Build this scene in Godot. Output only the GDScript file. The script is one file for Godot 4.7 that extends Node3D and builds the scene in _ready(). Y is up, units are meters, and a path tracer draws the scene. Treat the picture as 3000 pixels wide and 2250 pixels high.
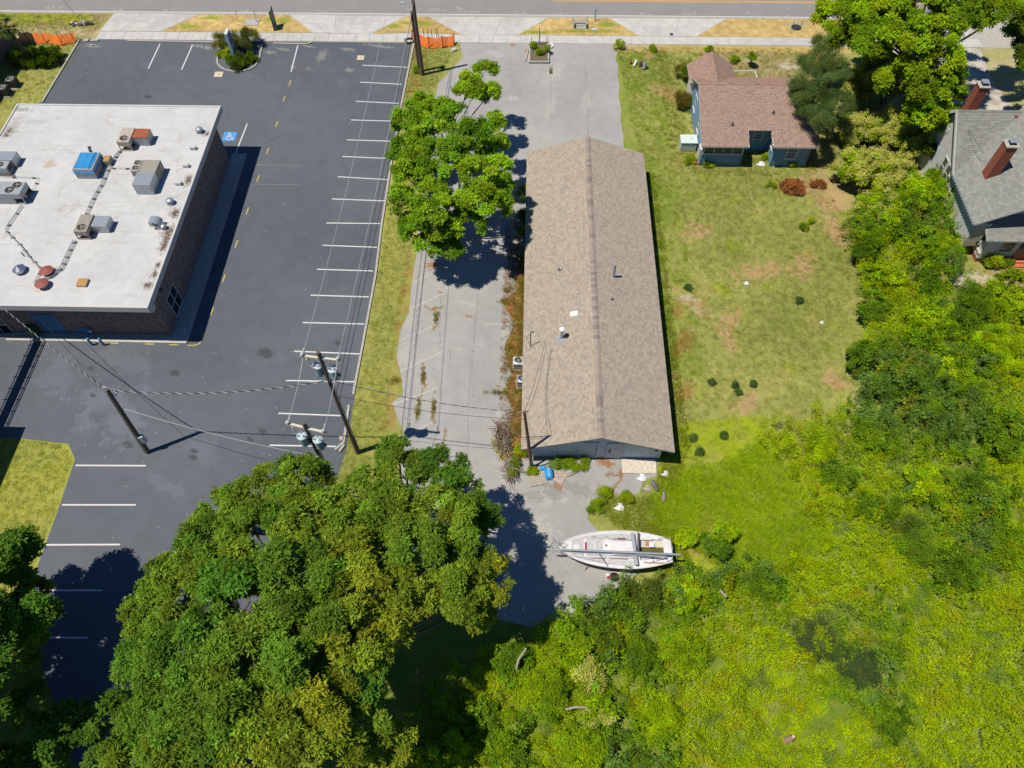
extends Node3D
# Aerial view of a commercial lot, a long metal-grey shop building, two cottages and an overgrown yard.
# World: x east, y up, z south, metres. All places below are real ground coordinates.

class MB:
	var v := PackedVector3Array()
	var n := PackedVector3Array()
	var c := PackedColorArray()
	var uv := PackedVector2Array()
	var col := Color.WHITE
	func vert(p: Vector3, nn: Vector3) -> void:
		v.append(p); n.append(nn); c.append(col)
		if absf(nn.y) > 0.7: uv.append(Vector2(p.x, p.z))
		elif absf(nn.x) > absf(nn.z): uv.append(Vector2(p.z, -p.y))
		else: uv.append(Vector2(p.x, -p.y))
	func tri(a: Vector3, b: Vector3, d: Vector3) -> void:
		var nn := (b - a).cross(d - a).normalized()
		vert(a, nn); vert(d, nn); vert(b, nn)
	func quad(a: Vector3, b: Vector3, d: Vector3, e: Vector3) -> void:
		tri(a, b, d); tri(a, d, e)
	func box(p: Vector3, s: Vector3, b := Basis.IDENTITY, bev := 0.0) -> void:
		var h := s * 0.5
		if bev <= 0.0:
			var q := []
			for i in 8: q.append(p + b * Vector3(h.x if i & 1 else -h.x, h.y if i & 2 else -h.y, h.z if i & 4 else -h.z))
			for f in [[4, 5, 7, 6], [1, 0, 2, 3], [5, 1, 3, 7], [0, 4, 6, 2], [6, 7, 3, 2], [0, 1, 5, 4]]:
				quad(q[f[0]], q[f[1]], q[f[2]], q[f[3]])
			return
		bev = minf(bev, minf(h.x, minf(h.y, h.z)) * 0.8)
		var ax := [Vector3(1, 0, 0), Vector3(0, 1, 0), Vector3(0, 0, 1)]
		for a in 3:
			var u: Vector3 = ax[(a + 1) % 3]
			var w: Vector3 = ax[(a + 2) % 3]
			var hu: float = h.dot(u); var hw: float = h.dot(w); var ha: float = h.dot(ax[a])
			for s2 in [-1.0, 1.0]:
				var o: Vector3 = ax[a] * ha * s2
				var iu := u * (hu - bev); var iw: Vector3 = w * (hw - bev) * s2
				quad(p + b * (o - iu - iw), p + b * (o + iu - iw), p + b * (o + iu + iw), p + b * (o - iu + iw))
				for t in [-1.0, 1.0]:
					# chamfer between face a (sign s2) and face u (sign t)
					var A: Vector3 = ax[a] * ha * s2 + u * (hu - bev) * t
					var B: Vector3 = ax[a] * (ha - bev) * s2 + u * hu * t
					var k: Vector3 = w * (hw - bev) * s2 * t
					quad(p + b * (A - k), p + b * (B - k), p + b * (B + k), p + b * (A + k))
		for sx in [-1.0, 1.0]:
			for sy in [-1.0, 1.0]:
				for sz in [-1.0, 1.0]:
					var X := p + b * Vector3(sx * h.x, sy * (h.y - bev), sz * (h.z - bev))
					var Y := p + b * Vector3(sx * (h.x - bev), sy * h.y, sz * (h.z - bev))
					var Z := p + b * Vector3(sx * (h.x - bev), sy * (h.y - bev), sz * h.z)
					if sx * sy * sz > 0: tri(X, Y, Z)
					else: tri(X, Z, Y)
	func bar(a: Vector3, e: Vector3, w: float, t: float) -> void:
		var d := (e - a)
		var z := d.normalized()
		var x := Vector3.UP.cross(z) if absf(z.y) < 0.99 else Vector3.RIGHT
		x = x.normalized()
		box((a + e) * 0.5, Vector3(w, t, d.length()), Basis(x, z.cross(x), z))
	func tube(pts: Array, radii: Array, sides := 8, caps := true) -> void:
		var rings := []
		var norms := []
		for i in pts.size():
			var d: Vector3 = (pts[mini(i + 1, pts.size() - 1)] - pts[maxi(i - 1, 0)]).normalized()
			var x := d.cross(Vector3(0.13, 0.21, 0.97)).normalized()
			if absf(d.dot(Vector3(0.13, 0.21, 0.97))) > 0.95: x = d.cross(Vector3(0.9, 0.3, 0.1)).normalized()
			var y := d.cross(x)
			var r := []; var m := []
			for k in sides:
				var a := TAU * k / sides
				var o := x * cos(a) + y * sin(a)
				m.append(o); r.append(pts[i] + o * radii[mini(i, radii.size() - 1)])
			rings.append(r); norms.append(m)
		for i in pts.size() - 1:
			for k in sides:
				var k2 := (k + 1) % sides
				var q := [rings[i][k], rings[i][k2], rings[i + 1][k2], rings[i + 1][k]]
				var m := [norms[i][k], norms[i][k2], norms[i + 1][k2], norms[i + 1][k]]
				for j in [0, 2, 1, 0, 3, 2]: vert(q[j], m[j])
		if caps:
			for e in [0, pts.size() - 1]:
				for k in range(1, sides - 1):
					if e == 0: tri(rings[e][0], rings[e][k + 1], rings[e][k])
					else: tri(rings[e][0], rings[e][k], rings[e][k + 1])
	func lathe(o: Vector3, prof: Array, sides := 20, b := Basis.IDENTITY) -> void:
		for i in prof.size() - 1:
			var p0: Vector2 = prof[i]; var p1: Vector2 = prof[i + 1]
			var t := (p1 - p0).normalized()
			var nr := t.y; var ny := -t.x
			for k in sides:
				var a0 := TAU * k / sides; var a1 := TAU * (k + 1) / sides
				var e0 := Vector3(cos(a0), 0, sin(a0)); var e1 := Vector3(cos(a1), 0, sin(a1))
				var q := [e0 * p0.x + Vector3.UP * p0.y, e1 * p0.x + Vector3.UP * p0.y, e1 * p1.x + Vector3.UP * p1.y, e0 * p1.x + Vector3.UP * p1.y]
				var m := [e0 * nr + Vector3.UP * ny, e1 * nr + Vector3.UP * ny, e1 * nr + Vector3.UP * ny, e0 * nr + Vector3.UP * ny]
				for j in [0, 1, 2, 0, 2, 3]: vert(o + b * q[j], (b * m[j]).normalized())
	func sheet(poly: PackedVector2Array, y: float) -> void:
		var ix := Geometry2D.triangulate_polygon(poly)
		for i in range(0, ix.size(), 3):
			var q := []
			for j in 3: q.append(Vector3(poly[ix[i + j]].x, y, poly[ix[i + j]].y))
			if (q[1] - q[0]).cross(q[2] - q[0]).y > 0: tri(q[0], q[1], q[2])
			else: tri(q[0], q[2], q[1])
	func prism(poly: PackedVector2Array, y0: float, y1: float) -> void:
		sheet(poly, y1)
		var ccw := not Geometry2D.is_polygon_clockwise(poly)
		for i in poly.size():
			var a := poly[i]; var b := poly[(i + 1) % poly.size()]
			if ccw: var t := a; a = b; b = t
			quad(Vector3(a.x, y0, a.y), Vector3(b.x, y0, b.y), Vector3(b.x, y1, b.y), Vector3(a.x, y1, a.y))
	func slab(a: Vector3, b: Vector3, d: Vector3, e: Vector3, t: Vector3) -> void:
		# a hexahedron: top quad a b d e (counter-clockwise from above) and its copy moved by t
		quad(a, b, d, e)
		quad(a + t, e + t, d + t, b + t)
		var q := [a, b, d, e]
		for i in 4: quad(q[i], q[i] + t, q[(i + 1) % 4] + t, q[(i + 1) % 4])
	func map_uv(r: Rect2) -> void:
		for i in v.size(): uv[i] = Vector2((v[i].x - r.position.x) / r.size.x, (v[i].z - r.position.y) / r.size.y)
	func mesh(off := Vector3.ZERO) -> ArrayMesh:
		var vv := v
		if off != Vector3.ZERO:
			vv = PackedVector3Array(); vv.resize(v.size())
			for i in v.size(): vv[i] = v[i] - off
		var a := []
		a.resize(Mesh.ARRAY_MAX)
		a[Mesh.ARRAY_VERTEX] = vv; a[Mesh.ARRAY_NORMAL] = n; a[Mesh.ARRAY_COLOR] = c; a[Mesh.ARRAY_TEX_UV] = uv
		var m := ArrayMesh.new()
		m.add_surface_from_arrays(Mesh.PRIMITIVE_TRIANGLES, a)
		return m

class GroundMap:
	var w: int
	var h: int
	var rect: Rect2
	var d: PackedByteArray
	var nz := FastNoiseLite.new()
	func _init(w_: int, h_: int, r: Rect2, lo: Color, hi: Color, amp: float, grain: float, f1: float, f2: float, sd: int) -> void:
		w = w_; h = h_; rect = r
		nz.seed = sd + 5; nz.frequency = 1.0; nz.fractal_octaves = 3
		var a := FastNoiseLite.new()
		a.seed = sd; a.noise_type = FastNoiseLite.TYPE_SIMPLEX; a.fractal_octaves = 5; a.frequency = f1 * r.size.x / w
		var b := FastNoiseLite.new()
		b.seed = sd + 1; b.noise_type = FastNoiseLite.TYPE_SIMPLEX; b.fractal_octaves = 3; b.frequency = f2 * r.size.x / w
		var A := a.get_image(w, h).get_data()
		var B := b.get_image(w, h).get_data()
		var rng := RandomNumberGenerator.new(); rng.seed = sd
		d.resize(w * h * 3)
		var j := 0
		var lr := lo.r * 255.0; var lg := lo.g * 255.0; var lb := lo.b * 255.0
		var dr := hi.r * 255.0 - lr; var dg := hi.g * 255.0 - lg; var db := hi.b * 255.0 - lb
		for i in w * h:
			var t := A[i] / 255.0
			var k := 1.0 + amp * (B[i] / 127.5 - 1.0) + grain * (rng.randf() - 0.5)
			d[j] = clampi(int((lr + dr * t) * k), 0, 255)
			d[j + 1] = clampi(int((lg + dg * t) * k), 0, 255)
			d[j + 2] = clampi(int((lb + db * t) * k), 0, 255)
			j += 3
	func px(x: float) -> int: return int((x - rect.position.x) / rect.size.x * w)
	func py(z: float) -> int: return int((z - rect.position.y) / rect.size.y * h)
	func mixp(i: int, c: Color, a: float) -> void:
		d[i] = int(lerpf(d[i], c.r * 255.0, a)); d[i + 1] = int(lerpf(d[i + 1], c.g * 255.0, a)); d[i + 2] = int(lerpf(d[i + 2], c.b * 255.0, a))
	func spot(x: float, z: float, rx: float, rz: float, ang: float, c: Color, s := 0.8, rough := 0.6, fq := 1.4) -> void:
		# a patch of matter with a ragged outline of its own
		var m := maxf(rx, rz) * 1.35
		var cs := cos(ang); var sn := sin(ang)
		for yy in range(maxi(0, py(z - m)), mini(h, py(z + m) + 1)):
			for xx in range(maxi(0, px(x - m)), mini(w, px(x + m) + 1)):
				var X := rect.position.x + (xx + 0.5) / w * rect.size.x
				var Z := rect.position.y + (yy + 0.5) / h * rect.size.y
				var u := ((X - x) * cs + (Z - z) * sn) / rx
				var q := (-(X - x) * sn + (Z - z) * cs) / rz
				var e := sqrt(u * u + q * q) + rough * (nz.get_noise_2d(X * fq, Z * fq) + 0.6 * nz.get_noise_2d(X * fq * 4.0, Z * fq * 4.0))
				var a := smoothstep(1.05, 0.6, e) * s
				if a > 0.01: mixp((yy * w + xx) * 3, c, a)
	func region(poly: PackedVector2Array, c: Color, s: float, rough := 0.5, fq := 0.7, keep := 0.5) -> void:
		# matter spread over an area, broken up by noise
		var lo := poly[0]; var hi := poly[0]
		for p in poly: lo = lo.min(p); hi = hi.max(p)
		for yy in range(maxi(0, py(lo.y)), mini(h, py(hi.y) + 1)):
			for xx in range(maxi(0, px(lo.x)), mini(w, px(hi.x) + 1)):
				var X := rect.position.x + (xx + 0.5) / w * rect.size.x
				var Z := rect.position.y + (yy + 0.5) / h * rect.size.y
				var wob := nz.get_noise_2d(X * fq, Z * fq)
				if Geometry2D.is_point_in_polygon(Vector2(X + wob * 0.5, Z + nz.get_noise_2d(X * 1.7 + 40.0, Z * 1.7) * 0.5), poly):
					var a := s * clampf(keep + rough * (wob + 0.7 * nz.get_noise_2d(X * 3.1, Z * 3.1)), 0.0, 1.0)
					mixp((yy * w + xx) * 3, c, a)
	func line(pts: Array, wid: float, c: Color, s := 0.8, wob := 0.0) -> void:
		for i in pts.size() - 1:
			var a: Vector2 = pts[i]; var b: Vector2 = pts[i + 1]
			var lo := a.min(b) - Vector2.ONE * (wid + wob + 0.1); var hi := a.max(b) + Vector2.ONE * (wid + wob + 0.1)
			for yy in range(maxi(0, py(lo.y)), mini(h, py(hi.y) + 1)):
				for xx in range(maxi(0, px(lo.x)), mini(w, px(hi.x) + 1)):
					var p := Vector2(rect.position.x + (xx + 0.5) / w * rect.size.x, rect.position.y + (yy + 0.5) / h * rect.size.y)
					var q := p + Vector2(nz.get_noise_2d(p.x * 1.5, p.y * 1.5), nz.get_noise_2d(p.x * 1.5 + 50.0, p.y * 1.5)) * wob
					var e := q.distance_to(Geometry2D.get_closest_point_to_segment(q, a, b)) / wid
					var al := smoothstep(1.2, 0.5, e) * s * clampf(0.75 + nz.get_noise_2d(p.x * 4.0, p.y * 4.0), 0.2, 1.0)
					if al > 0.02: mixp((yy * w + xx) * 3, c, al)
	func at(x: float, z: float) -> Color:
		var i := (clampi(py(z), 0, h - 1) * w + clampi(px(x), 0, w - 1)) * 3
		return Color(d[i] / 255.0, d[i + 1] / 255.0, d[i + 2] / 255.0)
	func tex() -> ImageTexture: return ImageTexture.create_from_image(Image.create_from_data(w, h, false, Image.FORMAT_RGB8, d))

var M := {}
var taken := {}
var R := RandomNumberGenerator.new()

func V2(a: Array) -> PackedVector2Array:
	var p := PackedVector2Array()
	for q in a: p.append(Vector2(q.x, q.z) if q is Vector3 else Vector2(q[0], q[1]))
	return p
func rect2d(x0: float, x1: float, z0: float, z1: float) -> PackedVector2Array:
	return PackedVector2Array([Vector2(x0, z0), Vector2(x1, z0), Vector2(x1, z1), Vector2(x0, z1)])
func numbered(s: String) -> String:
	if not taken.has(s):
		taken[s] = 0
		return s
	taken[s] += 1
	return "%s_%03d" % [s, taken[s]]
func tag(o: Node, label: String, cat: String, group := "", kind := "") -> void:
	if label: o.set_meta("label", label)
	if cat: o.set_meta("category", cat)
	if group: o.set_meta("group", group)
	if kind: o.set_meta("kind", kind)
func thing(called: String, label: String, cat: String, at := Vector3.ZERO, turn := 0.0, group := "") -> Node3D:
	var o := Node3D.new()
	o.name = numbered(called); add_child(o)
	o.position = at; o.rotation.y = turn
	tag(o, label, cat, group)
	return o
func org(p: Node) -> Vector3:
	var o := Vector3.ZERO
	while p != self:
		o += (p as Node3D).position
		p = p.get_parent()
	return o
# part in world coordinates (local = false) or in the parent's own (local = true)
func part(parent: Node, called: String, mb: MB, m: Material, local := false) -> MeshInstance3D:
	var o := MeshInstance3D.new()
	o.name = numbered(called) if parent == self else called
	parent.add_child(o, true)
	o.mesh = mb.mesh(Vector3.ZERO if local or parent == self else org(parent))
	o.material_override = m
	return o
func single(called: String, label: String, cat: String, at: Vector3, mb: MB, m: Material, group := "") -> MeshInstance3D:
	var o := MeshInstance3D.new()
	o.name = numbered(called); add_child(o)
	o.position = at; o.mesh = mb.mesh(at); o.material_override = m
	tag(o, label, cat, group)
	return o
func struct(called: String, mb: MB, m: Material) -> MeshInstance3D:
	var o := part(self, called, mb, m)
	o.set_meta("kind", "structure")
	return o
func copy(o: Node3D, at: Vector3, turn: float, label: String) -> Node3D:
	var c: Node3D = o.duplicate()
	c.name = numbered(String(o.name)); add_child(c)
	c.position = at; c.rotation.y = turn
	c.set_meta("label", label)
	return c
func boxpart(parent: Node, called: String, x0: float, x1: float, y0: float, y1: float, z0: float, z1: float, m: Material, bev := 0.0) -> MeshInstance3D:
	var b := MB.new()
	b.box(Vector3(x0 + x1, y0 + y1, z0 + z1) * 0.5, Vector3(x1 - x0, y1 - y0, z1 - z0), Basis.IDENTITY, bev)
	return part(parent, called, b, m)

func lin(r: float, g: float, b: float) -> Color: return Color(r, g, b).linear_to_srgb()
func mt(called: String, r: float, g: float, b: float, rough := 0.85, metal := 0.0, t: Texture2D = null, size := 4.0) -> StandardMaterial3D:
	var m := StandardMaterial3D.new()
	m.resource_name = called
	var k := 1.0 if t == null else 1.25
	m.albedo_color = lin(minf(r * k, 1.0), minf(g * k, 1.0), minf(b * k, 1.0))
	m.roughness = rough; m.metallic = metal
	if t:
		m.albedo_texture = t
		m.uv1_triplanar = true; m.uv1_world_triplanar = true
		m.uv1_scale = Vector3.ONE / size
	M[called] = m
	return m
func mapmat(called: String, g: GroundMap, rough := 0.95) -> StandardMaterial3D:
	var m := StandardMaterial3D.new()
	m.resource_name = called; m.albedo_texture = g.tex(); m.roughness = rough; m.metallic_specular = 0.3
	m.texture_repeat = false
	M[called] = m
	return m
func vcol(called: String, rough := 0.9) -> StandardMaterial3D:
	var m := StandardMaterial3D.new()
	m.resource_name = called; m.vertex_color_use_as_albedo = true; m.roughness = rough; m.metallic_specular = 0.3
	M[called] = m
	return m
func grime(sd: int, fine: float, coarse: float, f1: float, f2: float) -> ImageTexture:
	# grain and blotches of a weathered surface, mean 0.8
	var a := FastNoiseLite.new(); a.seed = sd; a.frequency = f1; a.fractal_octaves = 4
	var b := FastNoiseLite.new(); b.seed = sd + 3; b.frequency = f2; b.fractal_octaves = 2
	var A := a.get_seamless_image(512, 512).get_data()
	var B := b.get_seamless_image(512, 512).get_data()
	var d := PackedByteArray(); d.resize(512 * 512)
	for i in 512 * 512:
		var l := clampf(0.8 + coarse * (A[i] / 127.5 - 1.0) + fine * (B[i] / 127.5 - 1.0), 0.02, 1.0)
		d[i] = int(pow(l, 1.0 / 2.2) * 255.0)
	return ImageTexture.create_from_image(Image.create_from_data(512, 512, false, Image.FORMAT_L8, d))

func _ready() -> void:
	R.seed = 77
	# camera
	var cam := Camera3D.new()
	cam.name = "camera"; add_child(cam)
	cam.transform = Transform3D(Basis(Vector3(0.999693, -0.005952, -0.024055), Vector3(-0.017186, 0.532843, -0.846040), Vector3(0.017854, 0.846193, 0.532577)), Vector3(0, 46.5, 0))
	cam.fov = 54.96; cam.near = 0.5; cam.far = 400.0; cam.current = true
	# sky
	var env := Environment.new()
	env.background_mode = Environment.BG_SKY
	var sm := ProceduralSkyMaterial.new()
	sm.sky_top_color = lin(0.04, 0.10, 0.26); sm.sky_horizon_color = lin(0.12, 0.19, 0.29); sm.sky_curve = 0.15
	sm.ground_bottom_color = lin(0.10, 0.10, 0.08); sm.ground_horizon_color = lin(0.12, 0.19, 0.29)
	sm.sun_angle_max = 4.0
	env.sky = Sky.new(); env.sky.sky_material = sm
	env.tonemap_mode = Environment.TONE_MAPPER_LINEAR
	env.tonemap_exposure = 1.1
	env.sdfgi_enabled = true; env.ssao_enabled = true; env.ssil_enabled = true
	var we := WorldEnvironment.new()
	we.name = "world_environment"; we.environment = env; add_child(we)
	# sun: high, from the west-south-west
	var sun := DirectionalLight3D.new()
	sun.name = "sun"; add_child(sun)
	sun.look_at_from_position(Vector3.ZERO, Vector3(0.385, -1.0, -0.145), Vector3.UP)
	sun.light_energy = 1.6; sun.light_angular_distance = 0.53; sun.light_color = Color(1.0, 0.965, 0.90)
	sun.shadow_enabled = true
	materials()
	setting()
	commercial_building()
	rooftop_things()
	west_neighbours()
	lot_things()
	power_poles()
	shop_building()
	shop_yard_things()
	sailboat()
	blue_house()
	grey_house()
	street_things()
	trees()
	shrubs()
	thicket()
	grasses()

func materials() -> void:
	var g1 := grime(11, 0.08, 0.10, 0.012, 0.12)
	var g2 := grime(23, 0.10, 0.18, 0.02, 0.2)
	var g3 := grime(35, 0.16, 0.05, 0.008, 0.35)
	mt("concrete", 0.415, 0.412, 0.40, 0.9, 0, g1, 9.0)
	mt("concrete_old", 0.33, 0.325, 0.31, 0.9, 0, g2, 5.0)
	mt("kerb", 0.34, 0.33, 0.295, 0.9, 0, g2, 3.0)
	mt("road", 0.205, 0.203, 0.20, 0.92, 0, g3, 14.0)
	mt("paint_white", 0.52, 0.515, 0.53, 0.7, 0, g3, 2.0)
	mt("paint_worn", 0.40, 0.395, 0.38, 0.85, 0, g2, 1.3)
	mt("paint_yellow", 0.50, 0.40, 0.07, 0.75, 0, g2, 1.7)
	mt("paint_orange", 0.55, 0.30, 0.06, 0.75, 0, g2, 2.0)
	mt("paint_blue", 0.06, 0.25, 0.55, 0.75, 0, g1, 2.0)
	mt("metal_grey", 0.30, 0.33, 0.36, 0.5, 0.2, g1, 3.0)
	mt("metal_galv", 0.36, 0.40, 0.44, 0.4, 0.5, g1, 2.0)
	mt("metal_tan", 0.36, 0.32, 0.27, 0.65, 0, g2, 2.5)
	mt("metal_taupe", 0.25, 0.235, 0.205, 0.65, 0, g2, 2.5)
	mt("metal_dark", 0.035, 0.036, 0.04, 0.6, 0.2)
	mt("copper", 0.28, 0.12, 0.06, 0.5, 0.4)
	mt("white_metal", 0.46, 0.465, 0.47, 0.5)
	mt("rust", 0.26, 0.075, 0.03, 0.85, 0, g2, 1.2)
	mt("rust_yellow", 0.36, 0.21, 0.06, 0.8, 0, g2, 0.8)
	mt("red_cap", 0.23, 0.065, 0.05, 0.7, 0, g2, 1.1)
	mt("tarp_blue", 0.025, 0.22, 0.50, 0.45)
	mt("black", 0.012, 0.012, 0.013, 0.7)
	mt("glass", 0.012, 0.016, 0.02, 0.06)
	mt("glass_grey", 0.05, 0.06, 0.07, 0.12)
	mt("trim_white", 0.52, 0.52, 0.51, 0.6)
	mt("wood_pole", 0.105, 0.085, 0.065, 0.9, 0, g2, 0.9)
	mt("wood_pole_brown", 0.15, 0.085, 0.055, 0.9, 0, g2, 0.9)
	mt("wood_grey", 0.34, 0.31, 0.27, 0.9, 0, g2, 0.7)
	mt("wood_pink", 0.50, 0.33, 0.26, 0.9, 0, g2, 0.8)
	mt("bark", 0.12, 0.10, 0.08, 0.95, 0, g2, 0.8)
	mt("bark_pale", 0.27, 0.24, 0.20, 0.95, 0, g2, 0.8)
	mt("wire", 0.02, 0.02, 0.022, 0.6)
	mt("wire_pale", 0.45, 0.46, 0.48, 0.45, 0.3)
	mt("insulator", 0.42, 0.44, 0.46, 0.3)
	mt("crossarm", 0.50, 0.46, 0.38, 0.8, 0, g2, 1.0)
	mt("transformer", 0.36, 0.45, 0.50, 0.45, 0, g1, 2.0)
	mt("bollard_blue", 0.05, 0.20, 0.36, 0.55)
	mt("door_blue", 0.035, 0.16, 0.33, 0.6, 0, g1, 3.0)
	mt("bin_green", 0.012, 0.085, 0.03, 0.5)
	mt("bin_lid", 0.20, 0.42, 0.10, 0.5)
	mt("shop_wall", 0.52, 0.60, 0.66, 0.75, 0, g1, 4.0)
	mt("shop_door", 0.52, 0.56, 0.60, 0.65, 0, g1, 3.0)
	mt("blue_siding", 0.135, 0.27, 0.39, 0.7, 0, g1, 4.0)
	mt("grey_siding", 0.52, 0.52, 0.54, 0.7, 0, g1, 4.0)
	mt("tan_trim", 0.42, 0.38, 0.30, 0.75)
	mt("terracotta", 0.42, 0.135, 0.06, 0.8, 0, g2, 1.0)
	mt("red_brick", 0.26, 0.075, 0.045, 0.9, 0, g2, 0.6)
	mt("mortar", 0.34, 0.22, 0.15, 0.95)
	mt("fence_orange", 0.85, 0.2, 0.008, 0.7)
	M.fence_orange.backlight_enabled = true; M.fence_orange.backlight = Color(0.9, 0.9, 0.9)
	mt("gelcoat", 0.58, 0.57, 0.58, 0.35, 0, g1, 3.0)
	mt("deck_grey", 0.40, 0.41, 0.42, 0.8, 0, g2, 2.0)
	mt("hull_stripe", 0.20, 0.13, 0.16, 0.5)
	mt("hull_low", 0.09, 0.08, 0.09, 0.7, 0, g2, 1.5)
	mt("slime_water", 0.10, 0.095, 0.02, 0.12)
	mt("sign_face", 0.52, 0.57, 0.60, 0.45)
	mt("sign_side", 0.30, 0.46, 0.56, 0.45)
	mt("sign_blue", 0.02, 0.09, 0.30, 0.45)
	mt("plastic_blue", 0.035, 0.24, 0.55, 0.45)
	mt("plastic_teal", 0.04, 0.22, 0.24, 0.5)
	mt("paper_white", 0.62, 0.63, 0.66, 0.6)
	mt("cloth_dark", 0.10, 0.09, 0.12, 0.9)
	mt("plum", 0.25, 0.02, 0.06, 0.7)
	mt("pad", 0.50, 0.44, 0.33, 0.9, 0, g2, 2.0)
	mt("brick_brown", 0.125, 0.095, 0.078, 0.9)
	M.brick_brown.albedo_texture = brick_texture(); M.brick_brown.uv1_scale = Vector3(0.5, 0.5, 1)
	M.brick_brown.albedo_color = lin(0.36, 0.31, 0.29)
	vcol("shingle", 0.95); vcol("mixed", 0.85)
	for q in [["leaf", 0.7, 0.75, 0.85, 0.12], ["leaf_dry", 0.85, 0.35, 0.3, 0.2]]:
		var m := vcol(q[0], q[1])
		m.backlight_enabled = true; m.backlight = Color(q[2], q[3], q[4]); m.metallic_specular = 0.18

func brick_texture() -> ImageTexture:
	# far-off running bond, a brick is under two pixels
	var im := Image.create(256, 256, false, Image.FORMAT_RGB8)
	im.fill(Color(0.62, 0.60, 0.58))
	var g := RandomNumberGenerator.new(); g.seed = 4
	for r in 27:
		for k in 9:
			var t := g.randf_range(0.62, 0.95)
			im.fill_rect(Rect2i(int(k * 28.44 + (14 if r & 1 else 0)) % 256, int(r * 9.48), 26, 8), Color(t, t * g.randf_range(0.9, 1.0), t * 0.93))
	return ImageTexture.create_from_image(im)

var lawn: GroundMap
const LAWN := Rect2(-60, -84, 120, 86)

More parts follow.
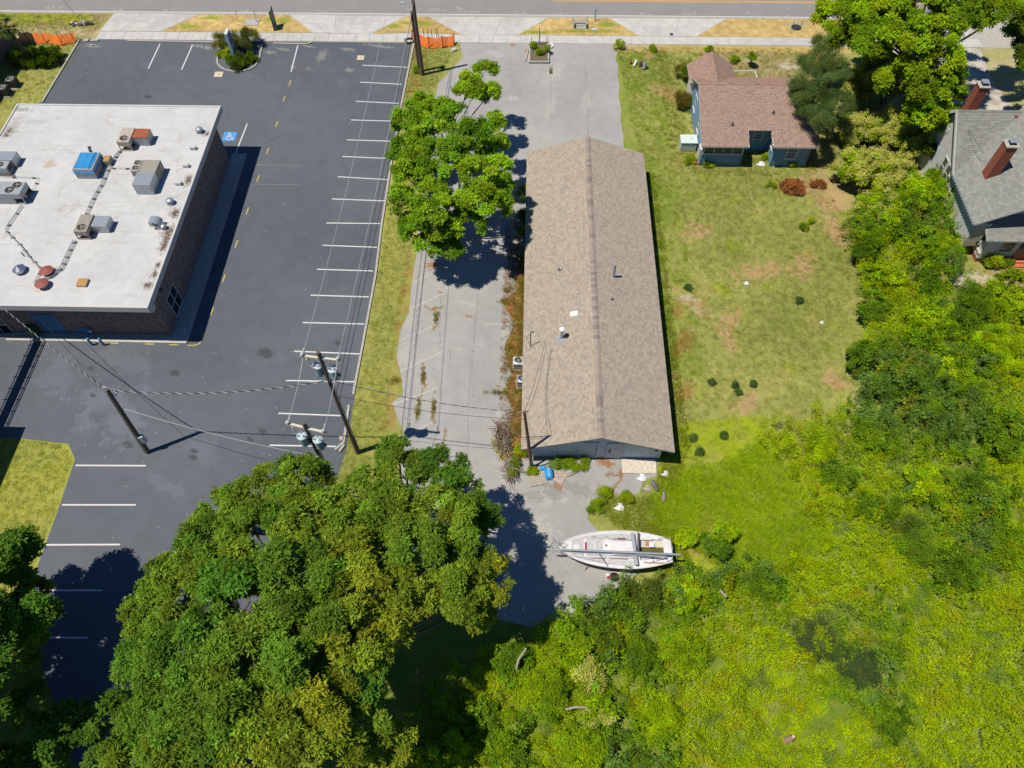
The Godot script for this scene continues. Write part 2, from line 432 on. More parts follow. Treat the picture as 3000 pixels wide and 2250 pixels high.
func setting() -> void:
	# ---- lawn, bare earth and verge colours over the whole ground
	lawn = GroundMap.new(2048, 1468, LAWN, Color(0.45, 0.475, 0.235), Color(0.58, 0.575, 0.335), 0.07, 0.16, 0.06, 0.9, 3)
	var dry := Color(0.68, 0.58, 0.38)
	var earth := Color(0.56, 0.47, 0.37)
	var sand := Color(0.66, 0.61, 0.53)
	var litter := Color(0.55, 0.36, 0.22)
	var green := Color(0.36, 0.47, 0.10)
	var lime := Color(0.52, 0.58, 0.08)
	lawn.region(rect2d(-60, -45.6, -77, -70.6), earth, 0.8, 0.9, 0.4, 0.45)
	lawn.region(rect2d(-56, -46, -73.5, -71.5), sand, 0.9, 0.7, 0.5, 0.6)
	lawn.region(rect2d(-60, -48, -76.2, -74.6), lime, 0.7, 0.7, 0.5, 0.6)
	lawn.region(rect2d(-12.4, -9.2, -64, -23), Color(0.56, 0.56, 0.29), 0.7, 0.5, 0.3, 0.7)
	lawn.region(rect2d(-12.2, -10.8, -71, -62), litter, 0.5, 0.6, 0.5, 0.5)
	lawn.region(rect2d(-10.2, -9.2, -42, -22), litter, 0.55, 0.8, 0.6, 0.35)
	lawn.region(rect2d(-40, -30.6, -24.4, -12), Color(0.57, 0.58, 0.24), 0.8, 0.4, 0.3, 0.75)
	lawn.region(rect2d(8.6, 13.5, -71, -30), green, 0.5, 0.9, 0.35, 0.45)
	lawn.region(rect2d(8.6, 36, -71.6, -70.2), dry, 0.9, 0.4, 0.5, 0.8)
	lawn.region(rect2d(8.4, 14, -71.6, -70.5), sand, 0.8, 0.5, 0.5, 0.6)
	lawn.region(rect2d(17.5, 31, -70.4, -63.5), earth, 0.85, 0.7, 0.5, 0.6)
	lawn.region(rect2d(21, 30, -69.5, -64.5), sand, 0.55, 0.9, 0.6, 0.4)
	lawn.region(V2([[10, -26], [17, -27], [21, -22], [21, -14], [9, -13], [9, -22]]), lime, 0.85, 0.6, 0.35, 0.75)
	lawn.region(V2([[24, -56], [30, -56], [30, -42], [27.5, -38], [26, -44]]), earth, 0.7, 0.9, 0.4, 0.45)
	lawn.region(V2([[32, -44], [60, -44], [60, -34], [34, -35]]), Color(0.60, 0.50, 0.38), 0.8, 0.7, 0.5, 0.6)
	lawn.region(V2([[35, -60], [60, -60], [60, -71.5], [34, -71.5]]), sand, 0.8, 0.6, 0.3, 0.65)
	lawn.region(V2([[-7, -22], [2, -15], [10, -14], [22, -22], [30, -40], [60, -34], [60, 2], [-40, 2], [-30, -12]]), Color(0.33, 0.42, 0.10), 0.85, 0.5, 0.5, 0.7)
	lawn.region(rect2d(-1.6, 0.6, -51, -23), litter, 0.9, 0.5, 0.7, 0.75)
	for q in [[Vector3(13.2, 0, -37.27), 2.0, 0.8], [Vector3(15.9, 0, -35.47), 0.8, 1.6], [Vector3(15.63, 0, -33.39), 0.6, 1.2], [Vector3(23.24, 0, -29.75), 1.2, 0.5], [Vector3(22.81, 0, -30.42), 0.7, 0.6], [Vector3(26.85, 0, -36.6), 1.2, 0.8], [Vector3(22.76, 0, -41.33), 2.0, 1.0], [Vector3(26.85, 0, -48.89), 2.0, 1.6], [Vector3(24.78, 0, -50.78), 1.4, 0.8], [Vector3(26.35, 0, -45.19), 1.0, 2.0], [Vector3(13.36, 0, -63.6), 1.0, 2.4], [Vector3(12.13, 0, -69.59), 1.0, 0.5], [Vector3(10.7, 0, -30.18), 0.7, 0.5], [Vector3(16.25, 0, -27.88), 1.5, 0.7], [Vector3(12.06, 0, -17.77), 2.0, 1.0], [Vector3(14.53, 0, -44.97), 1.6, 1.0], [Vector3(19.1, 0, -40.6), 1.0, 2.5]]:
		lawn.spot(q[0].x, q[0].z, q[1], q[2], R.randf() * 3.0, Color(0.64, 0.53, 0.40), 0.75, 0.8)
	for q in [[Vector3(11.99, 0, -36.47), 0.5, 0.9], [Vector3(11.62, 0, -32.59), 0.5, 0.9], [Vector3(12.32, 0, -33.47), 0.7, 1.2], [Vector3(11.86, 0, -28.85), 0.6, 1.0], [Vector3(23.34, 0, -50.36), 1.7, 0.9], [Vector3(25.88, 0, -50.8), 0.8, 0.6], [Vector3(11.35, 0, -28.57), 0.4, 0.7], [Vector3(26.32, 0, -53.7), 0.9, 0.6], [Vector3(36.01, 0, -44.63), 1.0, 0.7]]:
		lawn.spot(q[0].x, q[0].z, q[1], q[2], 0.3, Color(0.54, 0.36, 0.22), 0.5, 1.0, 2.4)
	for q in [[Vector3(12.88, 0, -37.73), 0.9, 0.35], [Vector3(13.48, 0, -36.49), 0.5, 0.25], [Vector3(26.28, 0, -68.01), 1.3, 0.6], [Vector3(36.46, 0, -40.36), 1.6, 0.6], [Vector3(35.48, 0, -39.67), 1.2, 0.8]]:
		lawn.spot(q[0].x, q[0].z, q[1], q[2], 0.1, Color(0.68, 0.65, 0.60), 0.85, 0.7, 2.0)
	for i in 90:
		lawn.spot(R.randf_range(10, 29), R.randf_range(-54, -14), R.randf_range(0.3, 1.2), R.randf_range(0.2, 0.8), R.randf() * 3.0, [green, dry, Color(0.42, 0.46, 0.2), lime][i % 4], R.randf_range(0.12, 0.35), 0.9, 2.0)
	var g := MB.new()
	var n := 24
	for i in n:
		for j in n:
			var x0 := -60.0 + 120.0 * i / n; var x1 := -60.0 + 120.0 * (i + 1) / n
			var z0 := -84.0 + 86.0 * j / n; var z1 := -84.0 + 86.0 * (j + 1) / n
			g.quad(Vector3(x0, 0, z1), Vector3(x1, 0, z1), Vector3(x1, 0, z0), Vector3(x0, 0, z0))
	g.map_uv(LAWN)
	struct("ground", g, mapmat("lawn", lawn))
	var far := MB.new()
	for q in [[-260, 260, 2, 120], [-260, 260, -300, -84], [-260, -60, -84, 2], [60, 260, -84, 2]]:
		far.quad(Vector3(q[0], -0.01, q[3]), Vector3(q[1], -0.01, q[3]), Vector3(q[1], -0.01, q[2]), Vector3(q[0], -0.01, q[2]))
	mt("far_ground", 0.16, 0.18, 0.06, 0.95, 0, grime(51, 0.1, 0.25, 0.02, 0.2), 30.0)
	struct("terrain", far, M.far_ground)

	# ---- freshly sealed parking lot
	var LOT := Rect2(-50, -73, 40, 72)
	var lot := GroundMap.new(1024, 1843, LOT, Color(0.31, 0.335, 0.37), Color(0.35, 0.37, 0.40), 0.03, 0.06, 0.05, 0.5, 9)
	var haze := Color(0.43, 0.45, 0.50)
	for q in [[Vector3(-30.64, 0, -30.74), 2.4, 1.0], [Vector3(-28.3, 0, -28.03), 1.2, 0.5], [Vector3(-30.21, 0, -26.4), 2.8, 2.0], [Vector3(-31.69, 0, -27.42), 1.8, 1.2], [Vector3(-28.91, 0, -25.14), 1.6, 1.6], [Vector3(-24.91, 0, -20.85), 1.2, 0.5], [Vector3(-23.77, 0, -20.19), 0.7, 0.5], [Vector3(-35.22, 0, -29.25), 2.2, 1.6], [Vector3(-22.78, 0, -23.03), 2.0, 0.8], [Vector3(-31.68, 0, -25.34), 1.6, 1.0]]:
		lot.spot(q[0].x, q[0].z, q[1], q[2], 0.5, haze, 0.3, 1.0, 0.5)
	for i in 70:
		lot.spot(R.randf_range(-47, -13), R.randf_range(-70, -6), R.randf_range(0.2, 1.6), R.randf_range(0.1, 0.7), R.randf() * 3.0, Color(0.41, 0.42, 0.46) if i % 3 else Color(0.27, 0.28, 0.31), R.randf_range(0.12, 0.3), 1.0, 2.0)
	for q in [[Vector3(-31.98, 0, -27.62), 0.22], [Vector3(-26.44, 0, -29.7), 0.35], [Vector3(-23.31, 0, -23.21), 0.25], [Vector3(-23.19, 0, -22.72), 0.28], [Vector3(-28.11, 0, -23.59), 0.35], [Vector3(-18.79, 0, -24.91), 0.3], [Vector3(-14.51, 0, -32.72), 0.3], [Vector3(-37.81, 0, -62.11), 0.35], [Vector3(-27.01, 0, -65.71), 0.2], [Vector3(-19.94, 0, -31.67), 0.6], [Vector3(-32.88, 0, -29.99), 0.3], [Vector3(-19.53, 0, -24.21), 0.25]]:
		lot.spot(q[0].x, q[0].z, q[1] * 1.3, q[1] * 0.8, 0.4, Color(0.24, 0.245, 0.265), 0.7, 0.5, 3.0)
	var pale := Color(0.56, 0.55, 0.52)
	for q in [[Vector3(-23.46, 0, -66.98), 1.2, 0.3], [Vector3(-21.58, 0, -69.08), 0.5, 1.0], [Vector3(-27.14, 0, -69.53), 0.7, 0.3], [Vector3(-25.79, 0, -70.08), 0.8, 0.25], [Vector3(-34.83, 0, -70.48), 0.9, 0.25], [Vector3(-33.79, 0, -70.22), 0.7, 0.3], [Vector3(-19.14, 0, -70.18), 0.8, 0.3], [Vector3(-15.82, 0, -70.76), 1.6, 0.25], [Vector3(-18.48, 0, -66.68), 0.5, 0.35], [Vector3(-46.1, 0, -70.39), 0.9, 0.3], [Vector3(-28.81, 0, -69.77), 0.5, 0.3], [Vector3(-23.3, 0, -70.65), 0.8, 0.2]]:
		lot.spot(q[0].x, q[0].z, q[1], q[2], 0.2, pale, 0.6, 1.0, 3.0)
	lot.spot(Vector3(-23.46, 0, -66.98).x, Vector3(-23.46, 0, -66.98).z, 0.7, 0.55, 0, Color(0.33, 0.33, 0.35), 0.9, 0.3, 2.0)
	for i in 26:
		var p := Vector2(R.randf_range(-46, -14), R.randf_range(-70, -30))
		var a := R.randf_range(-0.4, 0.4) + (PI / 2 if i % 2 else 0.0)
		lot.line([p, p + Vector2(cos(a), sin(a)) * R.randf_range(2, 6)], 0.09, Color(0.42, 0.43, 0.47), 0.22, 0.4)
	for i in 260:
		lot.spot(R.randf_range(-47, -13), R.randf_range(-70, -5), 0.07, 0.05, 0, Color(0.6, 0.6, 0.58), 0.7, 0.2, 3.0)
	var b := MB.new()
	b.sheet(V2([[-47.8, -71.55], [-12.55, -71.35], [-12.55, -23.6], [-13.0, -20.5], [-13.4, -14], [-13.6, -2], [-24, -2], [-31.3, -12], [-31.35, -18.4], [-31.5, -22.4], [-32.4, -23.6], [-35.9, -23.95], [-49.9, -23.95], [-49.9, -60], [-48, -61.2]]), 0.02)
	b.map_uv(LOT)
	var lm := mapmat("sealed_asphalt", lot, 0.8)
	var parking := struct("parking_lot", b, lm)
	# painted stall lines, each a strip of its own
	var stalls := [[Vector3(-17.23, 0, -67.51), Vector3(-12.58, 0, -67.23)], [Vector3(-17.09, 0, -64.75), Vector3(-12.89, 0, -64.47)], [Vector3(-17.11, 0, -61.76), Vector3(-12.86, 0, -61.5)], [Vector3(-17.2, 0, -58.96), Vector3(-12.63, 0, -58.83)], [Vector3(-17.19, 0, -56.1), Vector3(-12.62, 0, -55.96)], [Vector3(-17.28, 0, -53.8), Vector3(-12.97, 0, -53.6)], [Vector3(-17.28, 0, -51.11), Vector3(-12.7, 0, -50.81)], [Vector3(-17.39, 0, -48.29), Vector3(-12.64, 0, -48.12)], [Vector3(-17.42, 0, -45.37), Vector3(-12.75, 0, -45.38)], [Vector3(-17.32, 0, -42.79), Vector3(-12.71, 0, -42.64)], [Vector3(-17.36, 0, -40.13), Vector3(-12.7, 0, -40.03)], [Vector3(-17.43, 0, -37.39), Vector3(-12.71, 0, -37.3)], [Vector3(-17.58, 0, -34.63), Vector3(-12.72, 0, -34.58)], [Vector3(-17.75, 0, -31.89), Vector3(-12.72, 0, -31.73)], [Vector3(-17.9, 0, -29.22), Vector3(-12.76, 0, -29.21)], [Vector3(-17.91, 0, -26.39), Vector3(-12.96, 0, -26.28)], [Vector3(-18.03, 0, -23.78), Vector3(-13.33, 0, -23.78)], [Vector3(-31.3, 0, -21.92), Vector3(-26.36, 0, -22)], [Vector3(-31.2, 0, -18.97), Vector3(-26.2, 0, -19.07)], [Vector3(-31.37, 0, -16.15), Vector3(-26.41, 0, -16.28)], [Vector3(-31.27, 0, -13.15), Vector3(-26.62, 0, -13.25)], [Vector3(-30.94, 0, -10.24), Vector3(-26.54, 0, -10.33)]]
	for s in stalls:
		var m := MB.new()
		var d: Vector3 = (s[1] - s[0]).normalized() * 1.0
		var w := Vector3(-d.z, 0, d.x) * 0.055
		var y := Vector3(0, 0.024, 0)
		m.quad(s[0] - w + y, s[0] + w + y, s[1] + w + y, s[1] - w + y)
		part(parking, "stall_line", m, M.paint_white)
	for s in [[Vector3(-39.06, 0, -70.82), Vector3(-39.09, 0, -66.56)], [Vector3(-35.58, 0, -70.74), Vector3(-35.62, 0, -66.49)], [Vector3(-24.46, 0, -70.77), Vector3(-24.35, 0, -66.31)], [Vector3(-27.09, 0, -58.23), Vector3(-27.28, 0, -53.98)]]:
		var m := MB.new()
		var d: Vector3 = (s[1] - s[0]).normalized()
		var w := Vector3(-d.z, 0, d.x) * 0.06
		var y := Vector3(0, 0.024, 0)
		m.quad(s[0] - w + y, s[0] + w + y, s[1] + w + y, s[1] - w + y)
		part(parking, "stall_line", m, M.paint_white)
	for s in [[Vector3(-25.11, 0, -52.56), Vector3(-20.97, 0, -52.51)], [Vector3(-24.65, 0, -50.03), Vector3(-20.66, 0, -50)]]:
		var m := MB.new()
		m.bar(s[0] + Vector3(0, 0.021, 0), s[1] + Vector3(0, 0.021, 0), 0.09, 0.004)
		part(parking, "faded_stall_line", m, mt("paint_faint", 0.15, 0.15, 0.16, 0.9, 0, grime(61, 0.2, 0.25, 0.03, 0.3), 1.5))
	for p in [Vector3(-24.11, 0, -64.47), Vector3(-24.23, 0, -62.05), Vector3(-24.22, 0, -58.23), Vector3(-24.34, 0, -54.41), Vector3(-24.47, 0, -50.75), Vector3(-24.56, 0, -46.68), Vector3(-24.66, 0, -42.8), Vector3(-24.84, 0, -39.01), Vector3(-25, 0, -35.62)]:
		var m := MB.new()
		m.bar(p + Vector3(0.0, 0.022, -0.42), p + Vector3(-0.03, 0.022, 0.42), 0.08, 0.005)
		part(parking, "yellow_dash", m, M.paint_yellow)
	for s in [[Vector3(-32.59, 0, -32.4), Vector3(-31.52, 0, -32.35)], [Vector3(-29.44, 0, -32.33), Vector3(-28.74, 0, -32.33)], [Vector3(-27.53, 0, -32.3), Vector3(-26.84, 0, -32.3)], [Vector3(-26.12, 0, -32.28), Vector3(-25.55, 0, -32.28)], [Vector3(-25.55, 0, -32.28), Vector3(-25.25, 0, -32.43)], [Vector3(-25.25, 0, -32.43), Vector3(-25.13, 0, -32.8)], [Vector3(-25.13, 0, -32.8), Vector3(-25.14, 0, -33.54)]]:
		var m := MB.new()
		m.bar(s[0] + Vector3(0, 0.022, 0), s[1] + Vector3(0, 0.022, 0), 0.07, 0.005)
		part(parking, "yellow_dash", m, M.paint_yellow)
	access_symbol(parking, Vector3(-28.38, 0, -56.39))
	# kerbs round the lot
	var kb := [[[Vector3(-12.29, 0, -71.22), Vector3(-12.43, 0, -66.39), Vector3(-12.57, 0, -61.06), Vector3(-12.64, 0, -53.77), Vector3(-12.59, 0, -45.2), Vector3(-12.43, 0, -39.51), Vector3(-12.57, 0, -32.25), Vector3(-12.67, 0, -28.08)], "kerb"], [[Vector3(-12.86, 0, -27.15), Vector3(-12.8, 0, -24.72), Vector3(-12.79, 0, -23.61)], "kerb"], [[Vector3(-47.78, 0, -71.48), Vector3(-48.01, 0, -61.09)], "kerb"], [[Vector3(-42.65, 0, -71.24), Vector3(-33.42, 0, -71.11)], "kerb"], [[Vector3(-27.1, 0, -71), Vector3(-23.5, 0, -70.94), Vector3(-23.06, 0, -71.25)], "kerb"]]
	for k in kb:
		for i in k[0].size() - 1:
			var m := MB.new()
			m.bar(k[0][i] + Vector3(0, 0.06, 0), k[0][i + 1] + Vector3(0, 0.06, 0), 0.17, 0.13)
			part(parking, "kerb", m, M.kerb)
	var isl := [Vector3(-28.18, 0, -70.71), Vector3(-28.11, 0, -69.38), Vector3(-28.01, 0, -68.33), Vector3(-28.17, 0, -67.17), Vector3(-28.61, 0, -66.65), Vector3(-29.18, 0, -66.32), Vector3(-30.09, 0, -66.18), Vector3(-31.19, 0, -66.48), Vector3(-31.79, 0, -66.98), Vector3(-32.15, 0, -67.49), Vector3(-32.4, 0, -68.39), Vector3(-32.26, 0, -69.32), Vector3(-33.01, 0, -70.77)]
	for i in isl.size() - 1:
		var m := MB.new()
		m.bar(isl[i] + Vector3(0, 0.06, 0), isl[i + 1] + Vector3(0, 0.06, 0), 0.16, 0.13)
		part(parking, "kerb", m, M.kerb)
	# plates and drains set in the lot
	for q in [[Vector3(-31.64, 0, -65.77), 0.42], [Vector3(-17.56, 0, -68.75), 0.36]]:
		var m := MB.new()
		m.box(q[0] + Vector3(0, 0.02, 0), Vector3(q[1] * 2, 0.05, q[1] * 2), Basis.IDENTITY, 0.01)
		var o := part(parking, "drain_plate", m, M.pad)
		var e := MB.new()
		e.box(q[0] + Vector3(0.05, 0.046, 0), Vector3(q[1] * 0.5, 0.01, q[1] * 0.3))
		part(o, "grate", e, M.rust)

	# ---- old grey asphalt yard
	var YARD := Rect2(-12, -73, 24, 62)
	var yd := GroundMap.new(768, 1984, YARD, Color(0.545, 0.545, 0.545), Color(0.60, 0.597, 0.59), 0.025, 0.06, 0.08, 0.7, 19)
	var ys := Color(0.645, 0.635, 0.61)
	for q in [[Vector3(-4.82, 0, -36.84), 1.2, 0.22, 0.3], [Vector3(-1.65, 0, -34.08), 0.5, 0.7, 0.0], [Vector3(-2.64, 0, -34.81), 0.9, 0.18, 0.0], [Vector3(-8.37, 0, -31.19), 1.0, 0.16, -0.1], [Vector3(-5.15, 0, -32.35), 0.6, 0.12, 0.0], [Vector3(-1.88, 0, -26.53), 0.18, 0.4, 0], [Vector3(-6.28, 0, -38.29), 0.5, 0.1, 0], [Vector3(1.7, 0, -19.93), 0.35, 0.5, 0.3], [Vector3(2.75, 0, -20.06), 0.3, 0.25, -0.5], [Vector3(-1.72, 0, -62.41), 0.6, 0.5, 0], [Vector3(-3.65, 0, -69.62), 1.2, 0.5, 0.4], [Vector3(1.92, 0, -61.06), 0.5, 2.0, 0.2], [Vector3(5.55, 0, -62.29), 0.4, 1.8, 0.1], [Vector3(2.25, 0, -66.37), 0.8, 2.0, 0.5], [Vector3(0.76, 0, -17.85), 1.5, 1.2, 0.2], [Vector3(-9.21, 0, -34.98), 0.4, 1.6, 0.1], [Vector3(-9.25, 0, -31.74), 0.5, 1.4, 0]]:
		yd.spot(q[0].x, q[0].z, q[1], q[2], q[3], ys, 0.6, 0.8, 2.4)
	for i in 60:
		yd.spot(R.randf_range(-9, 8), R.randf_range(-71, -14), R.randf_range(0.3, 1.8), R.randf_range(0.2, 0.8), R.randf() * 3.0, Color(0.535, 0.53, 0.52) if i % 2 else Color(0.615, 0.61, 0.60), 0.3, 1.0, 1.5)
	for q in [[Vector3(2.02, 0, -20.56), 0.8, 0.6], [Vector3(3.5, 0, -20.93), 1.4, 0.5], [Vector3(0.61, 0, -20.3), 1.0, 0.4]]:
		yd.spot(q[0].x, q[0].z, q[1], q[2], 0.3, Color(0.47, 0.465, 0.45), 0.5, 0.9, 2.0)
	var crack := Color(0.30, 0.28, 0.25)
	for L in [[Vector3(-4.05, 0, -32.27), Vector3(-4.06, 0, -30.71), Vector3(-4.13, 0, -28.79), Vector3(-4.11, 0, -26.94), Vector3(-3.99, 0, -24.66), Vector3(-3.98, 0, -22.59)], [Vector3(-3.95, 0, -40.16), Vector3(-3.93, 0, -36.47), Vector3(-4, 0, -34.18), Vector3(-4.03, 0, -32.42)], [Vector3(-5.75, 0, -32.38), Vector3(-5.75, 0, -30.68)], [Vector3(-3.86, 0, -29.07), Vector3(-3.79, 0, -28.53), Vector3(-3.86, 0, -27.99)], [Vector3(-6.74, 0, -28.47), Vector3(-6.67, 0, -26.89), Vector3(-6.53, 0, -25.86)], [Vector3(-5.76, 0, -25.62), Vector3(-5.66, 0, -24)], [Vector3(1.94, 0, -67.63), Vector3(2.08, 0, -63.42), Vector3(1.91, 0, -59.68)], [Vector3(5.56, 0, -67.94), Vector3(5.55, 0, -62.29), Vector3(5.54, 0, -57.07)], [Vector3(-0.68, 0, -18.46), Vector3(-0.54, 0, -16.97)], [Vector3(-6.98, 0, -37.67), Vector3(-6.58, 0, -32.37)], [Vector3(-8.92, 0, -39.74), Vector3(-8.53, 0, -32.91), Vector3(-8.96, 0, -30.06), Vector3(-8.62, 0, -26.07)]]:
		var q := []
		for p in L: q.append(Vector2(p.x, p.z))
		yd.line(q, 0.03, crack, 0.42, 0.12)
	for L in [[Vector3(-7.89, 0, -31.06), Vector3(-7.63, 0, -30.08), Vector3(-7.48, 0, -29.13), Vector3(-7.63, 0, -28.18), Vector3(-7.84, 0, -27.38), Vector3(-7.85, 0, -26.22)], [Vector3(-7.37, 0, -36.24), Vector3(-7.11, 0, -35.33), Vector3(-7.21, 0, -34.27)], [Vector3(-6.69, 0, -27.8), Vector3(-6.65, 0, -26.89), Vector3(-6.59, 0, -25.86)], [Vector3(-5.71, 0, -25.24), Vector3(-5.69, 0, -24.13)], [Vector3(-8, 0, -36.39), Vector3(-7.35, 0, -36.09), Vector3(-6.59, 0, -36.54)]]:
		var q := []
		for p in L: q.append(Vector2(p.x, p.z))
		yd.line(q, 0.13, Color(0.48, 0.38, 0.20), 0.7, 0.25)
	for L in [[Vector3(6.62, 0, -22.39), Vector3(6.71, 0, -21.92), Vector3(6.52, 0, -21.34), Vector3(6.13, 0, -20.99), Vector3(5.75, 0, -20.81), Vector3(5.24, 0, -21.2)], [Vector3(5.65, 0, -22.02), Vector3(6.61, 0, -22.04)], [Vector3(5.75, 0, -20.75), Vector3(6.24, 0, -20.08), Vector3(6.27, 0, -19.53)], [Vector3(5.02, 0, -20.85), Vector3(5.75, 0, -20.75)]]:
		var q := []
		for p in L: q.append(Vector2(p.x, p.z))
		yd.line(q, 0.12, Color(0.50, 0.35, 0.23), 0.8, 0.25)
	for q in [[Vector3(-7, 0, -37.91), 0.25, 0.15], [Vector3(-4.5, 0, -35.53), 0.3, 0.15], [Vector3(6.31, 0, -20.31), 0.6, 0.3], [Vector3(5.58, 0, -22.9), 0.6, 0.3], [Vector3(2.34, 0, -21.02), 0.5, 0.2], [Vector3(-7.86, 0, -40.76), 0.6, 0.5], [Vector3(-2.02, 0, -29.04), 0.15, 0.1], [Vector3(-1.9, 0, -71.17), 0.4, 0.2], [Vector3(-0.22, 0, -70.2), 0.4, 0.5], [Vector3(5.84, 0, -22.85), 0.5, 0.4]]:
		yd.spot(q[0].x, q[0].z, q[1], q[2], 0.3, Color(0.54, 0.37, 0.25), 0.7, 0.9, 3.0)
	for i in 300:
		yd.spot(R.randf_range(-9, 8), R.randf_range(-71, -15), 0.06, 0.05, 0, Color(0.36, 0.35, 0.33) if i % 2 else Color(0.63, 0.62, 0.60), 0.6, 0.2, 3.0)
	var yb := MB.new()
	yb.sheet(V2([[-7.5, -71.5], [8.6, -71.5], [8.55, -70.9], [8.95, -70.0], [8.7, -68.9], [8.95, -67.9], [8.75, -66.2], [8.9, -64.6], [8.7, -63.2], [8.85, -61.0], [8.7, -59.2], [8.85, -57], [8.6, -52], [8.6, -51.4], [0.3, -51.3], [0.2, -43], [-0.4, -41.9], [-0.95, -39.4], [-0.9, -38.2], [-2.0, -37.0], [-1.6, -36.2], [-0.9, -34.7], [-1.6, -33.0], [-1.55, -31.7], [-1.0, -30.2], [-1.6, -28.6], [-0.8, -27.0], [-1.0, -25.6], [-2.4, -24.4], [-1.6, -22.9], [0.4, -23.2], [9.3, -23.2], [9.2, -22.0], [8.2, -21.6], [7.9, -20.7], [6.9, -20.4], [5.9, -20.7], [5.0, -20.0], [4.4, -19.6], [4.3, -18.7], [5.0, -17.9], [6.0, -17.0], [8.0, -15.6], [6.4, -14.4], [5.2, -13.6], [3.0, -12.4], [0.6, -11.6], [-4, -12.5], [-7, -16], [-8.6, -20], [-8.55, -24.8], [-9.3, -26.4], [-9.7, -27.5], [-9.0, -28.2], [-9.25, -29.6], [-9.85, -31.6], [-9.8, -34.1], [-9.3, -35.8], [-9.4, -38.9], [-9.3, -41.8], [-9.6, -50], [-9.1, -56], [-9.5, -61], [-9.2, -64.7], [-8.0, -67], [-7.0, -69]]), 0.016)
	yb.map_uv(YARD)
	var yard := struct("asphalt_yard", yb, mapmat("old_asphalt", yd))
	for s in [[Vector3(-9.22, 0, -38.88), Vector3(-6.7, 0, -40.61)], [Vector3(-9.29, 0, -36.13), Vector3(-6.65, 0, -37.83)], [Vector3(-9.66, 0, -33.15), Vector3(-7.23, 0, -34.49)], [Vector3(-9.39, 0, -30.23), Vector3(-6.55, 0, -31.96)], [Vector3(-9.72, 0, -27.28), Vector3(-6.54, 0, -28.78)], [Vector3(-8.75, 0, -24.68), Vector3(-6.64, 0, -25.86)], [Vector3(-5.68, 0, -40.72), Vector3(-3.91, 0, -41.17)]]:
		var m := MB.new()
		m.bar(s[0] + Vector3(0, 0.016, 0), s[1] + Vector3(0, 0.016, 0), 0.085, 0.006)
		part(yard, "worn_stall_line", m, M.paint_worn)

	# ---- road
	var rb := MB.new()
	rb.quad(Vector3(-150, 0.008, -76.28), Vector3(150, 0.008, -76.28), Vector3(150, 0.008, -92), Vector3(-150, 0.008, -92))
	var road := struct("road", rb, M.road)
	var em := MB.new()
	em.box(Vector3(0, 0.01, -76.62), Vector3(300, 0.006, 0.13))
	part(road, "edge_line", em, M.paint_white)
	var gp := MB.new()
	gp.box(Vector3(0, 0.008, -76.38), Vector3(300, 0.006, 0.2))
	part(road, "gutter_strip", gp, M.kerb)
	for q in [[-150.0, Vector3(-9.12, 0, -79.28).x, -79.42], [Vector3(2.4, 0, -79.44).x, 150.0, -79.36], [Vector3(2.4, 0, -79.44).x, 150.0, -79.58]]:
		var m := MB.new()
		m.box(Vector3((q[0] + q[1]) * 0.5, 0.01, q[2]), Vector3(q[1] - q[0], 0.006, 0.11))
		part(road, "centre_line", m, M.paint_orange)
	# surveyors' paint scrawls on the lane
	for p in [Vector3(-13.28, 0, -77.46), Vector3(-10.33, 0, -77.57), Vector3(-7.55, 0, -77.76), Vector3(-7.34, 0, -77.18), Vector3(-6.58, 0, -77.04), Vector3(-1.61, 0, -76.9), Vector3(2.92, 0, -76.82), Vector3(-52.86, 0, -77.33), Vector3(-31.17, 0, -76.93), Vector3(-22.94, 0, -76.96), Vector3(-39.63, 0, -76.98), Vector3(-45.46, 0, -77.02), Vector3(17.06, 0, -77.09), Vector3(24.09, 0, -77.33), Vector3(26.97, 0, -76.65), Vector3(12.09, 0, -76.96)]:
		var m := MB.new()
		for k in 9:
			var o: Vector3 = p + Vector3(R.randf_range(-0.9, 0.9), 0.011, R.randf_range(-0.22, 0.22))
			var a := R.randf_range(-0.5, 0.5)
			m.bar(o, o + Vector3(cos(a), 0, sin(a)) * R.randf_range(0.12, 0.4), 0.05, 0.003)
		part(road, "paint_scrawl", m, M.paint_worn)

	# ---- pavement slabs and drive aprons
	var sb := MB.new()
	sb.sheet(rect2d(-46.1, 60, -72.9, -71.45), 0.012)
	var walk := struct("sidewalk", sb, M.kerb)
	var x := -46.1
	while x < 46.0:
		var w := 1.452
		var m := MB.new()
		m.box(Vector3(x + w * 0.5, 0.02 + R.randf_range(-0.004, 0.004), -72.2), Vector3(w - 0.02, 0.06, 1.37), Basis.IDENTITY, 0.008)
		part(walk, "slab", m, M.concrete if int(x * 7.0) % 5 else mt_var())
		x += w
	var ab := MB.new()
	ab.sheet(V2([[-45.7, -76.25], [60, -76.25], [60, -72.92], [-46.2, -72.92]]), 0.006)
	var apron := struct("driveway_apron", ab, M.kerb)
	for q in [[Vector3(-45.64, 0, -76.26), Vector3(-36.27, 0, -76.19), Vector3(-39.62, 0, -73.01), Vector3(-46.2, 0, -72.99)], [Vector3(-26.46, 0, -76.27), Vector3(-13.69, 0, -76.13), Vector3(-17.05, 0, -72.87), Vector3(-23.21, 0, -73.02)], [Vector3(-11.17, 0, -76.11), Vector3(1.8, 0, -76.09), Vector3(-1.39, 0, -72.93), Vector3(-7.45, 0, -72.9)], [Vector3(8.46, 0, -76.08), Vector3(21.02, 0, -76.2), Vector3(17.44, 0, -72.93), Vector3(11.4, 0, -72.93)], [[34.0, -76.25], [48.0, -76.25], [45.5, -72.95], [36.4, -72.95]]]:
		var c := V2(q)
		var cells := 3 if c[0].x < -40 or c[0].x > 30 else 5
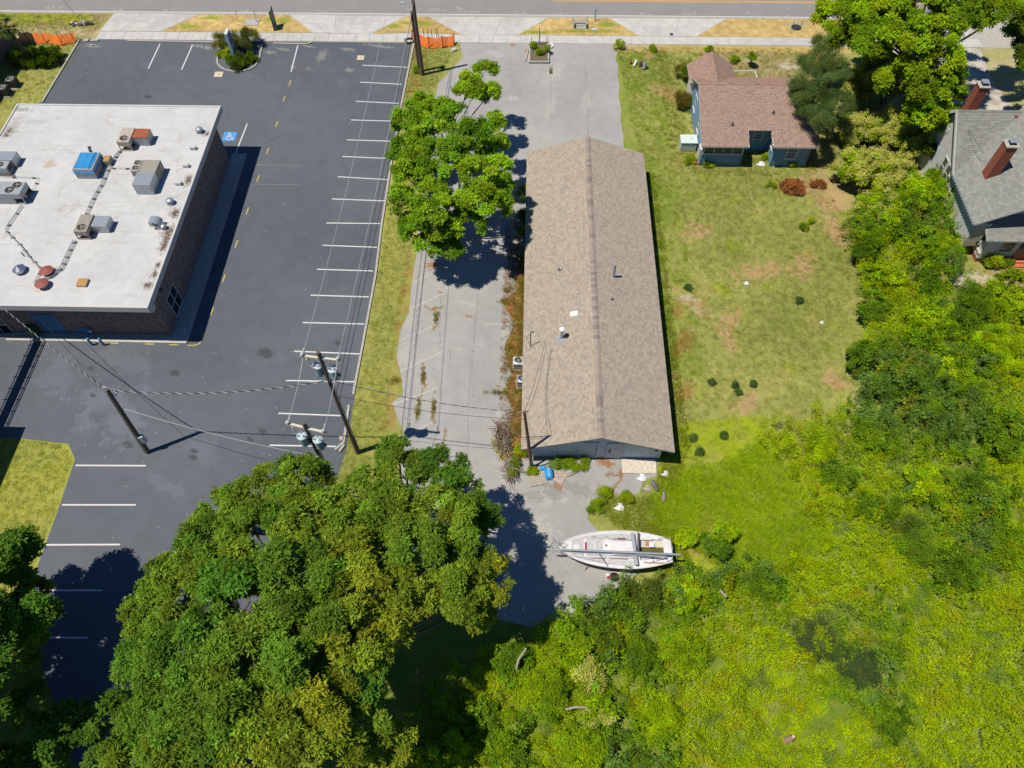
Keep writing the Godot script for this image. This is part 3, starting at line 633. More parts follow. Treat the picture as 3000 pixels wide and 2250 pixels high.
		for i in cells:
			for j in 2:
				var poly := PackedVector2Array()
				for uv in [[i, j], [i + 1, j], [i + 1, j + 1], [i, j + 1]]:
					var top := c[0].lerp(c[1], float(uv[0]) / cells)
					var bot := c[3].lerp(c[2], float(uv[0]) / cells)
					poly.append(top.lerp(bot, uv[1] * 0.5))
				var cen := (poly[0] + poly[1] + poly[2] + poly[3]) * 0.25
				for k in 4: poly[k] = poly[k] + (cen - poly[k]).normalized() * 0.012
				var m := MB.new()
				m.prism(poly, -0.02, 0.045 + R.randf_range(-0.003, 0.003))
				part(apron, "slab", m, M.concrete if R.randf() > 0.3 else mt_var())
	# straw-dry verges between the aprons
	var VR := Rect2(-44, -76.4, 90, 4)
	var vg := GroundMap.new(1536, 68, VR, Color(0.60, 0.52, 0.33), Color(0.72, 0.63, 0.42), 0.1, 0.25, 0.15, 0.9, 29)
	for q in [[Vector3(-36.94, 0, -73.96), 1.2, 0.5], [Vector3(-34.67, 0, -75.63), 1.0, 0.4], [Vector3(-26.91, 0, -75.17), 0.9, 0.6], [Vector3(-28.39, 0, -75.43), 0.5, 0.5], [Vector3(-14.64, 0, -74.35), 0.9, 0.4], [Vector3(-11.61, 0, -74.82), 0.9, 0.5], [Vector3(0.43, 0, -73.45), 1.9, 0.3], [Vector3(6.87, 0, -73.69), 2.6, 0.3], [Vector3(4.42, 0, -73.79), 1.5, 0.3], [Vector3(8.08, 0, -74.96), 1.0, 0.5], [Vector3(-13.45, 0, -74.93), 0.7, 0.3], [Vector3(0.32, 0, -73.31), 1.0, 0.2]]:
		vg.spot(q[0].x, q[0].z, q[1], q[2], 0, Color(0.42, 0.50, 0.12), 0.7, 1.0, 2.5)
	for q in [[Vector3(5.2, 0, -75.49), 1.0, 0.5], [Vector3(-30.29, 0, -75.26), 0.9, 0.6], [Vector3(28.2, 0, -75.25), 1.2, 0.6]]:
		vg.spot(q[0].x, q[0].z, q[1], q[2], 0, Color(0.56, 0.54, 0.50), 0.8, 0.5, 2.0)
	mapmat("verge", vg)
	for q in [[Vector3(-36.26, 0, -76.16), Vector3(-26.46, 0, -76.24), Vector3(-23.22, 0, -73.05), Vector3(-39.63, 0, -73.03)], [Vector3(-13.68, 0, -76.1), Vector3(-11.17, 0, -76.11), Vector3(-7.45, 0, -72.92), Vector3(-12.33, 0, -73.32), Vector3(-17.06, 0, -72.89)], [Vector3(1.8, 0, -76.07), Vector3(8.46, 0, -76.08), Vector3(11.4, 0, -72.96), Vector3(-1.39, 0, -72.96)], [Vector3(21.02, 0, -76.2), [34.0, -76.25], [36.4, -72.95], Vector3(17.44, 0, -72.93)]]:
		var m := MB.new()
		m.prism(V2(q), -0.02, 0.034)
		m.map_uv(VR)
		struct("verge", m, M.verge)
	# pale driveway by the north-east house
	var dm := MB.new()
	dm.sheet(V2([[37.5, -71.4], [46.5, -71.4], [46, -66], [47, -60], [36, -58], [36.5, -65]]), 0.01)
	struct("driveway", dm, mt("drive_sand", 0.36, 0.335, 0.295, 0.95, 0, grime(71, 0.12, 0.3, 0.015, 0.2), 12.0))

func mt_var() -> StandardMaterial3D:
	if not M.has("concrete_b"):
		var m: StandardMaterial3D = M.concrete.duplicate()
		m.resource_name = "concrete_b"
		m.albedo_color = M.concrete.albedo_color * 0.965
		m.uv1_offset = Vector3(0.37, 0.1, 0.63)
		M.concrete_b = m
	return M.concrete_b

func access_symbol(par: Node, c: Vector3) -> void:
	var m := MB.new()
	m.box(c + Vector3(0, 0.022, 0), Vector3(1.25, 0.006, 1.25))
	var o := part(par, "accessible_symbol", m, M.paint_blue)
	var w := MB.new()
	var y := Vector3(0, 0.028, 0)
	for k in 11: # wheel
		var a0 := -0.4 + k * 0.42; var a1 := a0 + 0.45
		var q := c + Vector3(0.02, 0, 0.18) + y
		w.bar(q + Vector3(cos(a0), 0, sin(a0)) * 0.3, q + Vector3(cos(a1), 0, sin(a1)) * 0.3, 0.07, 0.004)
	w.box(c + Vector3(-0.1, 0.028, -0.45), Vector3(0.16, 0.004, 0.16))
	w.bar(c + y + Vector3(-0.1, 0, -0.35), c + y + Vector3(-0.08, 0, 0.08), 0.1, 0.004)
	w.bar(c + y + Vector3(-0.1, 0, -0.15), c + y + Vector3(0.2, 0, -0.15), 0.07, 0.004)
	w.bar(c + y + Vector3(-0.08, 0, 0.08), c + y + Vector3(0.28, 0, 0.08), 0.08, 0.004)
	w.bar(c + y + Vector3(0.28, 0, 0.08), c + y + Vector3(0.4, 0, 0.42), 0.08, 0.004)
	part(o, "wheelchair_figure", w, M.paint_white)

# a window: frame mesh with its panes as children; c = centre on the wall, face = outward normal
func window(par: Node, c: Vector3, w: float, h: float, face: Vector3, cols: int, rows: int, fm: Material, gm: Material, t := 0.09) -> MeshInstance3D:
	var r := Vector3.UP.cross(face).normalized()
	var bs := Basis(r, Vector3.UP, face)
	var f := MB.new()
	f.box(c + Vector3.UP * (h * 0.5 + t * 0.5) + face * 0.02, Vector3(w + 2 * t, t, 0.08), bs)
	f.box(c - Vector3.UP * (h * 0.5 + t * 0.5) + face * 0.04, Vector3(w + 2 * t + 0.06, t, 0.12), bs)
	for s in [-1.0, 1.0]: f.box(c + r * s * (w * 0.5 + t * 0.5) + face * 0.02, Vector3(t, h, 0.08), bs)
	for i in range(1, cols): f.box(c + r * (w * (float(i) / cols - 0.5)) + face * 0.015, Vector3(0.06, h, 0.06), bs)
	for i in range(1, rows): f.box(c + Vector3.UP * (h * (float(i) / rows - 0.5)) + face * 0.015, Vector3(w, 0.05, 0.06), bs)
	var o := part(par, "window", f, fm)
	for i in cols:
		for j in rows:
			var p := MB.new()
			p.box(c + r * (w * ((i + 0.5) / cols - 0.5)) + Vector3.UP * (h * ((j + 0.5) / rows - 0.5)) + face * 0.008, Vector3(w / cols, h / rows, 0.012), bs)
			part(o, "pane", p, gm)
	return o

# asphalt shingles: courses of single tabs with their own lips. o = lower corner, a = along the eave, u = up the slope
func shingles(par: Node, o: Vector3, a: Vector3, u: Vector3, L: float, S: float, pal: Array, skip = null, course := 0.165, tab := 0.21) -> void:
	var m := MB.new()
	var nn := a.cross(u).normalized()
	if nn.y < 0: nn = -nn
	var flip := a.cross(u).y < 0
	var k := 0
	var s := 0.0
	while s < S - 0.01:
		var x := 0.0 if k & 1 else -tab * 0.5
		var s1 := minf(s + course + 0.012, S)
		while x < L - 0.001:
			var x0 := maxf(x, 0.0); var x1 := minf(x + tab * R.randf_range(0.75, 1.25), L)
			if x1 - x0 < 0.01:
				x = x1
				continue
			if skip == null or not skip.call((x0 + x1) * 0.5, s + course * 0.5):
				var t: Color = pal[R.randi() % pal.size()]
				var j := R.randf_range(0.94, 1.06)
				m.col = Color(t.r * j, t.g * j, t.b * j)
				var lift := nn * R.randf_range(0.016, 0.024)
				var p0 := o + a * (x0 + 0.004) + u * s; var p1 := o + a * (x1 - 0.004) + u * s
				var q1 := o + a * (x1 - 0.004) + u * s1 + nn * 0.004; var q0 := o + a * (x0 + 0.004) + u * s1 + nn * 0.004
				if flip:
					m.quad(p1 + lift, p0 + lift, q0, q1); m.quad(p1, p0, p0 + lift, p1 + lift)
				else:
					m.quad(p0 + lift, p1 + lift, q1, q0); m.quad(p0, p1, p1 + lift, p0 + lift)
			x = x1
		s += course
		k += 1
	var q := part(par, "shingles", m, M.shingle)
	q.set_meta("kind", "stuff")

func ridge_caps(par: Node, a: Vector3, e: Vector3, dl: Vector3, dr: Vector3, half: float, each: float, pal: Array) -> void:
	# bent cap shingles along a ridge; dl, dr = unit directions down the two slopes
	var n := int((e - a).length() / each)
	var d := (e - a) / n
	for i in n:
		var m := MB.new()
		var t: Color = pal[R.randi() % pal.size()]
		m.col = t
		var p := a + d * i; var q := p + d * 1.06
		var l0 := Vector3.UP * 0.055; var l1 := Vector3.UP * 0.035
		m.slab(p + l0, q + l1, q + l1 + dr * half, p + l0 + dr * half, Vector3.DOWN * 0.014)
		m.slab(q + l1, p + l0, p + l0 + dl * half, q + l1 + dl * half, Vector3.DOWN * 0.014)
		part(par, "ridge_cap", m, M.shingle)

func commercial_building() -> void:
	var b := thing("commercial_building", "low brown brick commercial building with flat white membrane roof", "building", Vector3(-36, 0, -43))
	var w := MB.new()
	w.box(Vector3(-36.0, 2.25, -43.08), Vector3(17.0, 4.5, 19.76))
	part(b, "wall", w, M.brick_brown)
	# roof slab overhangs the walls north and south
	var RR := Rect2(-45.3, -54.6, 18.5, 22.8)
	var rm := GroundMap.new(740, 912, RR, Color(0.675, 0.68, 0.685), Color(0.72, 0.725, 0.73), 0.025, 0.035, 0.15, 0.8, 41)
	for i in 120: # mop strokes in the coating, along x
		rm.spot(R.randf_range(-45, -27), R.randf_range(-54.4, -32.2), R.randf_range(0.6, 2.4), R.randf_range(0.04, 0.12), R.randf_range(-0.06, 0.06), Color(0.63, 0.63, 0.63) if i % 2 else Color(0.72, 0.72, 0.72), 0.4, 0.9, 2.0)
	var dirt := Color(0.30, 0.24, 0.20)
	for q in [[-27.45, -45.05, 0.22, 0.5], [-27.55, -41.35, 0.3, 0.45], [-27.5, -39.4, 0.35, 0.5], [-27.5, -38.6, 0.22, 0.6], [-27.5, -37.9, 0.2, 0.5], [-27.2, -50.7, 0.25, 0.25], [-27.6, -34.1, 0.28, 0.25], [-27.4, -35.1, 0.22, 0.3], [-27.4, -36.0, 0.15, 0.3], [-44.3, -50.8, 0.3, 0.45], [-44.4, -50.2, 0.25, 0.2]]:
		rm.spot(q[0], q[1], q[2] * 2.2, q[3] * 1.8, 0, Color(0.52, 0.505, 0.48), 0.5, 0.8, 2.2)
		rm.spot(q[0], q[1], q[2], q[3], 0, dirt, 0.8, 0.9, 4.0)
	for q in [[-39.4, -46.7, 0.55, 0.4, Color(0.64, 0.56, 0.45)], [-44.3, -53.6, 0.9, 0.35, Color(0.52, 0.52, 0.50)], [-44.2, -51.6, 0.5, 1.4, Color(0.60, 0.59, 0.57)], [-35.0, -35.6, 0.25, 0.2, Color(0.68, 0.60, 0.48)], [-35.4, -33.4, 0.3, 0.12, Color(0.68, 0.58, 0.48)], [-33.6, -40.9, 0.5, 0.25, Color(0.62, 0.61, 0.58)], [-36.5, -41.5, 0.5, 0.1, Color(0.58, 0.57, 0.54)], [-42.5, -52.0, 1.2, 0.3, Color(0.63, 0.63, 0.63)]]:
		rm.spot(q[0], q[1], q[2], q[3], 0, q[4], 0.65, 0.9, 2.0)
	for i in 40:
		rm.spot(R.randf_range(-44, -27.5), R.randf_range(-54, -32.5), R.randf_range(0.2, 0.9), R.randf_range(0.1, 0.3), R.randf() * 3.0, Color(0.61, 0.605, 0.59), 0.4, 1.0, 2.0)
	rm.line([Vector2(-30.3, -38.9), Vector2(-28.6, -37.0), Vector2(-27.4, -35.2)], 0.03, Color(0.62, 0.61, 0.6), 0.6, 0.03)
	var r := MB.new()
	r.box(Vector3(-36.03, 4.76, -43.12), Vector3(17.9, 0.44, 22.2))
	r.map_uv(RR)
	var roof := part(b, "roof", r, mapmat("white_membrane", rm, 0.6))
	for q in [[-45.02, -26.98, -54.3, -54.14], [-45.02, -26.98, -32.12, -31.96], [-45.02, -44.86, -54.14, -32.12], [-27.14, -26.98, -54.14, -32.12]]:
		boxpart(roof, "edge_flashing", q[0], q[1], 4.5, 5.06, q[2], q[3], M.white_metal, 0.02)
	boxpart(b, "conductor_head", -27.5, -27.05, 4.0, 4.5, -32.9, -32.3, M.white_metal, 0.03)
	# footpath round the base
	var pth := MB.new()
	pth.prism(rect2d(-49, -27.5, -33.2, -32.55), -0.02, 0.15)
	part(b, "footpath", pth, M.concrete_old)
	var kb := MB.new()
	kb.prism(rect2d(-40.3, -26.2, -32.55, -32.4), -0.02, 0.152)
	part(b, "footpath_kerb", kb, M.concrete)
	var z := -53.9
	while z < -32.6:
		var s := MB.new()
		s.prism(rect2d(-27.49, -26.15, z, minf(z + 3.2, -32.56) - 0.02), -0.02, 0.15)
		part(b, "footpath_slab", s, M.concrete_old)
		z += 3.2
	window(b, Vector3(-27.5, 1.37, -35.6), 1.62, 2.0, Vector3(1, 0, 0), 2, 2, M.trim_white, M.glass, 0.05)
	window(b, Vector3(-40.8, 1.1, -33.2), 1.6, 1.9, Vector3(0, 0, 1), 2, 2, M.trim_white, M.glass, 0.05)
	boxpart(b, "service_door", -37.4, -35.58, 0.16, 2.5, -33.2, -33.15, M.door_blue)
	boxpart(b, "utility_door", -34.98, -33.58, 0.16, 0.82, -33.2, -33.15, M.door_blue)
	boxpart(b, "wall_lamp", -27.5, -27.3, 3.55, 3.85, -34.9, -34.7, M.metal_dark, 0.02)
	boxpart(b, "north_canopy_lamp", -27.6, -27.3, 4.2, 4.48, -53.6, -53.3, M.metal_dark, 0.02)
	var meter := MB.new()
	meter.tube([Vector3(-33.6, 0.16, -33.1), Vector3(-33.6, 0.7, -33.0), Vector3(-33.5, 0.75, -32.9)], [0.05], 8)
	meter.box(Vector3(-33.55, 0.8, -32.95), Vector3(0.3, 0.28, 0.2), Basis.IDENTITY, 0.03)
	part(b, "gas_meter", meter, M.metal_grey)

func fan(par: Node, c: Vector3, r: float, rim: Material) -> void:
	var m := MB.new()
	m.lathe(c, [Vector2(r * 1.12, -0.02), Vector2(r * 1.12, 0.03), Vector2(r, 0.045), Vector2(r * 0.97, 0.0), Vector2(r * 0.97, -0.01)], 24)
	var o := part(par, "fan_ring", m, rim)
	var d := MB.new()
	d.lathe(c + Vector3(0, 0.004, 0), [Vector2(r * 0.98, 0.0), Vector2(0.001, 0.0)], 24)
	part(o, "fan_well", d, M.metal_dark)
	var k := MB.new()
	for i in 4:
		var a := TAU * i / 4 + 0.3
		var b := Basis(Vector3.UP, a) * Basis(Vector3.RIGHT, 0.45)
		k.box(c + Basis(Vector3.UP, a) * Vector3(r * 0.5, 0.02, 0), Vector3(r * 0.75, 0.008, r * 0.38), b)
	k.lathe(c, [Vector2(r * 0.2, 0.0), Vector2(r * 0.2, 0.04), Vector2(0.001, 0.045)], 12)
	part(o, "fan_blades", k, M.metal_taupe)
	var g := MB.new()
	for q in [0.35, 0.65, 0.9]:
		var pts := []
		for i in 17: pts.append(c + Vector3(cos(TAU * i / 16) * r * q, 0.05, sin(TAU * i / 16) * r * q))
		g.tube(pts, [0.006], 4, false)
	part(o, "fan_guard", g, M.metal_dark)

# open-cornered condenser frame with copper coils inside
func coil_corner(par: Node, x0: float, x1: float, z0: float, z1: float, y0: float, y1: float, m: Material) -> void:
	boxpart(par, "coil_back", x0, x1, y0 + 0.05, y1, z0, z0 + 0.04, M.metal_dark)
	boxpart(par, "corner_post", x1 - 0.06, x1, y0, y1, z1 - 0.06, z1, m)
	boxpart(par, "corner_post", x0, x0 + 0.06, y0, y1, z1 - 0.06, z1, m)
	boxpart(par, "base_tray", x0, x1, y0, y0 + 0.06, z0, z1, m)
	var c := MB.new()
	c.lathe(Vector3((x0 + x1) * 0.5 + 0.12, y0 + 0.06, (z0 + z1) * 0.5), [Vector2(0.13, 0), Vector2(0.14, 0.2), Vector2(0.1, 0.28), Vector2(0.001, 0.3)], 12)
	part(par, "compressor", c, M.pad)
	var t := MB.new()
	t.tube([Vector3(x0 + 0.15, y0 + 0.1, z1 - 0.12), Vector3((x0 + x1) * 0.5, y0 + 0.16, z1 - 0.2), Vector3(x1 - 0.12, y0 + 0.3, z0 + 0.2)], [0.03], 6)
	part(par, "pipe", t, M.copper)

func rooftop_things() -> void:
	var Y := 5.0
	var u := thing("rooftop_unit", "tan rooftop air conditioner joined to a box with a rusted top", "air conditioner", Vector3(-33, Y, -49.5), 0, "rooftop air conditioners")
	boxpart(u, "condenser_cabinet", -34.0, -32.95, Y + 0.45, Y + 0.92, -50.2, -48.4, M.metal_tan, 0.02)
	boxpart(u, "cabinet_wall", -34.0, -32.95, Y, Y + 0.45, -50.2, -49.05, M.metal_tan)
	coil_corner(u, -34.0, -32.95, -49.05, -48.4, Y, Y + 0.45, M.metal_tan)
	fan(u, Vector3(-33.47, Y + 0.925, -48.85), 0.33, M.metal_tan)
	boxpart(u, "air_handler", -32.94, -31.7, Y, Y + 0.8, -50.18, -49.08, M.metal_grey, 0.02)
	boxpart(u, "rusted_lid", -32.96, -31.68, Y + 0.8, Y + 0.83, -50.2, -49.06, M.rust, 0.01)
	u = thing("rooftop_unit", "rooftop air conditioner wrapped in a bright blue tarpaulin", "air conditioner", Vector3(-35.7, Y, -46), 0, "rooftop air conditioners")
	boxpart(u, "cabinet", -36.5, -34.85, Y, Y + 0.96, -47.1, -45.05, M.metal_grey, 0.02)
	boxpart(u, "side_panel", -34.84, -34.82, Y + 0.08, Y + 0.5, -46.3, -45.2, M.metal_taupe)
	var t := MB.new()
	var NX := 12; var NZ := 14
	var H := []
	for i in NX + 1:
		for j in NZ + 1:
			var fx := float(i) / NX; var fz := float(j) / NZ
			var e := minf(minf(fx, 1 - fx), minf(fz, 1 - fz))
			var y := Y + 1.0 + 0.03 * sin(fx * 19.0 + fz * 3.0) * sin(fz * 6.0) + R.randf_range(-0.008, 0.008)
			if e < 0.001: y = Y + 0.62 + 0.07 * sin((fx + fz) * 17.0)
			var g := 0.06 if e < 0.001 else 0.02
			H.append(Vector3(lerpf(-36.5 - g, -34.85 + g, fx), y, lerpf(-47.1 - g, -45.05 + g, fz)))
	for i in NX:
		for j in NZ:
			var k := i * (NZ + 1) + j
			t.quad(H[k], H[k + 1], H[k + NZ + 2], H[k + NZ + 1])
	var tp := part(u, "tarpaulin", t, M.tarp_blue)
	var rp := MB.new()
	rp.tube([Vector3(-35.15, Y + 1.035, -47.1), Vector3(-35.2, Y + 1.04, -46.1), Vector3(-35.1, Y + 1.035, -45.0)], [0.015], 5)
	part(tp, "lashing_rope", rp, M.wire)
	boxpart(u, "rear_stub_box", -34.75, -34.2, Y, Y + 0.5, -47.25, -46.55, M.metal_taupe, 0.02)
	boxpart(u, "stub_lid", -34.72, -34.23, Y + 0.5, Y + 0.53, -47.22, -46.58, M.rust_yellow)
	var s := MB.new()
	s.bar(Vector3(-36.1, Y, -47.3), Vector3(-36.05, Y + 0.85, -47.75), 0.12, 0.1)
	s.bar(Vector3(-35.7, Y, -47.3), Vector3(-36.0, Y + 0.85, -47.75), 0.12, 0.1)
	s.box(Vector3(-36.0, Y + 0.9, -47.75), Vector3(0.24, 0.12, 0.16), Basis.IDENTITY, 0.01)
	part(u, "vent_frame", s, M.cloth_dark)
	u = thing("rooftop_unit", "large grey two-fan rooftop air conditioner with stepped front box", "air conditioner", Vector3(-30.5, Y, -44.8), 0, "rooftop air conditioners")
	boxpart(u, "cabinet", -31.0, -29.66, Y, Y + 1.0, -46.23, -44.8, M.metal_taupe, 0.02)
	boxpart(u, "fan_deck", -31.72, -31.01, Y + 0.4, Y + 0.99, -46.2, -44.9, M.metal_taupe, 0.02)
	for q in [-45.85, -45.25]: fan(u, Vector3(-31.37, Y + 0.995, q), 0.28, M.white_metal)
	boxpart(u, "front_box", -31.14, -29.68, Y, Y + 1.02, -44.78, -43.35, M.metal_galv, 0.02)
	boxpart(u, "front_seam", -30.46, -30.42, Y, Y + 1.0, -43.345, -43.33, M.white_metal)
	boxpart(u, "access_panel", -30.0, -29.75, Y + 0.45, Y + 0.75, -43.345, -43.325, M.metal_grey)
	for q in [[-46.1, -45.5], [-45.4, -44.9]]:
		boxpart(u, "filter_panel", -29.655, -29.63, Y + 0.12, Y + 0.9, q[0], q[1], M.metal_taupe)
	u = thing("rooftop_unit", "taupe rooftop condenser with a blue-grey box, nearest the rusty hatch", "air conditioner", Vector3(-33, Y, -39.4), 0, "rooftop air conditioners")
	boxpart(u, "condenser_cabinet", -34.2, -33.2, Y + 0.4, Y + 0.84, -40.27, -38.46, M.metal_taupe, 0.02)
	boxpart(u, "cabinet_wall", -34.2, -33.2, Y, Y + 0.4, -40.27, -39.1, M.metal_taupe)
	coil_corner(u, -34.2, -33.2, -39.1, -38.46, Y, Y + 0.4, M.metal_taupe)
	fan(u, Vector3(-33.7, Y + 0.845, -38.9), 0.31, M.metal_taupe)
	boxpart(u, "air_handler", -33.19, -31.97, Y, Y + 0.7, -40.28, -39.16, M.metal_galv, 0.02)
	u = thing("rooftop_unit", "weathered condenser with two dark fans at the roof's west side", "air conditioner", Vector3(-40.5, Y, -42.8), 0, "rooftop air conditioners")
	boxpart(u, "condenser_cabinet", -42.2, -39.55, Y + 0.55, Y + 1.06, -43.5, -42.1, M.metal_grey, 0.02)
	boxpart(u, "cabinet_wall", -42.2, -40.35, Y, Y + 0.55, -43.5, -42.1, M.metal_grey)
	coil_corner(u, -40.34, -39.55, -43.45, -42.1, Y, Y + 0.55, M.metal_grey)
	for q in [[-40.1, -43.1], [-40.5, -42.55]]: fan(u, Vector3(q[0], Y + 1.065, q[1]), 0.3, M.metal_dark)
	u = thing("rooftop_unit", "galvanised rooftop box with a low hooded intake, westmost on the roof", "air conditioner", Vector3(-42.5, Y, -46.4), 0, "rooftop air conditioners")
	boxpart(u, "cabinet", -43.3, -41.9, Y, Y + 0.78, -47.3, -46.25, M.metal_galv, 0.02)
	boxpart(u, "front_intake", -43.3, -42.1, Y, Y + 0.7, -46.24, -45.35, M.metal_grey, 0.02)
	boxpart(u, "intake_louvre", -42.12, -42.08, Y + 0.2, Y + 0.62, -46.1, -45.5, M.metal_dark)
	boxpart(u, "base_rail", -43.4, -41.7, Y, Y + 0.08, -45.3, -45.2, M.wood_pole)
	fan(u, Vector3(-42.75, Y + 0.71, -45.8), 0.24, M.metal_dark)
	# small fittings
	var where := ["near its north-east corner", "beside the three low curbs, toward the building's middle"]
	var i := 0
	for p in [Vector3(-27.95, Y, -50.85), Vector3(-28.15, Y, -42.4)]:
		var v := thing("mushroom_vent", "grey mushroom vent on the white roof " + where[i], "roof vent", p, 0, "mushroom vents")
		boxpart(v, "curb", p.x - 0.24, p.x + 0.24, Y, Y + 0.16, p.z - 0.24, p.z + 0.24, M.metal_galv, 0.02)
		var m := MB.new()
		m.lathe(p + Vector3(0, 0.16, 0), [Vector2(0.15, 0), Vector2(0.15, 0.1), Vector2(0.3, 0.1), Vector2(0.31, 0.16), Vector2(0.24, 0.26), Vector2(0.1, 0.31), Vector2(0.001, 0.32)], 20)
		part(v, "cap", m, M.metal_galv)
		i += 1
	i = 0
	for p in [Vector3(-27.98, Y, -48.74), Vector3(-28.0, Y, -46.59), Vector3(-28.08, Y, -44.52)]:
		var m := MB.new()
		m.box(p + Vector3(0, 0.14, 0), Vector3(0.5, 0.28, 0.3), Basis.IDENTITY, 0.02)
		single("roof_curb", ["northernmost", "middle", "southernmost"][i] + " of three low white boxes by the roof's east edge", "roof curb", p, m, M.white_metal, "low white roof boxes")
		i += 1
	var hv := thing("hooded_vent", "galvanised gooseneck exhaust hood above a dark fan by the roof edge", "roof vent", Vector3(-28.2, Y, -39.9))
	var hm := MB.new()
	for k in 8: # curved hood
		var a0 := PI * 0.5 * k / 8; var a1 := PI * 0.5 * (k + 1) / 8
		var c := Vector3(-28.55, Y + 0.35, -39.9)
		var p0 := c + Vector3(sin(a0) * 0.5, cos(a0) * 0.42, 0); var p1 := c + Vector3(sin(a1) * 0.5, cos(a1) * 0.42, 0)
		hm.slab(p0 + Vector3(0, 0, 0.38), p1 + Vector3(0, 0, 0.38), p1 - Vector3(0, 0, 0.38), p0 - Vector3(0, 0, 0.38), Vector3(-0.02, -0.03, 0))
	hm.box(Vector3(-28.7, Y + 0.56, -39.9), Vector3(0.3, 0.4, 0.76), Basis.IDENTITY, 0.02)
	part(hv, "hood", hm, M.metal_galv)
	boxpart(hv, "duct", -28.55, -28.1, Y, Y + 0.36, -40.2, -39.6, M.metal_grey)
	var fd := MB.new()
	fd.lathe(Vector3(-27.95, Y, -39.72), [Vector2(0.24, 0), Vector2(0.24, 0.26), Vector2(0.2, 0.34), Vector2(0.08, 0.4), Vector2(0.001, 0.4)], 16)
	part(hv, "fan_dome", fd, M.metal_galv)
	i = 0
	for p in [Vector3(-35.24, Y, -35.04), Vector3(-35.15, Y, -33.83)]:
		var v := thing("capped_vent", ["red-brown capped vent, the northern of a pair beside the conduits", "red-brown capped vent nearest the roof's south edge"][i], "roof vent", p, 0, "red capped vents")
		var m := MB.new()
		m.lathe(p, [Vector2(0.24, 0), Vector2(0.24, 0.3), Vector2(0.001, 0.3)], 16)
		part(v, "collar", m, M.white_metal)
		m = MB.new()
		m.lathe(p + Vector3(0, 0.34, 0), [Vector2(0.001, -0.04), Vector2(0.48, -0.02), Vector2(0.49, 0.02), Vector2(0.25, 0.13), Vector2(0.001, 0.2)], 20)
		part(v, "cap", m, M.red_cap)
		i += 1
	var cv := thing("cone_vent", "shiny silver cone-capped vent at the roof's south-west", "roof vent", Vector3(-37.39, Y, -35.22))
	var cm := MB.new()
	cm.lathe(cv.position, [Vector2(0.3, 0), Vector2(0.3, 0.26)], 16)
	part(cv, "collar", cm, M.white_metal)
	cm = MB.new()
	cm.lathe(cv.position + Vector3(0, 0.3, 0), [Vector2(0.45, -0.08), Vector2(0.47, 0.0), Vector2(0.4, 0.06), Vector2(0.001, 0.34)], 20)
	part(cv, "cap", cm, mt("bright_steel", 0.6, 0.62, 0.65, 0.25, 0.9))
	var ht := thing("roof_hatch", "square rusty yellow roof hatch on the white roof", "hatch", Vector3(-32.38, Y, -34.15))
	boxpart(ht, "curb", -32.74, -32.03, Y, Y + 0.1, -34.49, -33.82, M.white_metal)
	boxpart(ht, "lid", -32.77, -32.0, Y + 0.1, Y + 0.17, -34.52, -33.79, M.rust_yellow, 0.03)
	# conduit runs on sleepers
	var runs := [[[Vector3(-34.0, Y, -48.3), Vector3(-34.15, Y, -47.8), Vector3(-34.3, Y, -46.24), Vector3(-34.25, Y, -44.4), Vector3(-34.4, Y, -43.0), Vector3(-34.4, Y, -41.2), Vector3(-34.35, Y, -40.35)], 3, "bundle of pale conduits running between the tan rooftop units"], [[Vector3(-34.37, Y, -38.3), Vector3(-34.42, Y, -36.8), Vector3(-34.43, Y, -35.5), Vector3(-34.9, Y, -34.7), Vector3(-35.4, Y, -34.4), Vector3(-35.9, Y, -34.1)], 4, "bundle of pale conduits from the taupe unit to the red vents"], [[Vector3(-35.86, Y, -34.1), Vector3(-35.89, Y, -35.4), Vector3(-37.1, Y, -36.45), Vector3(-38.2, Y, -37.6), Vector3(-39.85, Y, -39.0), Vector3(-40.1, Y, -39.4), Vector3(-39.8, Y, -41.9)], 2, "pair of thin conduits from the red vents to the two-fan condenser"], [[Vector3(-39.6, Y, -43.2), Vector3(-39.6, Y, -45.0), Vector3(-42.8, Y, -45.05)], 1, "thin conduit bending round the two-fan condenser"], [[Vector3(-34.25, Y, -46.24), Vector3(-32.0, Y, -46.2)], 1, "short conduit to the grey two-fan unit"]]
	for q in runs:
		var c := thing("conduit_run", q[2], "conduit", q[0][0])
		for k in q[1]:
			var m := MB.new()
			var pts := []
			for p in q[0]: pts.append(p + Vector3((k - (q[1] - 1) * 0.5) * 0.09, 0.13 + 0.01 * (k % 2), (k % 2) * 0.03))
			m.tube(pts, [0.022], 6)
			part(c, "conduit", m, M.metal_grey)
		for k in q[0].size() - 1:
			for f in [0.15, 0.65]:
				var p: Vector3 = q[0][k].lerp(q[0][k + 1], f)
				if q[0][k].distance_to(q[0][k + 1]) < 0.7 and f > 0.5: continue
				var m := MB.new()
				m.box(p + Vector3(0.02, 0.055, 0), Vector3(0.26, 0.09, 0.1), Basis(Vector3.UP, R.randf_range(-0.4, 0.4)))
				part(c, "sleeper", m, M.wood_pole)
	for q in [[Vector3(-37.9, Y, -36.9), 0], [Vector3(-37.7, Y, -36.7), 1]]:
		var m := MB.new()
		m.tube([q[0], q[0] + Vector3(0, 0.22, 0)], [0.04], 8)
		single("pipe_stub", ["northern", "southern"][q[1]] + " of two dark pipe stubs near the silver vent", "pipe", q[0], m, M.cloth_dark, "dark pipe stubs")

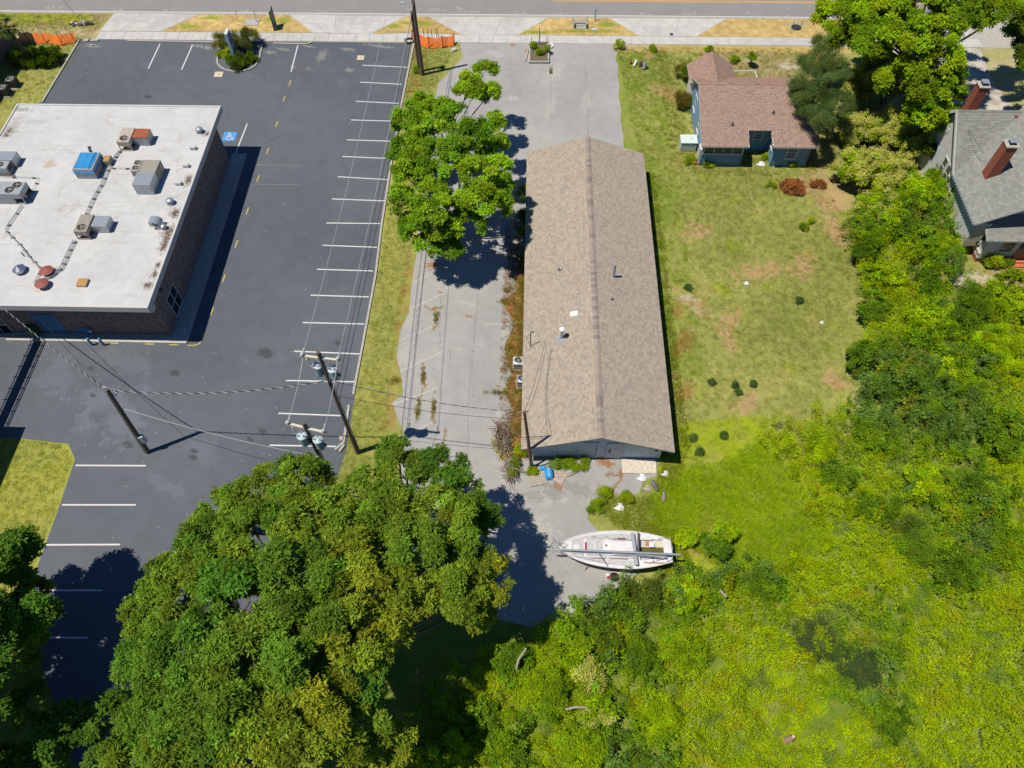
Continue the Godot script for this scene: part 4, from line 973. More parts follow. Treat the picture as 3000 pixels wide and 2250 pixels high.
func west_neighbours() -> void:
	# off to the left: a neighbouring building whose shade falls on the island lawn, and the pipe bridge to it
	var b := thing("neighbour_building", "brick building beyond the left edge shading the corner lawn", "building", Vector3(-46, 0, -18))
	boxpart(b, "wall", -55.0, -38.2, 0, 4.6, -23.8, -12.0, M.brick_brown)
	boxpart(b, "roof", -55.2, -37.85, 4.6, 5.0, -24.15, -11.8, M.white_metal)
	var p := thing("pipe_bridge", "overhead ladder-like pipe bridge between the two brick buildings", "bridge", Vector3(-39.6, 4.2, -32))
	boxpart(p, "duct", -39.85, -39.35, 4.35, 4.75, -32.0, -24.1, M.metal_grey)
	for x in [-40.15, -39.97, -39.2, -39.05]:
		boxpart(p, "rail", x - 0.03, x + 0.03, 4.72, 4.8, -32.0, -24.1, M.metal_grey)
	for i in 8: boxpart(p, "rung", -40.3, -39.0, 4.66, 4.72, -31.4 + i * 0.98, -31.33 + i * 0.98, M.metal_grey)
	var n := thing("neighbour_office", "dim brick building at the far left edge beside the palm", "building", Vector3(-58, 0, -62))
	boxpart(n, "wall", -64, -54.6, 0, 5.4, -70.5, -52.0, M.brick_brown)
	boxpart(n, "roof", -64.2, -54.3, 5.4, 5.7, -70.8, -51.8, M.metal_taupe)
	var i2 := 0
	for q in [Vector3(-51.75, 0, -63.6), Vector3(-52.05, 0, -62.3)]:
		var a := thing("condenser", ["dark grey condenser by the lot's north-west kerb, the northern one", "dark grey condenser by the lot's north-west kerb, the southern one"][i2], "air conditioner", q, 0, "shaded condensers by the kerb")
		boxpart(a, "cabinet", q.x - 0.45, q.x + 0.45, 0.06, 0.85, q.z - 0.45, q.z + 0.45, M.metal_dark, 0.04)
		boxpart(a, "pad", q.x - 0.55, q.x + 0.55, 0, 0.06, q.z - 0.55, q.z + 0.55, M.concrete_old)
		fan(a, q + Vector3(0, 0.86, 0), 0.34, M.metal_grey)
		i2 += 1

func lot_things() -> void:
	var g := thing("wheeled_bin", "green wheeled bin with a lighter lid against the brick wall", "bin", Vector3(-38.0, 0.15, -32.95))
	var m := MB.new()
	var p := Vector3(-38.0, 0.15, -32.95)
	m.slab(p + Vector3(-0.33, 1.0, 0.36), p + Vector3(0.33, 1.0, 0.36), p + Vector3(0.33, 1.0, -0.36), p + Vector3(-0.33, 1.0, -0.36), Vector3(0, -0.1, 0))
	for q in [[-0.33, 0.33, -0.26, 0.26]]:
		var t := [p + Vector3(-0.31, 0.9, 0.33), p + Vector3(0.31, 0.9, 0.33), p + Vector3(0.31, 0.9, -0.33), p + Vector3(-0.31, 0.9, -0.33)]
		var b := [p + Vector3(-0.24, 0.08, 0.24), p + Vector3(0.24, 0.08, 0.24), p + Vector3(0.24, 0.08, -0.24), p + Vector3(-0.24, 0.08, -0.24)]
		for i in 4: m.quad(b[i], b[(i + 1) % 4], t[(i + 1) % 4], t[i])
		m.quad(b[3], b[2], b[1], b[0])
	part(g, "body", m, M.bin_green)
	m = MB.new()
	m.box(p + Vector3(-0.02, 1.05, 0.02), Vector3(0.7, 0.08, 0.76), Basis(Vector3.RIGHT, 0.08), 0.03)
	var lid := part(g, "lid", m, M.bin_green)
	m = MB.new()
	m.box(p + Vector3(-0.05, 1.1, 0.24), Vector3(0.5, 0.03, 0.16), Basis(Vector3.RIGHT, 0.08), 0.01)
	part(lid, "lid_label", m, M.bin_lid)
	for s in [-0.3, 0.3]:
		m = MB.new()
		m.tube([p + Vector3(s - 0.03, 0.1, -0.26), p + Vector3(s + 0.03, 0.1, -0.26)], [0.1], 12)
		part(g, "wheel", m, M.black)
	var k := 0
	for q in [Vector3(-33.47, 0, -32.14), Vector3(-32.57, 0, -32.15)]:
		var bo := thing("bollard", ["left", "right"][k] + " of two blue pipe bollards before the brick wall", "bollard", q, 0, "blue bollards")
		m = MB.new()
		m.tube([q, q + Vector3(0, 0.86, 0)], [0.09], 12)
		part(bo, "post", m, M.bollard_blue)
		m = MB.new()
		m.lathe(q + Vector3(0, 0.86, 0), [Vector2(0.1, -0.03), Vector2(0.1, 0.02), Vector2(0.06, 0.06), Vector2(0.001, 0.08)], 12)
		part(bo, "cap", m, M.tarp_blue)
		k += 1
	# concrete stops and rubble at the east kerb
	var rub := [[Vector3(-12.98, 0, -24.37), Vector3(0.3, 0.2, 0.35), 0.4], [Vector3(-13.04, 0, -23.77), Vector3(0.2, 0.2, 0.8), -0.7], [Vector3(-12.86, 0, -23.6), Vector3(0.2, 0.18, 0.6), -0.5]]
	var wb := ["square concrete block against the broken kerb end", "tilted length of broken kerb by the lot corner", "short stub of broken kerb beside the tilted one"]
	for i in 3:
		var mb := MB.new()
		mb.box(rub[i][0] + Vector3(0, 0.1, 0), rub[i][1], Basis(Vector3.UP, rub[i][2]), 0.03)
		single("kerb_rubble", wb[i], "rubble", rub[i][0], mb, M.concrete_old)
	var cb := thing("storm_inlet", "pale concrete storm inlet with a round hole in the shaded lot", "drain", Vector3(-23.43, 0, -7.3))
	var c := Vector3(-23.43, 0, -7.3)
	boxpart(cb, "collar", c.x - 0.75, c.x + 0.75, 0.0, 0.12, c.z - 0.45, c.z + 0.45, M.concrete, 0.02)
	m = MB.new()
	m.lathe(c + Vector3(-0.2, 0.122, 0), [Vector2(0.17, 0.0), Vector2(0.17, 0.015), Vector2(0.001, 0.015)], 16)
	part(cb, "hole_cover", m, M.metal_dark)

func sag(a: Vector3, b: Vector3, s: float, n := 10) -> Array:
	var o := []
	for i in n + 1:
		var t := float(i) / n
		o.append(a.lerp(b, t) - Vector3(0, s * 4.0 * t * (1 - t), 0))
	return o
func wire(label: String, a: Vector3, b: Vector3, s: float, r := 0.014, pale := false, twist := false) -> void:
	var m := MB.new()
	var pts := sag(a, b, s, 14)
	m.tube(pts, [r], 5, false)
	var o := thing("power_line", label, "cable", a)
	part(o, "cable", m, M.wire_pale if pale else M.wire)
	if twist: # bare neutral wound round the insulated pair
		var k := MB.new()
		var q := sag(a, b, s, 90)
		for i in q.size(): q[i] += Vector3(0, sin(i * 1.3), cos(i * 1.3)) * r * 1.3
		k.tube(q, [r * 0.6], 4, false)
		part(o, "neutral_strand", k, M.wire_pale)

func insulator(par: Node, p: Vector3, d: Vector3) -> void:
	var m := MB.new()
	for i in 4: m.lathe(p + d * (0.1 + 0.09 * i), [Vector2(0.02, -0.03), Vector2(0.075, -0.01), Vector2(0.06, 0.02), Vector2(0.02, 0.03)], 10, Basis(Vector3.RIGHT, PI / 2))
	part(par, "insulator", m, M.insulator)

func transformer_pole(base: Vector3, h: float, label: String, armz: float, lean: Vector3, spots: Array) -> Node3D:
	var t := thing("transformer_pole", label, "utility pole", base, 0, "transformer poles")
	var m := MB.new()
	var top := base + lean + Vector3(0, h, 0)
	m.tube([base - Vector3(0, 0.3, 0), base.lerp(top, 0.5), top], [0.18, 0.155, 0.12], 14)
	part(t, "pole", m, M.wood_pole)
	var ac := base + lean * 0.95 + Vector3(0, h - 0.6, 0)
	m = MB.new()
	var ad := Vector3(1, 0, armz).normalized()
	m.bar(ac - ad * 1.2, ac + ad * 1.2, 0.14, 0.16)
	var arm := part(t, "crossarm", m, M.crossarm)
	for s in [-1.05, 1.05]:
		m = MB.new()
		m.lathe(ac + ad * s + Vector3(0, 0.08, 0), [Vector2(0.03, 0), Vector2(0.03, 0.1), Vector2(0.11, 0.12), Vector2(0.11, 0.17), Vector2(0.06, 0.24), Vector2(0.001, 0.25)], 12)
		part(arm, "pin_insulator", m, M.insulator)
		insulator(arm, ac + ad * s + Vector3(0, 0.05, -0.1), Vector3(0, 0, -1))
	m = MB.new()
	m.tube([ac - ad * 0.85 + Vector3(0, -0.1, 0.1), ac - ad * 0.8 + Vector3(0, -0.5, 0.2)], [0.05], 8)
	m.tube([ac - ad * 0.8 + Vector3(0, -0.5, 0.2), ac - ad * 0.6 + Vector3(0.1, -0.75, 0.3)], [0.03], 6)
	part(t, "fuse_cutout", m, M.insulator)
	for q in spots:
		var p: Vector3 = base + lean * 0.85 + q
		m = MB.new()
		m.lathe(p, [Vector2(0.001, -0.5), Vector2(0.25, -0.48), Vector2(0.27, -0.4), Vector2(0.28, 0.32), Vector2(0.3, 0.36), Vector2(0.29, 0.42), Vector2(0.2, 0.47), Vector2(0.001, 0.49)], 18)
		var tr := part(t, "transformer", m, M.transformer)
		for a in [0.6, 2.6, 4.4]:
			m = MB.new()
			m.tube([p + Vector3(cos(a) * 0.14, 0.42, sin(a) * 0.14), p + Vector3(cos(a) * 0.2, 0.72, sin(a) * 0.2)], [0.05, 0.03], 8)
			part(tr, "bushing", m, M.insulator)
		m = MB.new()
		for k in 3: m.tube([p + Vector3(0.28, 0.1 - 0.12 * k, 0.1), p + Vector3(0.4, 0.05 - 0.12 * k, 0.12)], [0.04], 6)
		m.box(p + Vector3(-q.x, 0, -q.z) * 0.55, Vector3(0.3, 0.1, 0.12))
		part(tr, "terminal", m, M.black)
	m = MB.new()
	m.tube([ac + Vector3(0.2, 0, 0.12), base + lean + Vector3(0.16, h - 2.4, 0.16), base + Vector3(0.19, 2.5, 0.1)], [0.025], 6)
	m.tube([ac - ad * 0.9, base + lean + Vector3(-0.3, h - 1.5, 0.1), base + lean + Vector3(-0.1, h - 2.6, 0.15)], [0.015], 5)
	m.tube([ac + ad * 0.9, base + lean + Vector3(0.45, h - 1.2, 0.2), base + lean + Vector3(0.1, h - 2.7, 0.2)], [0.015], 5)
	part(t, "jumper_wires", m, M.wire_pale)
	return t

func power_poles() -> void:
	var A := Vector3(-11.68, 0, -23.34)
	transformer_pole(A, 12.2, "tall utility pole with pale crossarm and two transformers beside the grass strip", 0.12, Vector3(-0.05, 0, -0.15), [Vector3(-0.42, 10.3, -0.1), Vector3(0.48, 10.2, 0.05)])
	var B := Vector3(-12.0, 0, -19.3)
	transformer_pole(B, 11.5, "second transformer pole whose foot is hidden by the oak crowns", 0.24, Vector3.ZERO, [Vector3(-0.4, 9.8, 0.1), Vector3(0.5, 9.7, 0.25)])
	# street poles
	var f := thing("street_pole", "taller of two wooden poles at the kerb with a street lamp", "utility pole", Vector3(-10.91, 0, -66.07), 0, "paired wooden street poles")
	var m := MB.new()
	var q := Vector3(-10.91, 0, -66.07)
	m.tube([q, q + Vector3(-0.05, 6, 0), q + Vector3(-0.08, 11.5, 0)], [0.2, 0.16, 0.13], 14)
	part(f, "pole", m, M.wood_pole)
	m = MB.new()
	m.tube([q + Vector3(-0.1, 7.45, 0), q + Vector3(-0.5, 7.6, 0.0), q + Vector3(-0.85, 7.55, 0)], [0.03], 8)
	part(f, "lamp_arm", m, M.metal_grey)
	m = MB.new()
	m.box(q + Vector3(-1.0, 7.52, 0), Vector3(0.5, 0.16, 0.3), Basis.IDENTITY, 0.05)
	part(f, "lamp_head", m, M.metal_galv)
	var s2 := Vector3(-11.26, 0, -66.6)
	var g := thing("street_pole", "shorter of two wooden poles standing at the lot's north-east corner", "utility pole", s2, 0, "paired wooden street poles")
	m = MB.new()
	m.tube([s2, s2 + Vector3(-0.06, 6.4, 0.05)], [0.17, 0.13], 14)
	part(g, "pole", m, M.wood_pole)
	m = MB.new()
	m.tube([s2 + Vector3(0.1, 3.2, 0.1), q + Vector3(-0.1, 3.1, -0.1)], [0.03], 6)
	part(g, "tie_bolt", m, M.metal_grey)
	# leaning service pole in the lot
	var u := Vector3(-26.5, 0, -23.02); var ut := Vector3(-26.08, 7.5, -23.64)
	var up := thing("service_pole", "leaning pole in the dark lot with a grey meter box", "utility pole", u)
	m = MB.new()
	m.tube([u - Vector3(0, 0.2, 0), u.lerp(ut, 0.5), ut], [0.17, 0.15, 0.12], 14)
	part(up, "pole", m, M.wood_pole)
	m = MB.new()
	m.box(u + Vector3(0.3, 1.75, -0.18), Vector3(0.34, 0.85, 0.3), Basis(Vector3.UP, 0.2), 0.03)
	part(up, "meter_box", m, M.transformer)
	m = MB.new()
	m.tube([u.lerp(ut, 0.02) + Vector3(-0.16, 0, 0.1), u.lerp(ut, 0.95) + Vector3(-0.12, 0, 0.08)], [0.03], 6)
	part(up, "riser_conduit", m, M.metal_grey)
	m = MB.new()
	for a in [[0.97, 0.35], [0.93, 0.4], [0.9, 0.32]]:
		var c := u.lerp(ut, a[0])
		m.tube([c, c + Vector3(a[1], 0.05, -0.1)], [0.03], 6)
		m.box(c + Vector3(a[1], 0.05, -0.1), Vector3(0.1, 0.1, 0.1), Basis.IDENTITY, 0.02)
	m.bar(u.lerp(ut, 0.72) + Vector3(-0.25, 0, 0), u.lerp(ut, 0.72) + Vector3(0.3, 0, 0), 0.05, 0.05)
	part(up, "bracket", m, M.insulator)
	m = MB.new()
	m.tube([ut + Vector3(-0.3, 0.1, 0), ut + Vector3(-0.1, 0.35, 0), ut + Vector3(0.25, 0.1, 0)], [0.025], 6)
	part(up, "weatherhead", m, M.wire_pale)
	# brown service pole at the shop's corner
	var w := Vector3(0.56, 0, -22.38); var wt := Vector3(-0.03, 7.3, -22.7)
	var wp := thing("shop_service_pole", "rust-brown weathered pole leaning at the corner of the long shop", "utility pole", w)
	m = MB.new()
	m.tube([w, w.lerp(wt, 0.5), wt], [0.13, 0.11, 0.09], 12)
	part(wp, "pole", m, M.wood_pole_brown)
	m = MB.new()
	m.tube([wt + Vector3(0, -0.1, 0), wt + Vector3(0.25, -0.05, -0.05)], [0.04], 6)
	part(wp, "wire_bracket", m, M.metal_dark)
	# cables
	var Aarm := A + Vector3(-0.05, 11.65, -0.3)
	wire("thin line from the tall pole's west arm north to the street", Aarm + Vector3(-1.05, 0, -0.2), q + Vector3(-1.2, 11.0, 0), 0.9, 0.016, true)
	wire("thin line from the tall pole's east arm north to the street", Aarm + Vector3(1.05, 0.1, -0.2), q + Vector3(0.9, 11.0, 0), 0.9, 0.016, true)
	wire("thin line linking the two transformer poles' west arm ends", Aarm + Vector3(-1.0, 0, 0.2), B + Vector3(-1.1, 10.95, -0.4), 0.25, 0.014, true)
	wire("thin line linking the two transformer poles' east arm ends", Aarm + Vector3(1.0, 0, 0.2), B + Vector3(1.0, 10.95, 0.1), 0.25, 0.014, true)
	wire("dark telephone line along the grass strip, upper strand", A + Vector3(0.15, 8.1, 0), q + Vector3(0.0, 7.6, 0), 0.7, 0.018)
	wire("dark telephone line along the grass strip, lower strand", A + Vector3(0.15, 7.2, 0), q + Vector3(0.1, 6.9, 0), 0.9, 0.02)
	wire("twisted service cable from the tall pole to the leaning lot pole", A + Vector3(-0.1, 9.6, 0.1), ut + Vector3(0.35, -0.35, -0.1), 0.75, 0.03, false, true)
	wire("twisted service cable from the leaning lot pole to the brick building", ut + Vector3(-0.1, -0.05, 0), Vector3(-39.2, 4.3, -33.2), 0.45, 0.03, false, true)
	wire("slim pale cable from the lot pole's side to the second pole", u.lerp(ut, 0.72) + Vector3(0.3, 0, 0), B + Vector3(-0.1, 7.4, 0), 0.5, 0.016, true)
	wire("slim cable from the lot pole's side to the brick building", u.lerp(ut, 0.72), Vector3(-36.9, 3.4, -33.2), 0.3, 0.014)
	wire("sagging cable from the tall pole to the shop's brown pole", A + Vector3(0.1, 9.5, 0), wt + Vector3(0, -0.1, 0), 0.6, 0.022, false, true)
	wire("lower cable from the tall pole toward the shop's brown pole", A + Vector3(0.1, 7.9, 0.1), wt + Vector3(0, -1.0, 0), 0.5, 0.014)
	wire("drooping drop from the brown pole up the shop roof, west strand", wt + Vector3(0, -0.1, 0), Vector3(1.35, 4.3, -30.2), 0.8, 0.014)
	wire("drooping drop from the brown pole up the shop roof, east strand", wt + Vector3(0.25, -0.05, -0.05), Vector3(1.5, 4.15, -30.2), 1.0, 0.014)
	wire("service line crossing the grey house from the street tree", Vector3(32.5, 8.6, -72), Vector3(36.49, 6, -48.11), 0.6, 0.014)

func pal(r: float, g: float, b: float, dark: float) -> Array:
	return [Color(r, g, b), Color(r * 1.08, g * 1.08, b * 1.06), Color(r * 0.92, g * 0.92, b * 0.93), Color(r * dark, g * dark, b * dark), Color(r * 1.02, g * 0.98, b * 0.94)]

func siding(par: Node, x0: float, x1: float, y0: float, y1: float, z0: float, z1: float, m: Material, called := "wall") -> Node:
	var o := boxpart(par, called, x0, x1, y0, y1, z0, z1, m)
	return o

# lap boards on one wall face, each a part; a..b along the base, n = outward normal, top(t) = height at fraction t
func boards(par: Node, a: Vector3, b: Vector3, n: Vector3, top, m: Material, each := 0.3) -> void:
	var y := a.y
	while true:
		var best := 0.0
		var t0 := 2.0; var t1 := -1.0
		for i in 25:
			var t := i / 24.0
			if top.call(t) > y + 0.04:
				t0 = minf(t0, t); t1 = maxf(t1, t)
				best = maxf(best, top.call(t))
		if t1 <= t0: break
		var h := minf(each, best - y)
		var p := a.lerp(b, t0); var q := a.lerp(b, t1)
		p.y = y; q.y = y
		var k := MB.new()
		var u := Vector3(0, h, 0)
		if (q - p).cross(u).dot(n) < 0:
			var s := p; p = q; q = s
		k.quad(p + n * 0.026, q + n * 0.026, q + u + n * 0.004, p + u + n * 0.004)
		k.quad(p + n * 0.004, q + n * 0.004, q + n * 0.026, p + n * 0.026)
		part(par, "board", k, m)
		y += each

func shop_building() -> void:
	var b := thing("shop_building", "long pale-grey shop with a low brown shingle gable roof", "building", Vector3(5, 0, -37))
	var PAL := pal(0.32, 0.28, 0.235, 0.84)
	var e := 2.35; var rh := 4.15
	var w := MB.new()
	w.box(Vector3(4.975, 1.25, -37.3), Vector3(8.95, 2.5, 28.0))
	for z in [-51.3, -23.3]: # gable triangles
		var s := 1.0 if z > -30 else -1.0
		var A := Vector3(0.5, 2.5, z); var B := Vector3(9.45, 2.5, z); var T := Vector3(4.975, 4.02, z)
		if s > 0: w.tri(A, B, T)
		else: w.tri(B, A, T)
	var wall := part(b, "wall", w, M.shop_wall)
	# ribbed panel battens on the south gable
	var x := 0.7
	while x < 9.4:
		if not (x > 2.1 and x < 5.05) and not (x > 5.5 and x < 6.8):
			boxpart(wall, "batten", x - 0.02, x + 0.02, 0.1, 2.52 + 0.34 * minf(x - 0.5, 9.45 - x), -23.3, -23.285, M.shop_wall)
		x += 0.61
	var r := MB.new()
	var z0 := -51.9; var z1 := -22.62
	r.slab(Vector3(-0.2, e, z1), Vector3(4.98, rh, z1), Vector3(4.98, rh, z0), Vector3(-0.2, e, z0), Vector3(0, -0.14, 0))
	r.slab(Vector3(4.98, rh, z1), Vector3(10.05, e, z1), Vector3(10.05, e, z0), Vector3(4.98, rh, z0), Vector3(0, -0.14, 0))
	var roof := part(b, "roof", r, M.metal_taupe)
	var uw := Vector3(5.18, rh - e, 0).normalized(); var ue := Vector3(-5.07, rh - e, 0).normalized()
	shingles(roof, Vector3(-0.2, e, z1), Vector3(0, 0, -1), uw, z1 - z0, Vector2(5.18, rh - e).length(), PAL)
	shingles(roof, Vector3(10.05, e, z0), Vector3(0, 0, 1), ue, z1 - z0, Vector2(5.07, rh - e).length(), pal(0.317, 0.277, 0.233, 0.84))
	ridge_caps(roof, Vector3(4.98, rh, z1), Vector3(4.98, rh, z0), -uw, -ue, 0.24, 0.29, pal(0.275, 0.235, 0.21, 0.74))
	# pale wash line the long flue leaves on the shingles
	var st := MB.new()
	for i in 9:
		var p := Vector3(6.7 + i * 0.32, 0, -36.15 + i * 0.055)
		p.y = e + (10.05 - p.x) * (rh - e) / 5.07 + 0.032
		st.slab(p + Vector3(0, 0, 0.06), p + Vector3(0.3, -0.3 * 0.355, 0.1), p + Vector3(0.3, -0.3 * 0.355, -0.02), p + Vector3(0, 0, -0.07), Vector3(0, -0.004, 0))
	part(roof, "flue_streak", st, mt("streak", 0.31, 0.265, 0.205, 0.95, 0, grime(81, 0.25, 0.2, 0.04, 0.3), 0.6))
	# flues and vents
	var v := MB.new()
	var p1 := Vector3(2.55, 3.3, -31.15)
	v.tube([p1 + Vector3(0, -0.1, 0), p1 + Vector3(0, 0.95, 0)], [0.11], 14)
	var fl := part(roof, "flue", v, M.metal_galv)
	v = MB.new()
	v.lathe(p1 + Vector3(0, 0.95, 0), [Vector2(0.11, 0), Vector2(0.22, 0.06), Vector2(0.22, 0.16), Vector2(0.14, 0.24), Vector2(0.001, 0.26)], 16)
	part(fl, "flue_cap", v, mt("cap_white", 0.62, 0.62, 0.62, 0.4))
	v = MB.new()
	v.slab(p1 + Vector3(-0.35, -0.08, 0.45), p1 + Vector3(0.15, 0.08, 0.45), p1 + Vector3(0.15, 0.08, -0.1), p1 + Vector3(-0.35, -0.08, -0.1), Vector3(0, -0.03, 0))
	part(fl, "flashing", v, M.metal_galv)
	var p2 := Vector3(6.51, 3.62, -36.7)
	v = MB.new()
	v.tube([p2 + Vector3(0, -0.1, 0), p2 + Vector3(0, 0.45, 0)], [0.085], 12)
	v.tube([p2 + Vector3(0, 0.45, 0), p2 + Vector3(0, 1.4, 0)], [0.1], 12)
	fl = part(roof, "flue", v, M.metal_grey)
	v = MB.new()
	v.lathe(p2 + Vector3(-0.05, -0.05, 0), [Vector2(0.26, 0.0), Vector2(0.12, 0.1)], 12)
	part(fl, "flashing", v, M.metal_galv)
	var p3 := Vector3(6.25, 3.66, -34.47)
	v = MB.new()
	v.tube([p3, p3 + Vector3(0, 0.5, 0)], [0.05], 10)
	fl = part(roof, "vent_pipe", v, M.trim_white)
	v = MB.new()
	v.lathe(p3, [Vector2(0.17, 0.0), Vector2(0.07, 0.09)], 12)
	part(fl, "boot", v, M.metal_dark)
	var p4 := Vector3(2.54, 3.27, -37.61)
	v = MB.new()
	v.tube([p4, p4 + Vector3(0.03, 0.22, 0)], [0.06], 10)
	fl = part(roof, "vent_pipe", v, M.trim_white)
	v = MB.new()
	v.lathe(p4, [Vector2(0.2, 0.0), Vector2(0.08, 0.09)], 12)
	part(fl, "boot", v, M.metal_dark)
	var p5 := Vector3(3.48, 3.62, -33.08)
	v = MB.new()
	v.box(p5 + Vector3(0, 0.06, 0), Vector3(0.62, 0.16, 0.46), Basis(Vector3.BACK, 0.33), 0.05)
	part(roof, "box_vent", v, mt("vent_white", 0.62, 0.63, 0.64, 0.5))
	# service mast
	var p6 := Vector3(0.32, 2.9, -30.94)
	v = MB.new()
	v.tube([p6 + Vector3(0, -0.3, 0), p6 + Vector3(0.02, 1.35, 0)], [0.035], 8)
	v.tube([p6 + Vector3(0.02, 1.35, 0), p6 + Vector3(0.15, 1.4, -0.05), p6 + Vector3(0.2, 1.2, -0.05)], [0.04], 8)
	v.tube([p6 + Vector3(0.0, 1.2, 0.05), p6 + Vector3(-0.3, 0.9, 0.1), p6 + Vector3(-0.12, 0.3, 0.1), p6 + Vector3(0.05, 0.1, 0.3)], [0.015], 5)
	part(roof, "service_mast", v, M.metal_dark)
	# doors of the south gable
	boxpart(b, "garage_recess", 2.2, 4.96, 0.04, 2.2, -23.32, -23.29, M.metal_taupe)
	for i in 5:
		boxpart(b, "garage_door_panel", 2.24, 4.92, 0.36 + i * 0.365, 0.36 + i * 0.365 + 0.352, -23.31, -23.265, M.shop_door, 0.012)
	boxpart(b, "garage_sill", 2.2, 4.96, 0.02, 0.34, -23.3, -23.24, M.metal_grey)
	for q in [[2.06, 2.2, 0.05, 2.32], [4.96, 5.1, 0.05, 2.32]]: boxpart(b, "garage_trim", q[0], q[1], q[2], q[3], -23.3, -23.24, M.shop_wall, 0.01)
	boxpart(b, "garage_trim", 2.06, 5.1, 2.2, 2.32, -23.3, -23.235, M.shop_wall)
	var dr := boxpart(b, "door", 5.72, 6.6, 0.06, 2.14, -23.31, -23.25, M.shop_door, 0.01)
	boxpart(dr, "lock_plate", 5.82, 5.94, 0.95, 1.35, -23.25, -23.22, M.metal_dark)
	for q in [[5.6, 5.72, 0.05, 2.26], [6.6, 6.72, 0.05, 2.26]]: boxpart(b, "door_frame", q[0], q[1], q[2], q[3], -23.3, -23.24, M.shop_door, 0.01)
	boxpart(b, "door_frame", 5.6, 6.72, 2.14, 2.26, -23.3, -23.235, M.shop_door)
	boxpart(b, "wall_lamp", 8.95, 9.1, 1.3, 1.55, -23.3, -23.18, M.metal_dark, 0.02)
	boxpart(b, "door_knob", 3.55, 3.63, 1.1, 1.18, -23.265, -23.22, M.metal_dark)

